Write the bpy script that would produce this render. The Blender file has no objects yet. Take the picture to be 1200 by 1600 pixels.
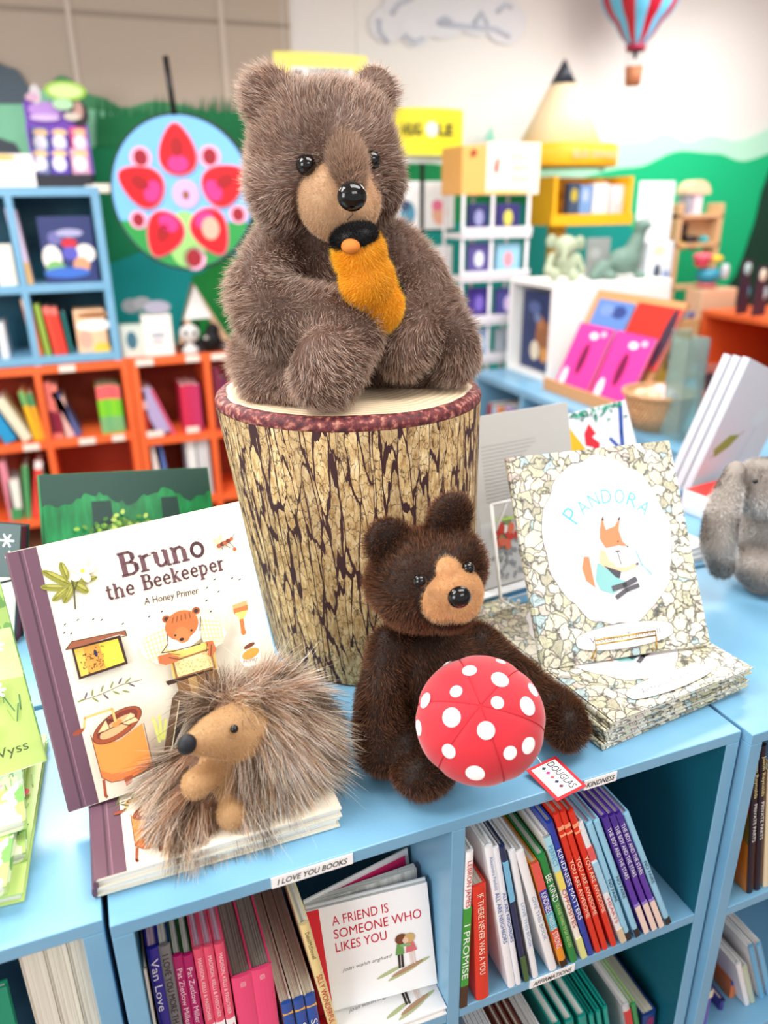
import bpy, math, random
import numpy as np
from mathutils import Matrix, Vector

# ------------------------------------------------------------------ camera, world, light, exposure
CAM = np.array([0.0, 0.0, 1.57])
FPX = 1200.0
YAW, PITCH, ROLL = [math.radians(a) for a in (21.04, 21.87, -0.74)]
_cy, _sy = math.cos(YAW), math.sin(YAW)
FWD = np.array([_sy*math.cos(PITCH), _cy*math.cos(PITCH), -math.sin(PITCH)])
_r = np.array([_cy, -_sy, 0.0]); _u = np.cross(_r, FWD)
RT = math.cos(ROLL)*_r + math.sin(ROLL)*_u
UP = -math.sin(ROLL)*_r + math.cos(ROLL)*_u

scene = bpy.context.scene
COL = scene.collection
cam_data = bpy.data.cameras.new('camera')
cam_data.sensor_fit = 'HORIZONTAL'
cam_data.sensor_width = 36.0
cam_data.lens = 36.0*FPX/1200.0
cam_data.clip_start = 0.02
cam_data.dof.use_dof = True
cam_data.dof.focus_distance = 0.90
cam_data.dof.aperture_fstop = 3.6
cam = bpy.data.objects.new('camera', cam_data)
COL.objects.link(cam)
cam.matrix_world = Matrix(((RT[0], UP[0], -FWD[0], CAM[0]), (RT[1], UP[1], -FWD[1], CAM[1]),
                           (RT[2], UP[2], -FWD[2], CAM[2]), (0, 0, 0, 1)))
scene.camera = cam

world = bpy.data.worlds.new('world'); scene.world = world; world.use_nodes = True
world.node_tree.nodes['Background'].inputs[0].default_value = (0.98, 0.98, 1.0, 1)
world.node_tree.nodes['Background'].inputs[1].default_value = 0.62

def area(name, loc, target, sx, sy, power, col=(1, 0.98, 0.95)):
    l = bpy.data.lights.new(name, 'AREA'); l.shape = 'RECTANGLE'; l.size = sx; l.size_y = sy
    l.energy = power; l.color = col
    o = bpy.data.objects.new(name, l); COL.objects.link(o); o.location = loc
    o.rotation_euler = (Vector(target)-Vector(loc)).to_track_quat('-Z', 'Y').to_euler()
    return o
area('ceiling_and_fill_light', (0.9, 0.5, 2.62), (0.9, 0.5, 0), 1.2, 0.6, 24)
area('ceiling_and_fill_light', (-0.9, 0.9, 2.62), (-0.9, 0.9, 0), 1.2, 0.6, 34)
area('ceiling_and_fill_light', (-0.3, 2.5, 2.62), (-0.1, 1.8, 0), 1.3, 0.7, 62)
area('ceiling_and_fill_light', (2.2, 2.4, 2.62), (2.2, 2.4, 0), 1.2, 0.6, 38)
area('ceiling_and_fill_light', (3.4, 3.3, 2.62), (3.4, 3.9, 0), 1.2, 0.6, 24)
area('ceiling_and_fill_light', (0.9, -1.3, 2.5), (0.4, 0.6, 0.8), 1.2, 0.6, 15)  # unseen fill light added behind the camera to brighten the shelved books
area('shop_window_light', (-2.6, -0.6, 2.0), (0.3, 0.9, 1.1), 1.4, 1.4, 56, (0.95, 0.98, 1.0))

vs = scene.view_settings
vs.view_transform = 'Standard'; vs.look = 'None'; vs.gamma = 1.0; vs.use_curve_mapping = False
vs.exposure = 0.16
scene.cycles.use_denoising = True
scene.cycles.max_bounces = 8

def ray(px, py):
    d = FWD*FPX + RT*(px-600.0) - UP*(py-800.0)
    return d/np.linalg.norm(d)
def at(px, py, x=None, y=None, z=None):
    """world point where the line of sight through a photo position meets one plane of the room"""
    d = ray(px, py)
    i, v = (0, x) if x is not None else ((1, y) if y is not None else (2, z))
    return CAM + d*(v-CAM[i])/d[i]

# ------------------------------------------------------------------ materials
def lin(c):
    c = c/255.0
    return c/12.92 if c <= 0.04045 else ((c+0.055)/1.055)**2.4
def L3(rgb): return tuple(lin(v) for v in rgb)
_mats = {}
def paint(rgb, rough=0.5, metal=0.0, name=None, emit=0, alpha=None, coat=0):
    key = (tuple(rgb), rough, metal, emit, alpha, coat)
    if key in _mats: return _mats[key]
    m = bpy.data.materials.new(name or 'paint_%d_%d_%d' % tuple(rgb)); m.use_nodes = True
    b = m.node_tree.nodes['Principled BSDF']
    b.inputs['Base Color'].default_value = (*L3(rgb), 1)
    b.inputs['Roughness'].default_value = rough
    b.inputs['Metallic'].default_value = metal
    if coat: b.inputs['Coat Weight'].default_value = coat
    if emit:
        b.inputs['Emission Color'].default_value = (*L3(rgb), 1); b.inputs['Emission Strength'].default_value = emit
    if alpha is not None:
        b.inputs['Transmission Weight'].default_value = 1.0; b.inputs['IOR'].default_value = 1.1
    _mats[key] = m
    return m

class NT:
    def __init__(s, name):
        s.m = bpy.data.materials.new(name); s.m.use_nodes = True
        s.t = s.m.node_tree; s.b = s.t.nodes['Principled BSDF']
    def n(s, typ, **kw):
        nd = s.t.nodes.new('ShaderNode'+typ)
        for k, v in kw.items():
            if k in nd.inputs: nd.inputs[k].default_value = v
            else: setattr(nd, k, v)
        return nd
    def l(s, a, b): s.t.links.new(a, b)
    def ramp(s, fac, stops, interp='LINEAR'):
        r = s.n('ValToRGB'); cr = r.color_ramp; cr.interpolation = interp
        while len(cr.elements) < len(stops): cr.elements.new(0.5)
        for e, (p, c) in zip(cr.elements, stops):
            e.position = p; e.color = (*L3(c), 1)
        s.l(fac, r.inputs[0]); return r.outputs[0]
    def mix(s, fac, a, b, mode='MIX'):
        x = s.n('Mix', data_type='RGBA', blend_type=mode)
        if isinstance(fac, (int, float)): x.inputs[0].default_value = fac
        else: s.l(fac, x.inputs[0])
        for v, i in ((a, 6), (b, 7)):
            if isinstance(v, tuple): x.inputs[i].default_value = (*L3(v), 1)
            else: s.l(v, x.inputs[i])
        return x.outputs[2]
    def coords(s, kind='Object', scale=(1, 1, 1), rot=(0, 0, 0)):
        tc = s.n('TexCoord'); mp = s.n('Mapping'); mp.inputs['Scale'].default_value = scale
        mp.inputs['Rotation'].default_value = rot
        s.l(tc.outputs[kind], mp.inputs['Vector']); return mp.outputs[0]
    def warp(s, vec, scale, amt, detail=2):
        nz = s.n('TexNoise', Scale=scale, Detail=detail); s.l(vec, nz.inputs['Vector'])
        sub = s.n('VectorMath', operation='SUBTRACT'); s.l(nz.outputs['Color'], sub.inputs[0]); sub.inputs[1].default_value = (.5, .5, .5)
        sc = s.n('VectorMath', operation='SCALE'); s.l(sub.outputs[0], sc.inputs[0]); sc.inputs['Scale'].default_value = amt
        ad = s.n('VectorMath', operation='ADD'); s.l(vec, ad.inputs[0]); s.l(sc.outputs[0], ad.inputs[1])
        return ad.outputs[0]
    def bump(s, h, strength, dist):
        b = s.n('Bump', Strength=strength, Distance=dist); s.l(h, b.inputs['Height']); s.l(b.outputs[0], s.b.inputs['Normal'])

def m_blue(name, a, b, rough=0.33):
    t = NT(name); v = t.coords(scale=(1, 1, 1))
    nz = t.n('TexNoise', Scale=9.0, Detail=6.0); t.l(v, nz.inputs['Vector'])
    t.l(t.ramp(nz.outputs[0], [(0.3, a), (0.7, b)]), t.b.inputs['Base Color'])
    r = t.n('MapRange'); r.inputs['To Min'].default_value = rough-.06; r.inputs['To Max'].default_value = rough+.1
    t.l(nz.outputs[0], r.inputs[0]); t.l(r.outputs[0], t.b.inputs['Roughness'])
    n2 = t.n('TexNoise', Scale=240.0, Detail=2.0); t.l(v, n2.inputs['Vector']); t.bump(n2.outputs[0], 0.12, 0.001)
    return t.m
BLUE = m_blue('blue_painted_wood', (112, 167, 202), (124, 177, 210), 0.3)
BLUE_SHADE = m_blue('blue_board_painted_shade', (0, 84, 104), (6, 92, 112), 0.45)  # the blue paint darkened, putting the shade inside the cases into the colour
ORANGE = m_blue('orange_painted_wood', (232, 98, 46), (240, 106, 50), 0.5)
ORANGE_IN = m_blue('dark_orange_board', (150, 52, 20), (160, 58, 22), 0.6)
WHITE = paint((240, 240, 238), 0.6, name='white_paint')
BLACK = paint((12, 12, 14), 0.4, name='black')
TAGW = paint((250, 250, 250), 0.5, name='label_card')

def m_pages(name, a, b, axis):
    t = NT(name)
    v = t.coords(scale=(900, 8, 8) if axis == 'x' else (8, 900, 8))
    nz = t.n('TexNoise', Scale=1.0, Detail=2.0); t.l(v, nz.inputs['Vector'])
    t.l(t.ramp(nz.outputs[0], [(0.35, a), (0.6, b)]), t.b.inputs['Base Color'])
    t.b.inputs['Roughness'].default_value = 0.8
    return t.m
PAGES = m_pages('white_paper_edges', (205, 203, 196), (246, 245, 240), 'y')
PAGES_CREAM = m_pages('cream_paper_edges', (196, 190, 172), (232, 228, 212), 'y')
PAGES_GREY = m_pages('grey_paper_edges', (104, 98, 92), (150, 144, 136), 'y')
PAGES_PINK = m_pages('pink_paper_edges', (190, 150, 180), (232, 205, 225), 'y')

def m_scribble(name, scale=(64, 64, 64)):
    """densely drawn cover: pebble-like cells in cream, sage, pale blue and mauve with ink outlines"""
    t = NT(name); v = t.coords(scale=scale)
    w = t.warp(v, 0.8, 1.7, 2)
    vo = t.n('TexVoronoi', feature='F1', Scale=1.0); t.l(w, vo.inputs['Vector'])
    ve = t.n('TexVoronoi', feature='DISTANCE_TO_EDGE', Scale=1.0); t.l(w, ve.inputs['Vector'])
    w2 = t.warp(v, 1.3, 2.0, 2)
    v2 = t.n('TexVoronoi', feature='DISTANCE_TO_EDGE', Scale=2.6); t.l(w2, v2.inputs['Vector'])
    sp = t.n('SeparateColor'); t.l(vo.outputs['Color'], sp.inputs[0])
    c = t.ramp(sp.outputs[0], [(0.0, (236, 232, 212)), (0.2, (220, 218, 186)), (0.36, (248, 246, 232)), (0.5, (190, 216, 220)),
                               (0.58, (240, 232, 206)), (0.74, (196, 192, 168)), (0.84, (224, 206, 196)), (0.92, (244, 242, 230))], 'CONSTANT')
    n2 = t.n('TexNoise', Scale=3.5, Detail=3.0); t.l(w, n2.inputs['Vector'])
    c = t.mix(0.55, c, t.ramp(n2.outputs[0], [(0.3, (186, 184, 172)), (0.55, (255, 255, 252))]), 'MULTIPLY')
    c = t.mix(t.ramp(ve.outputs[0], [(0.0, (255, 255, 255)), (0.10, (0, 0, 0))]), c, (64, 62, 58))
    c = t.mix(t.ramp(v2.outputs[0], [(0.0, (170, 170, 170)), (0.05, (0, 0, 0))]), c, (110, 110, 104))
    mu = t.n('Math', operation='MULTIPLY'); t.l(vo.outputs['Distance'], mu.inputs[0]); mu.inputs[1].default_value = 26
    sn = t.n('Math', operation='SINE'); t.l(mu.outputs[0], sn.inputs[0])
    gt_ = t.n('Math', operation='GREATER_THAN'); t.l(sp.outputs[1], gt_.inputs[0]); gt_.inputs[1].default_value = .55
    ring = t.n('Math', operation='MULTIPLY'); t.l(t.ramp(sn.outputs[0], [(.82, (0, 0, 0)), (.95, (190, 190, 190))]), ring.inputs[0]); t.l(gt_.outputs[0], ring.inputs[1])
    c = t.mix(ring.outputs[0], c, (96, 94, 86))
    t.l(c, t.b.inputs['Base Color']); t.b.inputs['Roughness'].default_value = 0.35
    return t.m
SCRIB = m_scribble('ink_and_wash_pebble_print')

def m_floral(name, base, a, b, c3, sc=40):
    t = NT(name); v = t.coords(scale=(sc, sc, sc)); w = t.warp(v, 1.0, 1.6, 3)
    vo = t.n('TexVoronoi', feature='F1', Scale=1.0); t.l(w, vo.inputs['Vector'])
    sp = t.n('SeparateColor'); t.l(vo.outputs['Color'], sp.inputs[0])
    c = t.ramp(sp.outputs[0], [(0, base), (0.4, a), (0.6, base), (0.75, b), (0.93, c3)], 'CONSTANT')
    t.l(c, t.b.inputs['Base Color']); t.b.inputs['Roughness'].default_value = 0.35
    return t.m
MEADOW = m_floral('meadow_print', (228, 240, 205), (176, 208, 120), (120, 176, 96), (222, 120, 110), 34)

def m_bark():
    t = NT('printed_bark_cloth'); v = t.coords('UV', scale=(74, 10, 1))
    w = t.warp(v, 0.55, 1.7, 4)
    ve = t.n('TexVoronoi', feature='DISTANCE_TO_EDGE', Scale=1.0, Randomness=0.9); t.l(w, ve.inputs['Vector'])
    vc = t.n('TexVoronoi', feature='F1', Scale=1.0, Randomness=0.9); t.l(w, vc.inputs['Vector'])
    v2 = t.coords('UV', scale=(110, 46, 1)); w2 = t.warp(v2, 0.8, 1.8, 4)
    vf = t.n('TexVoronoi', feature='DISTANCE_TO_EDGE', Scale=1.0); t.l(w2, vf.inputs['Vector'])
    nz = t.n('TexNoise', Scale=1.1, Detail=8.0, Roughness=0.7); t.l(v2, nz.inputs['Vector'])
    c = t.ramp(nz.outputs[0], [(0.28, (128, 92, 54)), (0.40, (184, 148, 98)), (0.52, (220, 192, 142)), (0.68, (244, 226, 188))])
    sp = t.n('SeparateColor'); t.l(vc.outputs['Color'], sp.inputs[0])
    c = t.mix(0.45, c, t.ramp(sp.outputs[1], [(0, (150, 126, 92)), (0.5, (230, 215, 180)), (1, (255, 250, 235))]), 'MULTIPLY')
    c = t.mix(t.ramp(vf.outputs[0], [(0.0, (255, 255, 255)), (0.05, (0, 0, 0))]), c, (66, 44, 30))
    # maroon fissures between the plates
    wide = t.n('TexNoise', Scale=0.5, Detail=3.0); t.l(v, wide.inputs['Vector'])
    th = t.n('MapRange'); th.inputs['From Min'].default_value = .3; th.inputs['From Max'].default_value = .7
    th.inputs['To Min'].default_value = 0.01; th.inputs['To Max'].default_value = 0.10; t.l(wide.outputs[0], th.inputs[0])
    lt = t.n('Math', operation='LESS_THAN'); t.l(ve.outputs[0], lt.inputs[0]); t.l(th.outputs[0], lt.inputs[1])
    c = t.mix(lt.outputs[0], c, (56, 22, 26))
    t.l(c, t.b.inputs['Base Color']); t.b.inputs['Roughness'].default_value = 0.75
    t.bump(ve.outputs[0], 0.15, 0.002)
    return t.m
BARK = m_bark()
def m_ringwood():
    t = NT('printed_cut_wood_cloth'); v = t.coords('Object', scale=(1, 1, 1)); w = t.warp(v, 9.0, 0.03, 3)
    sx = t.n('SeparateXYZ'); t.l(w, sx.inputs[0])
    cmb = t.n('CombineXYZ'); t.l(sx.outputs[0], cmb.inputs[0]); t.l(sx.outputs[1], cmb.inputs[1])
    ln = t.n('VectorMath', operation='LENGTH'); t.l(cmb.outputs[0], ln.inputs[0])
    sn = t.n('Math', operation='MULTIPLY'); t.l(ln.outputs['Value'], sn.inputs[0]); sn.inputs[1].default_value = 620
    si = t.n('Math', operation='SINE'); t.l(sn.outputs[0], si.inputs[0])
    c = t.ramp(si.outputs[0], [(0.0, (222, 196, 158)), (0.6, (240, 224, 196))])
    rim = t.n('Math', operation='GREATER_THAN'); t.l(ln.outputs['Value'], rim.inputs[0]); rim.inputs[1].default_value = 0.168
    nz = t.n('TexNoise', Scale=120.0, Detail=6.0); t.l(v, nz.inputs['Vector'])
    red = t.ramp(nz.outputs[0], [(0.35, (58, 18, 26)), (0.52, (112, 42, 46)), (0.68, (186, 128, 108))])
    t.l(t.mix(rim.outputs[0], c, red), t.b.inputs['Base Color']); t.b.inputs['Roughness'].default_value = 0.7
    return t.m
RINGWOOD = m_ringwood()

def m_fur(name, trans=0.3, rough=0.55):
    t = NT(name)
    a = t.n('Attribute', attribute_name='Col')
    t.l(a.outputs['Color'], t.b.inputs['Base Color']); t.b.inputs['Roughness'].default_value = rough
    t.b.inputs['Specular IOR Level'].default_value = 0.35
    tr = t.n('BsdfTranslucent'); t.l(a.outputs['Color'], tr.inputs[0])
    mx = t.n('MixShader'); mx.inputs[0].default_value = trans
    out = t.t.nodes['Material Output']
    t.l(t.b.outputs[0], mx.inputs[1]); t.l(tr.outputs[0], mx.inputs[2]); t.l(mx.outputs[0], out.inputs[0])
    return t.m
FUR = m_fur('plush_fur')

# ------------------------------------------------------------------ mesh helpers
class MB:
    def __init__(s): s.v = []; s.f = []; s.mi = []; s.mats = []; s.sm = []
    def midx(s, m):
        if m not in s.mats: s.mats.append(m)
        return s.mats.index(m)
    def add(s, verts, faces, mat, smooth=False, T=None):
        o = len(s.v)
        if T is not None: verts = [tuple(T @ Vector(p)) for p in verts]
        s.v += [tuple(float(c) for c in p) for p in verts]
        k = s.midx(mat)
        for f in faces:
            s.f.append(tuple(i+o for i in f)); s.mi.append(k); s.sm.append(smooth)
        return s
    def box(s, lo, hi, mat, T=None):
        x0, y0, z0 = lo; x1, y1, z1 = hi
        v = [(x0, y0, z0), (x1, y0, z0), (x1, y1, z0), (x0, y1, z0), (x0, y0, z1), (x1, y0, z1), (x1, y1, z1), (x0, y1, z1)]
        return s.add(v, [(0, 3, 2, 1), (4, 5, 6, 7), (0, 1, 5, 4), (1, 2, 6, 5), (2, 3, 7, 6), (3, 0, 4, 7)], mat, False, T)
    def cyl(s, p0, p1, r0, r1, mat, n=20, T=None):
        p0, p1 = Vector(p0), Vector(p1); d = (p1-p0).normalized()
        a = d.orthogonal().normalized(); b = d.cross(a)
        v = []
        for p, r in ((p0, r0), (p1, r1)):
            for i in range(n):
                t = 2*math.pi*i/n; v.append(tuple(p+a*math.cos(t)*r+b*math.sin(t)*r))
        s.add(v, [(i, (i+1) % n, n+(i+1) % n, n+i) for i in range(n)], mat, True, T)
        s.add(v[:n], [tuple(range(n))[::-1]], mat, False, T); return s.add(v[n:], [tuple(range(n))], mat, False, T)
    def tube(s, pts, r, mat, n=8, T=None):
        pts = [Vector(p) for p in pts]; v = []
        a = None
        for i, p in enumerate(pts):
            d = (pts[min(i+1, len(pts)-1)]-pts[max(i-1, 0)]).normalized()
            a = d.orthogonal().normalized() if a is None else (a-d*a.dot(d)).normalized()
            b = d.cross(a)
            rr = r[i] if isinstance(r, (list, tuple)) else r
            v += [tuple(p+(a*math.cos(2*math.pi*k/n)+b*math.sin(2*math.pi*k/n))*rr) for k in range(n)]
        f = [(i*n+k, i*n+(k+1) % n, (i+1)*n+(k+1) % n, (i+1)*n+k) for i in range(len(pts)-1) for k in range(n)]
        f += [tuple(range(n))[::-1], tuple(range((len(pts)-1)*n, len(pts)*n))]
        return s.add(v, f, mat, True, T)
    def ell(s, c, r, mat, rot=None, nu=24, nv=14, T=None):
        R = rot if rot is not None else Matrix.Identity(3)
        if isinstance(r, (int, float)): r = (r, r, r)
        c = Vector(c); v = [tuple(c+R @ Vector((0, 0, r[2])))]
        for j in range(1, nv):
            th = math.pi*j/nv
            for i in range(nu):
                ph = 2*math.pi*i/nu
                v.append(tuple(c+R @ Vector((r[0]*math.sin(th)*math.cos(ph), r[1]*math.sin(th)*math.sin(ph), r[2]*math.cos(th)))))
        v.append(tuple(c+R @ Vector((0, 0, -r[2]))))
        f = [(0, 1+i, 1+(i+1) % nu) for i in range(nu)]
        for j in range(nv-2):
            a = 1+j*nu
            f += [(a+i, a+nu+i, a+nu+(i+1) % nu, a+(i+1) % nu) for i in range(nu)]
        a = 1+(nv-2)*nu; e = len(v)-1
        f += [(a+i, e, a+(i+1) % nu) for i in range(nu)]
        return s.add(v, f, mat, True, T)
    def prism(s, pts, d, mat, T=None, smooth=False):
        """outline pts (3D list) pushed along vector d"""
        n = len(pts); v = [tuple(p) for p in pts]+[tuple(np.array(p)+np.array(d)) for p in pts]
        return s.add(v, [tuple(range(n)), tuple(range(n, 2*n))[::-1]]+[(i, (i+1) % n, n+(i+1) % n, n+i) for i in range(n)], mat, smooth, T)
    def lathe(s, prof, c, mat, n=32, T=None):
        v = []
        for r, z in prof:
            v += [(c[0]+r*math.cos(2*math.pi*i/n), c[1]+r*math.sin(2*math.pi*i/n), c[2]+z) for i in range(n)]
        f = [(j*n+i, j*n+(i+1) % n, (j+1)*n+(i+1) % n, (j+1)*n+i) for j in range(len(prof)-1) for i in range(n)]
        return s.add(v, f, mat, True, T)
    def build(s, name, parent=None, bevel=0, seg=2, subtract=True):
        me = bpy.data.meshes.new(name)
        off = np.array(parent.location) if (parent is not None and subtract) else np.zeros(3)
        me.from_pydata([tuple(np.array(p)-off) for p in s.v], [], s.f)
        for m in s.mats: me.materials.append(m)
        me.polygons.foreach_set('material_index', s.mi); me.polygons.foreach_set('use_smooth', s.sm)
        me.update()
        o = bpy.data.objects.new(name, me); COL.objects.link(o)
        if parent is not None: o.parent = parent
        if bevel:
            b = o.modifiers.new('bevel', 'BEVEL'); b.width = bevel; b.segments = seg; b.limit_method = 'ANGLE'
        return o

def tag(o, label, cat, group=None, kind=None):
    o['label'] = label; o['category'] = cat
    if group: o['group'] = group
    if kind: o['kind'] = kind
    return o
def thing(name, label, cat, loc=(0, 0, 0), group=None, M4=None):
    o = bpy.data.objects.new(name, None); COL.objects.link(o); o.empty_display_size = 0.02
    if M4 is not None: o.matrix_world = M4
    else: o.location = tuple(float(v) for v in loc)
    return tag(o, label, cat, group)
def struct(o, label=None):
    o['kind'] = 'structure'
    if label: o['label'] = label
    return o
def solo(mb, name, label, cat, loc, group=None, bevel=0):
    """a thing that is a single mesh, origin at loc"""
    class P: location = tuple(float(v) for v in loc)
    me_o = None
    off = np.array(P.location)
    mb.v = [tuple(np.array(p)-off) for p in mb.v]
    o = mb.build(name, None, bevel); o.location = P.location
    return tag(o, label, cat, group)

# ---- text as flat meshes -------------------------------------------------------
_txt = {}
def text_geo(s, bold=0.0, shear=0.0):
    key = (s, bold, shear)
    if key not in _txt:
        cu = bpy.data.curves.new('t', 'FONT'); cu.body = s; cu.offset = bold; cu.shear = shear
        cu.resolution_u = 3
        ob = bpy.data.objects.new('t', cu); COL.objects.link(ob)
        dg = bpy.context.evaluated_depsgraph_get()
        me = bpy.data.meshes.new_from_object(ob.evaluated_get(dg))
        vs_ = [(v.co.x, v.co.y) for v in me.vertices]; fs = [tuple(p.vertices) for p in me.polygons]
        bpy.data.objects.remove(ob); bpy.data.meshes.remove(me); bpy.data.curves.remove(cu)
        a = np.array(vs_) if vs_ else np.zeros((1, 2))
        x0, x1 = a[:, 0].min(), a[:, 0].max()
        _txt[key] = (a-np.array([x0, 0]), fs, max(x1-x0, 1e-6))
    return _txt[key]
CAPH = 0.69
def put_text(mb, s, mat, o, xd, yd, width=None, cap=None, bold=0.0, shear=0.0, center=False):
    """text on a plane: baseline start o, direction xd, up yd, total width, capital height"""
    a, fs, w = text_geo(s, bold, shear)
    o, xd, yd = [np.array(q, float) for q in (o, xd, yd)]
    if cap is None: cap = width/w*CAPH
    if width is None: width = cap/CAPH*w
    sx, sy = width/w, cap/CAPH
    if center: o = o-xd*width/2
    mb.add([o+xd*p[0]*sx+yd*p[1]*sy for p in a], fs, mat)

# slab-serif letters drawn as strokes, for the beekeeper title
G = {
 'B': (.74, [([(.17, 0), (.17, 1)], .17), ([(.02, 1), (.42, 1), (.54, .92), (.55, .66), (.44, .54), (.17, .54)], .09), ([(.44, .54), (.62, .42), (.62, .12), (.46, .01), (.02, 0)], .09), ([(.55, .9), (.55, .66)], .14), ([(.62, .42), (.62, .14)], .15)]),
 'r': (.52, [([(.15, 0), (.15, .7)], .15), ([(.15, .5), (.25, .64), (.4, .67)], .1), ([(.42, .64), (.42, .6)], .14), ([(0, 0), (.32, 0)], .07), ([(.02, .7), (.15, .7)], .07)]),
 'u': (.7, [([(.15, .7), (.15, .2)], .15), ([(.15, .2), (.22, .05), (.34, .03), (.5, .18)], .09), ([(.52, .7), (.52, 0)], .15), ([(0, .7), (.15, .7)], .07), ([(.38, .7), (.52, .7)], .07), ([(.52, 0), (.67, 0)], .07)]),
 'n': (.72, [([(.15, 0), (.15, .7)], .15), ([(.15, .5), (.27, .65), (.4, .68), (.52, .55)], .09), ([(.52, .55), (.52, 0)], .15), ([(0, 0), (.3, 0)], .07), ([(.38, 0), (.68, 0)], .07), ([(.02, .7), (.15, .7)], .07)]),
 'o': (.66, [([(.32+.22*math.cos(t*math.pi/8), .35+.31*math.sin(t*math.pi/8)) for t in range(17)], .11), ([(.1, .2), (.1, .5)], .07), ([(.54, .2), (.54, .5)], .07)]),
 't': (.46, [([(.18, .95), (.18, .15), (.26, .03), (.4, .08)], .13), ([(.02, .68), (.38, .68)], .08)]),
 'h': (.72, [([(.15, 0), (.15, 1)], .15), ([(.15, .5), (.27, .65), (.4, .68), (.52, .55)], .09), ([(.52, .55), (.52, 0)], .15), ([(0, 0), (.3, 0)], .07), ([(.38, 0), (.68, 0)], .07), ([(.02, 1), (.15, 1)], .07)]),
 'e': (.62, [([(.12, .37), (.5, .37), (.48, .56), (.33, .68), (.17, .58), (.11, .35), (.18, .1), (.34, .02), (.52, .12)], .1), ([(.12, .5), (.12, .22)], .1)]),
 'k': (.64, [([(.15, 0), (.15, 1)], .15), ([(.17, .3), (.46, .68)], .07), ([(.26, .42), (.52, .02)], .14), ([(0, 0), (.3, 0)], .07), ([(.02, 1), (.15, 1)], .07), ([(.36, .69), (.58, .69)], .07), ([(.4, 0), (.64, 0)], .07)]),
 'p': (.7, [([(.15, -.3), (.15, .7)], .15), ([(.15, .6), (.32, .69), (.5, .58), (.54, .33), (.44, .06), (.28, .0), (.15, .1)], .1), ([(.54, .5), (.54, .2)], .08), ([(0, -.3), (.3, -.3)], .07), ([(.02, .7), (.15, .7)], .07)]),
 ' ': (.36, [])}

class Art:
    """flat printing on the front face of a board; u to the right, v up, metres"""
    def __init__(s, mb, y0=-0.0002, scale=1.0, off=(0, 0), clip=None):
        s.mb = mb; s.y = y0; s.k = scale; s.off = off; s.clip = clip
    def P(s, p):
        u, v = p[0]*s.k+s.off[0], p[1]*s.k+s.off[1]
        return (u, s.y, v)
    def up(s): s.y -= 0.00006
    def poly(s, pts, rgb, rough=0.45):
        s.up(); s.mb.add([s.P(p) for p in pts], [tuple(range(len(pts)))], paint(rgb, rough))
    def ell(s, c, ru, rv, rgb, ang=0, n=26, a0=0, a1=360):
        ca, sa = math.cos(math.radians(ang)), math.sin(math.radians(ang))
        pts = []
        for i in range(n+(1 if a1-a0 < 360 else 0)):
            t = math.radians(a0+(a1-a0)*i/n); x, y = ru*math.cos(t), rv*math.sin(t)
            pts.append((c[0]+x*ca-y*sa, c[1]+x*sa+y*ca))
        s.poly(pts, rgb)
    def line(s, pts, w, rgb, joint=True):
        s.up(); m = paint(rgb, 0.45)
        for (a, b) in zip(pts[:-1], pts[1:]):
            dx, dy = b[0]-a[0], b[1]-a[1]; L = math.hypot(dx, dy) or 1e-9
            nx, ny = -dy/L*w/2, dx/L*w/2
            s.mb.add([s.P(q) for q in ((a[0]+nx, a[1]+ny), (b[0]+nx, b[1]+ny), (b[0]-nx, b[1]-ny), (a[0]-nx, a[1]-ny))], [(0, 1, 2, 3)], m)
        if joint and len(pts) > 2:
            for a in pts[1:-1]:
                s.mb.add([s.P((a[0]+w/2*math.cos(k*math.pi/4), a[1]+w/2*math.sin(k*math.pi/4))) for k in range(8)], [tuple(range(8))], m)
    def text(s, t, a, b, cap, rgb, bold=0.0, shear=0.0):
        """baseline from a to b"""
        s.up(); d = np.array(b, float)-np.array(a, float); L = np.linalg.norm(d); d /= L
        o = s.P(a); put_text(s.mb, t, paint(rgb, 0.45), o, (d[0], 0, d[1]), (-d[1], 0, d[0]), L*s.k, cap*s.k, bold, shear)
    def serif(s, t, a, b, cap, rgb):
        d = np.array(b, float)-np.array(a, float); L = np.linalg.norm(d); d /= L; n = np.array([-d[1], d[0]])
        tot = sum(G[c][0] for c in t); kx = L/tot; x = 0
        s.up()
        for c in t:
            adv, st = G[c]
            for pts, w in st:
                q = [np.array(a)+d*(x+p[0])*kx+n*p[1]*cap for p in pts]
                y = s.y; s.line([tuple(p) for p in q], w*1.25*(kx+cap)/2, rgb); s.y = y
            x += adv

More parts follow.
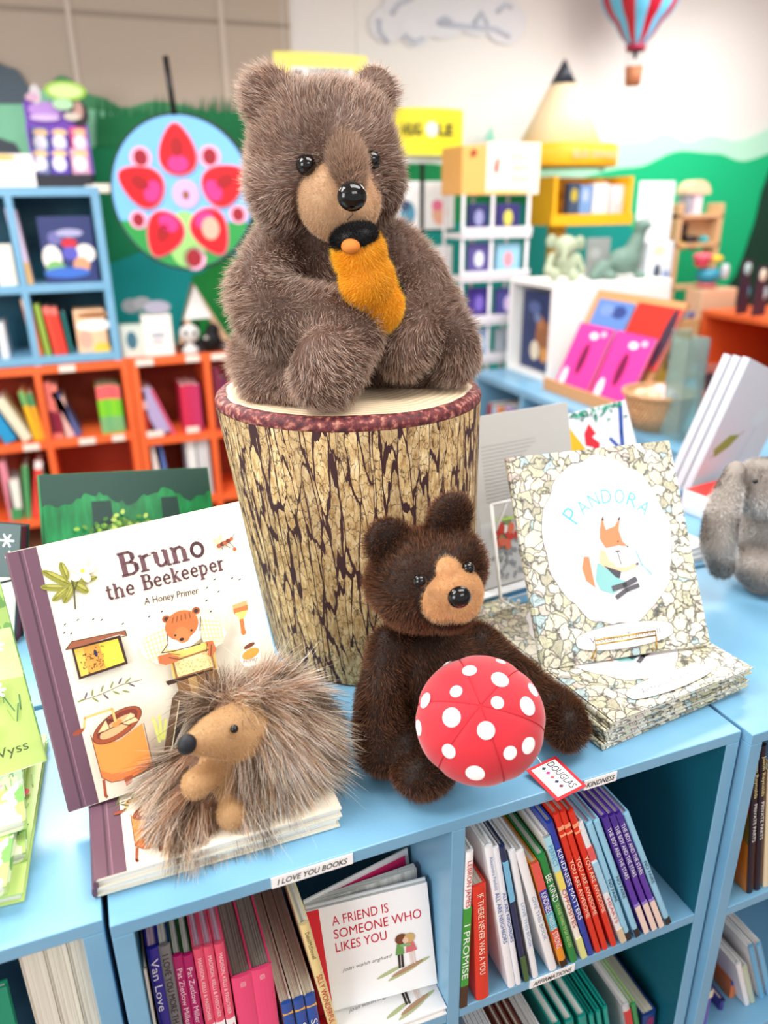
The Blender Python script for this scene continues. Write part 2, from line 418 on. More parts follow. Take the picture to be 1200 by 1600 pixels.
# ------------------------------------------------------------------ books
def book_parts(root, w, h, t, cover, spine, pages, art=None, spine_texts=(), groove=True, bands=(), soft=False):
    """front cover in the root's xz plane facing -y, spine at x=0; cover (> art inside the mesh) and page block"""
    cb = 0.0022 if not soft else 0.0008; ov = 0.003 if not soft else 0.0006
    mb = MB()
    mb.box((0.0, 0, 0), (w, cb, h), cover); mb.box((0.0, t-cb, 0), (w, t, h), cover)
    # rounded spine
    n = 8; pts = []
    for i in range(n+1):
        a = math.pi*i/n
        pts.append((-0.0032*math.sin(a)*(0.6 if soft else 1), t/2-t/2*math.cos(a), 0))
    pts.append((0.0015, t, 0)); pts.append((0.0015, 0, 0))
    mb.prism(pts, (0, 0, h), spine, smooth=False)
    if art is not None:
        art(Art(mb))
    xs = -0.0034
    for (z0, z1, rgb) in bands:
        mb.box((xs-0.0001, 0.0004, z0*h), (0.0008, t-0.0004, z1*h), paint(rgb, 0.35))
    for (s, rgb, z0, z1, cap) in spine_texts:
        # reads downwards from z0 to z1 (fractions of height from the top)
        put_text(mb, s, paint(rgb, 0.4), (xs-0.0003, t/2+cap*t/2, h*(1-z0)), (0, 0, -1), (0, -1, 0), h*(z1-z0), cap*t)
    mb.build('cover', root, subtract=False)
    pb = MB(); pb.box((0.001, cb, ov), (w-ov, t-cb, h-ov), pages); pb.build('pages', root, subtract=False)
def book(label, M4, w, h, t, cover, spine, pages=None, art=None, group=None, name='picture_book', cat='book', **kw):
    r = thing(name, label, cat, group=group, M4=M4)
    book_parts(r, w, h, t, cover, spine, pages or PAGES, art, **kw)
    return r
def pose(o, yaw, lean, roll):
    y, l, r = [math.radians(a) for a in (yaw, lean, roll)]
    u = np.array([math.cos(y), math.sin(y), 0]); b = np.array([-math.sin(y), math.cos(y), 0])
    v = np.array([0, 0, 1])*math.cos(l)+b*math.sin(l)
    uu = u*math.cos(r)+v*math.sin(r); vv = -u*math.sin(r)+v*math.cos(r)
    nn = np.cross(vv, uu)   # local y, away from the viewer
    return Matrix(((uu[0], nn[0], vv[0], o[0]), (uu[1], nn[1], vv[1], o[1]), (uu[2], nn[2], vv[2], o[2]), (0, 0, 0, 1)))
def flat(o, yaw, t):
    """book lying face up, near left corner at o (bottom), thickness t"""
    y = math.radians(yaw); u = (math.cos(y), math.sin(y), 0); v = (-math.sin(y), math.cos(y), 0)
    return Matrix(((u[0], 0, v[0], o[0]), (u[1], 0, v[1], o[1]), (0, -1, 0, o[2]+t), (0, 0, 0, 1)))
def uvmap(M4):
    M = np.array(M4); o, U, N, V = M[:3, 3], M[:3, 0], M[:3, 1], M[:3, 2]
    def f(px, py):
        d = ray(px, py); t = ((o-CAM) @ N)/(d @ N); q = CAM+d*t-o
        return (float(q @ U), float(q @ V))
    return f

# ================================================================== THE ROOM
TOP = 0.95
fl = MB(); fl.box((-3.2, -2.6, -0.1), (6.2, 4.45, 0.0), paint((150, 112, 84), 0.55, name='wood_floor'))
t_ = NT('brown_plank_floor'); v_ = t_.coords(scale=(1.2, 8, 1)); n_ = t_.n('TexNoise', Scale=2.5, Detail=5.0); t_.l(v_, n_.inputs['Vector'])
t_.l(t_.ramp(n_.outputs[0], [(0.3, (128, 92, 68)), (0.7, (176, 138, 108))]), t_.b.inputs['Base Color'])
fl.mats[0] = t_.m
struct(fl.build('floor'))
WY = 4.35
wb = MB(); wb.box((-3.2, WY, 0), (6.2, WY+.1, 2.8), paint((246, 245, 243), 0.8)); wall = struct(wb.build('wall_back'))
wl = MB(); wl.box((-3.3, -2.6, 0), (-3.2, 4.45, 2.8), paint((238, 238, 236), 0.8)); struct(wl.build('wall_left'))
wr = MB(); wr.box((6.2, -2.6, 0), (6.3, 4.45, 2.8), paint((238, 238, 236), 0.8)); struct(wr.build('wall_right'))
cl = MB(); cl.box((-3.2, -2.6, 2.8), (6.2, 4.45, 2.9), paint((235, 232, 226), 0.9)); struct(cl.build('ceiling'))
# boarded upper wall with thin battens, left
def wp(px, py, y): return at(px, py, y=y)
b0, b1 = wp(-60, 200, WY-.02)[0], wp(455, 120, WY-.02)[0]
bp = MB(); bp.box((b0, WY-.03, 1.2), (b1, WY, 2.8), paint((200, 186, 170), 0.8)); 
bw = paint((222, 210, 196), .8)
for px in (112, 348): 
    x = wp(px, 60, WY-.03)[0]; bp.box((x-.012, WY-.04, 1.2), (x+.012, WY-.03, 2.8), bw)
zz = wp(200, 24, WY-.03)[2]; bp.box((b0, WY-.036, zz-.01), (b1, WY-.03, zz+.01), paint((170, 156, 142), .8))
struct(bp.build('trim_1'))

# painted landscape on the back wall, in flat layers
def mural(name, pts, rgb, lay, rough=0.75):
    y = WY-0.045-0.003*lay
    mb = MB(); q = [wp(px, py, y) for px, py in pts]
    mb.prism([tuple(p) for p in q], (0, 0.003, 0), paint(rgb, rough))
    o = mb.build(name, wall, subtract=False); return o
def hill(pts, base):  # smooth ridge line closed down to pixel row base
    out = []
    for (a, b) in zip(pts[:-1], pts[1:]):
        for k in range(6):
            s = k/6; s2 = s*s*(3-2*s); out.append((a[0]+(b[0]-a[0])*s, a[1]+(b[1]-a[1])*s2))
    out.append(pts[-1]); return [(pts[0][0], base)]+out+[(pts[-1][0], base)]
mural('painted_hill', hill([(-60, 90), (60, 150), (95, 118), (150, 150), (195, 168), (240, 158), (380, 182), (470, 176)], 760), (78, 158, 108), 0)
mural('painted_hill', hill([(-60, 130), (60, 140), (130, 170), (230, 185), (300, 180)], 700), (150, 226, 186), 1)
mural('painted_hill', hill([(-60, 300), (100, 260), (160, 225), (230, 190), (300, 175), (380, 175), (470, 190)], 760), (0, 142, 92), 2)
mural('painted_mountain', hill([(-60, 110), (-10, 96), (20, 106), (60, 150)], 162), (96, 112, 124), 3)
mural('painted_rock', hill([(-50, 240), (-5, 215), (20, 222), (42, 250)], 262), (84, 92, 102), 3)
grass = []
rg = random.Random(5); x = 150
pts = [(150, 230)]
while x < 400:
    pts += [(x, 178+rg.uniform(-4, 8)), (x+3.5, 178-rg.uniform(8, 32)), (x+7, 178+rg.uniform(-4, 8))]; x += 7+rg.uniform(0, 7)
pts += [(402, 230)]
mural('painted_grass', pts, (20, 128, 76), 4)
mural('painted_lake', [(150, 420), (260, 380), (420, 400), (470, 440), (470, 640), (150, 640)], (0, 168, 168), 4)
mural('painted_hill', hill([(300, 430), (360, 400), (470, 420)], 620), (20, 150, 64), 5)
mural('painted_hill', hill([(560, 240), (700, 232), (760, 226), (860, 236), (1000, 222), (1040, 208), (1075, 222), (1110, 212), (1150, 220), (1240, 190), (1300, 190)], 700), (190, 246, 222), 0)
mural('painted_hill', hill([(560, 270), (720, 280), (860, 285), (990, 262), (1065, 236), (1120, 240), (1160, 252), (1220, 236), (1300, 200)], 760), (0, 196, 132), 1)
mural('painted_hill', hill([(560, 260), (640, 250), (720, 262), (800, 270), (860, 300)], 400), (0, 150, 88), 2)
mural('painted_lake', hill([(560, 380), (700, 350), (900, 300), (960, 330), (1010, 380)], 620), (0, 158, 152), 3)
mural('painted_fir', [(1225, 215), (1205, 260), (1190, 300), (1180, 345), (1165, 390), (1150, 430), (1120, 470), (1120, 560), (1300, 560), (1300, 180)], (6, 62, 44), 4)
mural('painted_fir', [(768, 195), (772, 215), (776, 235), (764, 235), (760, 215)], (150, 226, 206), 4)
# painted cloud, soft grey blue lines on white
def cloud():
    y = WY-.012; mb = MB(); m1 = paint((236, 239, 246), .8); m2 = paint((206, 214, 230), .8)
    for cx, cy, r in ((605, 40, 26), (640, 20, 40), (690, 15, 44), (745, 8, 46), (790, 35, 34), (650, 48, 24)):
        c = wp(cx, cy, y); rr = r*4.6/1200
        mb.add([(c[0]+rr*math.cos(a*math.pi/12), y, c[2]+rr*.8*math.sin(a*math.pi/12)) for a in range(24)], [tuple(range(24))], m1); y -= .0006
    for pts in (((592, 30), (594, 50), (606, 66)), ((612, 22), (624, 6), (645, -4)), ((632, 55), (648, 66), (662, 60)), ((684, 36), (696, 28), (706, 34)), ((740, 38), (752, 20), (762, 38)), ((684, 37), (730, 42), (775, 46), (796, 58)), ((776, 20), (790, 8), (800, 12))):
        mb.tube([tuple(wp(a, b, y)) for a, b in pts], 0.012, m2, 6)
    mb.build('painted_cloud', wall, subtract=False)
cloud()

# ================================================================== FURNITURE
def bookcase(name, label, cat, x0, x1, y0, y1, ztop, shelves, dividers, mat, mat_in, th=0.016, zb=0.0, back='y1', plinth=0.05, side=0.02, shade_sheet=False):
    """open case: top, two sides, dividers, shelves, back, plinth. back: which face is closed"""
    r = thing(name, label, cat, ((x0+x1)/2, (y0+y1)/2, zb))
    def P(nm, lo, hi, m, bv=0.0012):
        mb = MB(); mb.box(lo, hi, m); mb.build(nm, r, bevel=bv)
    P('top_panel', (x0, y0, ztop-th), (x1, y1, ztop), mat)
    if back in ('y1', 'y0'):
        P('side_panel', (x0, y0, zb), (x0+side, y1, ztop-th), mat); P('side_panel', (x1-side, y0, zb), (x1, y1, ztop-th), mat)
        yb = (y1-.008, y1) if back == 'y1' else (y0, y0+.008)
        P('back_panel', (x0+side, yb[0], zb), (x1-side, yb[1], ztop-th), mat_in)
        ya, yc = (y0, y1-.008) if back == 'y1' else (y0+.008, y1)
        if shade_sheet:
            for xa in (x0+side, x1-side-.001): P('side_shade_sheet', (xa, ya+.0015, zb), (xa+.001, yc, ztop-th), mat_in, 0)  # added thin sheets whose dark colour paints shade onto the inner sides
        cuts = [x0+side]+[v for d in dividers for v in (d-side*.42, d+side*.42)]+[x1-side]
        for d in dividers: P('divider', (d-side*.42, ya, zb), (d+side*.42, yc, ztop-th), mat)
        for z in shelves:
            for i in range(0, len(cuts), 2): P('shelf', (cuts[i], ya, z-th), (cuts[i+1], yc, z), mat)
    else:
        P('side_panel', (x0, y0, zb), (x1, y0+side, ztop-th), mat); P('side_panel', (x0, y1-side, zb), (x1, y1, ztop-th), mat)
        xb = (x1-.008, x1); P('back_panel', (xb[0], y0+side, zb), (xb[1], y1-side, ztop-th), mat_in)
        cuts = [y0+side]+[v for d in dividers for v in (d-side*.42, d+side*.42)]+[y1-side]
        for d in dividers: P('divider', (x0, d-side*.42, zb), (x1-.008, d+side*.42, ztop-th), mat)
        for z in shelves:
            for i in range(0, len(cuts), 2): P('shelf', (x0, cuts[i], z-th), (x1-.008, cuts[i+1], z), mat)
    return r
FY = 0.578
SH = 0.645
bookcase('display_bookcase', 'light blue open bookcase in the centre foreground holding the stump and both bears', 'bookcase', -0.056, 0.700, FY, 0.963, TOP, (SH, 0.34, 0.06), (0.3055,), BLUE, BLUE_SHADE, shade_sheet=True)
bookcase('display_bookcase', 'light blue bookcase at the left edge under the green meadow books', 'bookcase', -0.82, -0.062, 0.589, 0.963, TOP, (0.62, 0.34, 0.06), (-0.44,), BLUE, BLUE_SHADE)
bookcase('display_bookcase', 'light blue bookcase at the right edge beside the pebble print books, dark spined books inside', 'bookcase', 0.706, 1.46, 0.566, 0.963, TOP, (0.65, 0.34, 0.06), (1.08,), BLUE, BLUE_SHADE)
bookcase('display_bookcase', 'light blue bookcase behind the centre one, carrying the leaning green book', 'bookcase', -0.056, 0.700, 0.969, 1.352, TOP+.003, (0.64, 0.34, 0.06), (0.3055,), BLUE, BLUE_SHADE, back='y0')
bookcase('display_bookcase', 'light blue bookcase behind the left one, under the dark book on a black stand', 'bookcase', -0.82, -0.062, 0.969, 1.352, TOP+.003, (0.64, 0.34, 0.06), (-0.44,), BLUE, BLUE_SHADE, back='y0')
bookcase('display_bookcase', 'light blue bookcase behind the right one, under the grey plush rabbit', 'bookcase', 0.706, 1.46, 0.969, 1.352, TOP+.003, (0.64, 0.34, 0.06), (1.08,), BLUE, BLUE_SHADE, back='y0')

# shelf labels on the front edges
def shelf_tag(text, pa, pb, ztop, label, shear=0.25, h=0.0135, y=FY):
    xa, xb = at(*pa, y=y)[0], at(*pb, y=y)[0]
    mb = MB(); mb.box((xa, y-.0012, ztop-h), (xb, y-.0001, ztop), TAGW)
    put_text(mb, text, BLACK, (xa+(xb-xa)*.07, y-.0015, ztop-h*.76), (1, 0, 0), (0, 0, 1), (xb-xa)*.86, h*.5, 0.012, shear)
    solo(mb, 'shelf_label', label, 'label', ((xa+xb)/2, y-.0006, ztop-h))
shelf_tag('I LOVE YOU BOOKS', (424, 1385), (551, 1345), TOP-.0015, 'white shelf label reading I LOVE YOU BOOKS on the front edge')
shelf_tag('KINDNESS', (912, 1228), (963, 1210), TOP-.0015, 'white shelf label reading KINDNESS on the front edge beside the toy tag')
shelf_tag('AFFIRMATIONS', (826, 1552), (895, 1528), SH-.001, 'white shelf label reading AFFIRMATIONS on the edge of the lower shelf')

# ================================================================== STUMP
SC = np.array([0.338, 1.010]); SB = np.array([0.356, 0.985]); SR, SRB, SZ = 0.184, 0.153, 1.335
st = thing('stump_stool', 'round fabric stool printed like a tree stump, carrying the big bear', 'stool', (SB[0], SB[1], TOP+.003))
nseg, rows = 96, 14
vs_, fs_, uvs = [], [], []
for j in range(rows+1):
    k = j/rows; c = SB+(SC-SB)*k; r = SRB+(SR-SRB)*k**0.9; z = TOP+.003+(SZ-.016-TOP-.003)*k
    for i in range(nseg+1):
        a = 2*math.pi*i/nseg; vs_.append((c[0]+r*math.cos(a), c[1]+r*math.sin(a), z)); uvs.append((a*.17, z))
for j in range(rows):
    for i in range(nseg): q = j*(nseg+1)+i; fs_.append((q, q+1, q+nseg+2, q+nseg+1))
mb = MB(); mb.add(vs_, fs_, BARK, True); side_o = mb.build('bark_side', st)
uvl = side_o.data.uv_layers.new(name='UVMap')
for lp in side_o.data.loops: uvl.data[lp.index].uv = uvs[lp.vertex_index]
mb = MB(); n = nseg
prof = [(SR-.0005, SZ-.016), (SR+.001, SZ-.011), (SR-.001, SZ-.005), (SR-.006, SZ-.001), (SR-.012, SZ), (0.001, SZ)]
mb.lathe([(r, z) for r, z in prof], (0, 0, 0), RINGWOOD, 96)
topo = mb.build('cut_top', None); topo.parent = st; topo.location = (SC[0]-SB[0], SC[1]-SB[1], -(TOP+.003))

# ================================================================== PLUSH BUILDER
rs = np.random.RandomState(7)
def blob_mesh(blobs, voxel=0.005, smooth=6):
    """one continuous skin from overlapping ellipsoids (centre, radii, rotation) and limb chains"""
    mb = MB(); m = FUR
    for b in blobs:
        if b[0] == 'e': mb.ell(b[1], b[2], m, b[3] if len(b) > 3 else None, 28, 18)
        else:
            pts, rr = b[1], b[2]
            for i in range(len(pts)-1):
                p, q = np.array(pts[i]), np.array(pts[i+1]); n_ = max(2, int(np.linalg.norm(q-p)/(min(rr[i], rr[i+1])*.25)))
                for k in range(n_+1): s_ = k/n_; mb.ell(p+(q-p)*s_, rr[i]+(rr[i+1]-rr[i])*s_, m, None, 18, 12)
    me = bpy.data.meshes.new('tmp'); me.from_pydata(mb.v, [], mb.f); me.update()
    ob = bpy.data.objects.new('tmp', me); COL.objects.link(ob)
    r_ = ob.modifiers.new('r', 'REMESH'); r_.mode = 'VOXEL'; r_.voxel_size = voxel
    s_ = ob.modifiers.new('s', 'SMOOTH'); s_.factor = 0.6; s_.iterations = smooth
    dg = bpy.context.evaluated_depsgraph_get()
    out = bpy.data.meshes.new_from_object(ob.evaluated_get(dg))
    out.calc_loop_triangles()
    V = np.empty(len(out.vertices)*3); out.vertices.foreach_get('co', V); V = V.reshape(-1, 3)
    N = np.empty(len(out.vertices)*3); out.vertices.foreach_get('normal', N); N = N.reshape(-1, 3)
    T = np.empty(len(out.loop_triangles)*3, dtype=np.int32); out.loop_triangles.foreach_get('vertices', T); T = T.reshape(-1, 3)
    bpy.data.objects.remove(ob); bpy.data.meshes.remove(me); bpy.data.meshes.remove(out)
    return V, N, T
def field(P, f, seed):
    r = np.random.RandomState(seed); out = np.zeros((len(P), 3))
    for _ in range(6):
        k = r.normal(size=3)*f; out += np.sin(P @ k + r.uniform(0, 6.28))[:, None]*r.normal(size=3)
    return out/2.5
def nrm(a): return a/np.maximum(np.linalg.norm(a, axis=1, keepdims=True), 1e-9)
def strands(V, N, T, count, length, width, dirfn, colfn, seg=3, keep=None, droop=0.0, clump=0.0, lenfn=None, curl=0.3, scale_w=None):
    A, B, Cc = V[T[:, 0]], V[T[:, 1]], V[T[:, 2]]
    ar = np.linalg.norm(np.cross(B-A, Cc-A), axis=1); cdf = np.cumsum(ar); cdf /= cdf[-1]
    ti = np.searchsorted(cdf, rs.rand(count)); u, v = rs.rand(count), rs.rand(count); fl_ = u+v > 1; u[fl_], v[fl_] = 1-u[fl_], 1-v[fl_]
    P = A[ti]+(B-A)[ti]*u[:, None]+(Cc-A)[ti]*v[:, None]
    Nn = nrm(N[T[ti, 0]]*(1-u-v)[:, None]+N[T[ti, 1]]*u[:, None]+N[T[ti, 2]]*v[:, None])
    if keep is not None:
        k = keep(P, Nn); P, Nn = P[k], Nn[k]
    n_ = len(P)
    D = nrm(dirfn(P, Nn)); Lh = length*(0.65+0.6*rs.rand(n_))
    if lenfn is not None: Lh = Lh*lenfn(P, Nn)
    bend = rs.normal(size=(n_, 3))*curl+field(P, 45, 3)*curl
    W = nrm(np.cross(D, nrm(rs.normal(size=(n_, 3)))))
    root_c, tip_c = colfn(P, Nn)
    VV = np.zeros((n_, 2*seg+1, 3)); CC = np.zeros((n_, 2*seg+1, 3))
    cl_t = None
    if clump:
        nc = max(8, n_//70); ci = rs.randint(0, n_, nc)
        # nearest clump leader by coarse sort
        best = np.zeros(n_, int)
        for s0 in range(0, n_, 4000):
            dd = ((P[s0:s0+4000, None, :]-P[None, ci, :])**2).sum(2); best[s0:s0+4000] = ci[dd.argmin(1)]
        cl_t = P[best]+D[best]*Lh[best][:, None]
    for k in range(seg+1):
        s_ = k/seg
        p = P+D*(Lh*s_)[:, None]+bend*(Lh*0.5*s_*s_)[:, None]
        p[:, 2] -= droop*Lh*s_*s_
        if cl_t is not None: p = p*(1-clump*s_)+(cl_t-np.array([0, 0, 1])*(droop*Lh)[:, None])*(clump*s_) if True else p
        w = width*(1-0.75*s_)
        c = root_c*(1-s_)+tip_c*s_
        if k < seg:
            VV[:, 2*k] = p-W*w/2; VV[:, 2*k+1] = p+W*w/2; CC[:, 2*k] = c; CC[:, 2*k+1] = c
        else: VV[:, 2*k] = p; CC[:, 2*k] = c
    tri = []
    for k in range(seg-1): tri += [(2*k, 2*k+1, 2*k+3), (2*k, 2*k+3, 2*k+2)]
    tri.append((2*seg-2, 2*seg-1, 2*seg))
    tri = np.array(tri); base = (np.arange(n_)*(2*seg+1))[:, None, None]
    return VV.reshape(-1, 3), (tri[None]+base).reshape(-1, 3), CC.reshape(-1, 3)
def np_build(name, sets, mat, parent=None):
    """sets: list of (V, T, C) joined into one mesh with a colour attribute"""
    off = np.array(parent.location) if parent is not None else 0
    Vs, Ts, Cs, o = [], [], [], 0
    for V, T, C_ in sets:
        Vs.append(V); Ts.append(T+o); Cs.append(C_); o += len(V)
    V = np.concatenate(Vs)-off; T = np.concatenate(Ts); C_ = np.concatenate(Cs)
    me = bpy.data.meshes.new(name); me.vertices.add(len(V)); me.vertices.foreach_set('co', V.astype(np.float32).ravel())
    me.loops.add(len(T)*3); me.loops.foreach_set('vertex_index', T.astype(np.int32).ravel())
    me.polygons.add(len(T)); me.polygons.foreach_set('loop_start', np.arange(0, len(T)*3, 3, dtype=np.int32))
    me.polygons.foreach_set('use_smooth', np.ones(len(T), dtype=bool))
    at_ = me.attributes.new('Col', 'FLOAT_COLOR', 'POINT')
    at_.data.foreach_set('color', np.concatenate([C_, np.ones((len(C_), 1))], 1).astype(np.float32).ravel())
    me.materials.append(mat); me.update(calc_edges=True); me.validate()
    ob = bpy.data.objects.new(name, me); COL.objects.link(ob)
    if parent is not None: ob.parent = parent
    return ob
def shade(rgb): return np.array(L3(rgb))
def ramp2(root, tip, jitter=0.12, light=None, light_p=0.0):
    r0, t0 = shade(root), shade(tip)
    def f(P, N):
        n_ = len(P); j = (1+rs.normal(size=(n_, 1))*jitter).clip(0.4, 1.8)
        pat = (1+0.10*field(P, 30, 11)[:, :1])
        R = r0[None]*j*pat; Tt = t0[None]*j*pat
        if light is not None:
            k = rs.rand(n_) < light_p; Tt[k] = shade(light)[None]
        return R.clip(0, 1), Tt.clip(0, 1)
    return f
def inside(c, r, k=1.0, rot=None):
    c = np.array(c); r = np.array(r)*k
    R = np.array(rot) if rot is not None else np.eye(3)
    return lambda P: ((((P-c) @ R)/r)**2).sum(1) < 1
def plush(root, blobs, colfn, count, length, width, dirfn, skin, keep=None, voxel=.005, name='body', **kw):
    V, N, T = blob_mesh(blobs, voxel)
    S = strands(V, N, T, count, length, width, dirfn, colfn, keep=(lambda P, Nn: ~keep(P)) if keep else None, **kw)
    C0 = np.tile(shade(skin), (len(V), 1))*(1+0.12*field(V, 30, 11)[:, :1])
    return np_build(name, [(V, T, C0.clip(0, 1)), S], FUR, root)
def Rz(a): return Matrix.Rotation(math.radians(a), 3, 'Z')
def Rxyz(x, y, z): return (Matrix.Rotation(math.radians(z), 3, 'Z') @ Matrix.Rotation(math.radians(y), 3, 'Y') @ Matrix.Rotation(math.radians(x), 3, 'X'))

# ================================================================== BIG BEAR
def big_bear():
    A = lambda px, py, y: at(px, py, y=y)
    root = thing('teddy_bear', 'large taupe plush bear sitting on the tree stump stool, hugging a small bird', 'plush toy', (SC[0]-.03, SC[1], SZ))
    head = A(508, 252, 1.0); HY = 1.0
    muz_c = A(537, 312, 0.925); 
    B = [('e', head, (.092, .085, .088)), ('e', A(445, 296, .985), (.046, .05, .046)), ('e', A(588, 285, .985), (.034, .045, .045)),
         ('e', A(510, 190, 1.0), (.075, .07, .045)),
         ('e', A(536, 302, .955), (.047, .055, .044)),
         ('e', A(505, 455, 1.04), (.092, .085, .115)), ('e', A(500, 545, 1.04), (.105, .09, .058)),
         ('e', A(515, 385, 1.03), (.085, .07, .06)),
         ('l', [A(440, 395, 1.01), A(412, 455, .975), A(425, 490, .95), A(500, 505, .915), A(548, 520, .905)], [.040, .043, .045, .040, .038]),
         ('l', [A(603, 390, 1.01), A(650, 440, .985), A(668, 490, .965), A(645, 520, .93), A(628, 548, .92)], [.04, .043, .046, .04, .034]),
         ('l', [A(420, 560, 1.03), A(430, 590, .98), A(480, 590, .94)], [.05, .046, .042]),
         ('e', A(515, 578, .874), (.049, .036, .050), Rxyz(10, 8, 14)),
         ('l', [A(580, 570, 1.03), A(640, 580, .99), A(690, 570, .965)], [.052, .044, .038]),
         ('e', A(708, 552, .925), (.033, .036, .050), Rxyz(0, -8, 30))]
    for px, py, rx, rz, a in ((424, 158, .036, .037, -18), (583, 150, .030, .034, 14)):
        B.append(('e', A(px, py, 1.005), (rx, .019, rz), Rxyz(0, a, 0)))
    # keep everything above the stool
    zmin = SZ+.008
    B = [b if b[0] == 'l' else ('e', np.array([b[1][0], b[1][1], max(b[1][2], zmin+b[2][2]*.93)]), *b[2:]) for b in B]
    nose_p = A(550, 306, .90)
    def dirfn(P, N):
        up = np.clip((P[:, 2]-1.53)/.02, 0, 1)[:, None]   # head hair flows away from the nose
        fromnose = nrm(P-nose_p[None])*1.0; down = np.array([[0.1, -0.1, -1.0]])
        tang = up*fromnose+(1-up)*down
        tang = tang-N*(tang*N).sum(1, keepdims=True)
        return N*0.75+tang*0.65+field(P, 38, 2)*.35+rs.normal(size=P.shape)*.16
    m_in = inside(muz_c+np.array([-.003, .008, -.002]), (.052, .048, .048), 1.0)
    def keep(P): return m_in(P) & (P[:, 1] < .955)
    def lf(P, N):
        near = np.linalg.norm(P-nose_p[None], axis=1)
        return np.clip(near/.085, .35, 1.0)
    plush(root, B, ramp2((112, 82, 68), (218, 188, 168), .16, (250, 240, 228), .16), 90000, .0135, .00055, dirfn, (100, 74, 62), keep=keep, seg=3, lenfn=lf, voxel=.0048, clump=0.12)
    # muzzle
    def mcol(P, N):
        return ramp2((206, 166, 128), (240, 214, 182), .06)(P, N)
    V, N, T = blob_mesh([('e', muz_c+np.array([-.003, .008, 0]), (.049, .040, .047)), ('e', A(547, 322, .912), (.026, .024, .024))], .003)
    bridge = A(528, 258, .90)
    S = strands(V, N, T, 26000, .0042, .0003, lambda P, N_: N_*.8+rs.normal(size=P.shape)*.3+np.array([[0, 0, -.3]]), mcol, seg=2)
    muzzle = np_build('muzzle', [(V, T, np.tile(shade((214, 176, 138)), (len(V), 1))), S], FUR, root)
    # brown fur bridge running down to the nose
    V, N, T = blob_mesh([('l', [A(533, 236, .938), A(545, 266, .900), A(551, 290, .885)], [.025, .019, .011])], .003)
    S = strands(V, N, T, 12000, .0095, .0005, lambda P, N_: N_*.5+nrm(P-nose_p[None])*.9+rs.normal(size=P.shape)*.2, ramp2((116, 86, 70), (204, 174, 150), .12), seg=2)
    np_build('nose_bridge', [(V, T, np.tile(shade((112, 84, 70)), (len(V), 1))), S], FUR, root)
    gloss = paint((6, 6, 8), 0.08, name='glossy_black')
    mb = MB(); mb.ell(A(550, 307, .860), (.0168, .012, .0155), gloss); mb.build('nose', root).parent = muzzle
    for px, py, yy in ((478, 258, .928), (580, 250, .930)):
        mb = MB(); mb.ell(A(px, py, yy-.004), .0115, gloss); e = mb.build('eye', root)
    mb = MB(); c = A(548, 335, .893); mb.tube([c+np.array([0, -.004, .009]), c+np.array([0, -.006, 0]), c+np.array([-.006, -.004, -.006])], .0009, paint((90, 60, 50), .7)); mb.build('mouth_stitch', root).parent = muzzle
    return root
big_bear()

def bird():
    A = lambda px, py, y: at(px, py, y=y)
    yy = .895
    base = A(600, 500, yy)
    root = thing('bird_plush', 'small yellow plush bird with a black cap held by the big bear', 'plush toy', base)
    B = [('e', A(563, 398, yy), (.031, .028, .032)), ('e', A(573, 440, yy), (.033, .03, .036)), ('e', A(590, 474, yy+.005), (.031, .028, .034))]
    plush(root, B, ramp2((240, 158, 16), (255, 210, 66), .1), 22000, .0065, .00045, lambda P, N: N*.7+np.array([[0, 0, -.7]])+field(P, 60, 5)*.4+rs.normal(size=P.shape)*.2, (240, 160, 24), seg=2, voxel=.003,
          keep=inside(A(554, 372, yy), (.026, .03, .015)))
    V, N, T = blob_mesh([('e', A(554, 372, yy), (.0285, .03, .0165), Rxyz(0, -12, 0))], .003)
    S = strands(V, N, T, 9000, .004, .0004, lambda P, N_: N_+rs.normal(size=P.shape)*.3, ramp2((6, 6, 8), (30, 26, 28), .2), seg=2)
    cap_ = np_build('cap', [(V, T, np.tile(shade((10, 9, 12)), (len(V), 1))), S], FUR, root)
    V, N, T = blob_mesh([('l', [A(598, 425, yy+.008), A(612, 450, yy+.008), A(620, 472, yy+.012)], [.010, .013, .008])], .0025)
    S = strands(V, N, T, 4000, .006, .0004, lambda P, N_: N_*.6+np.array([[0.2, 0, -.8]])+rs.normal(size=P.shape)*.2, ramp2((8, 8, 12), (60, 56, 60), .3, (220, 190, 90), .06), seg=2)
    np_build('wing', [(V, T, np.tile(shade((12, 12, 16)), (len(V), 1))), S], FUR, root)
    mb = MB(); c = A(548, 385, yy-.026); mb.ell(c, (.011, .012, .008), paint((196, 112, 36), .8), Rxyz(20, 0, -20)); mb.build('beak', root).parent = cap_
bird()

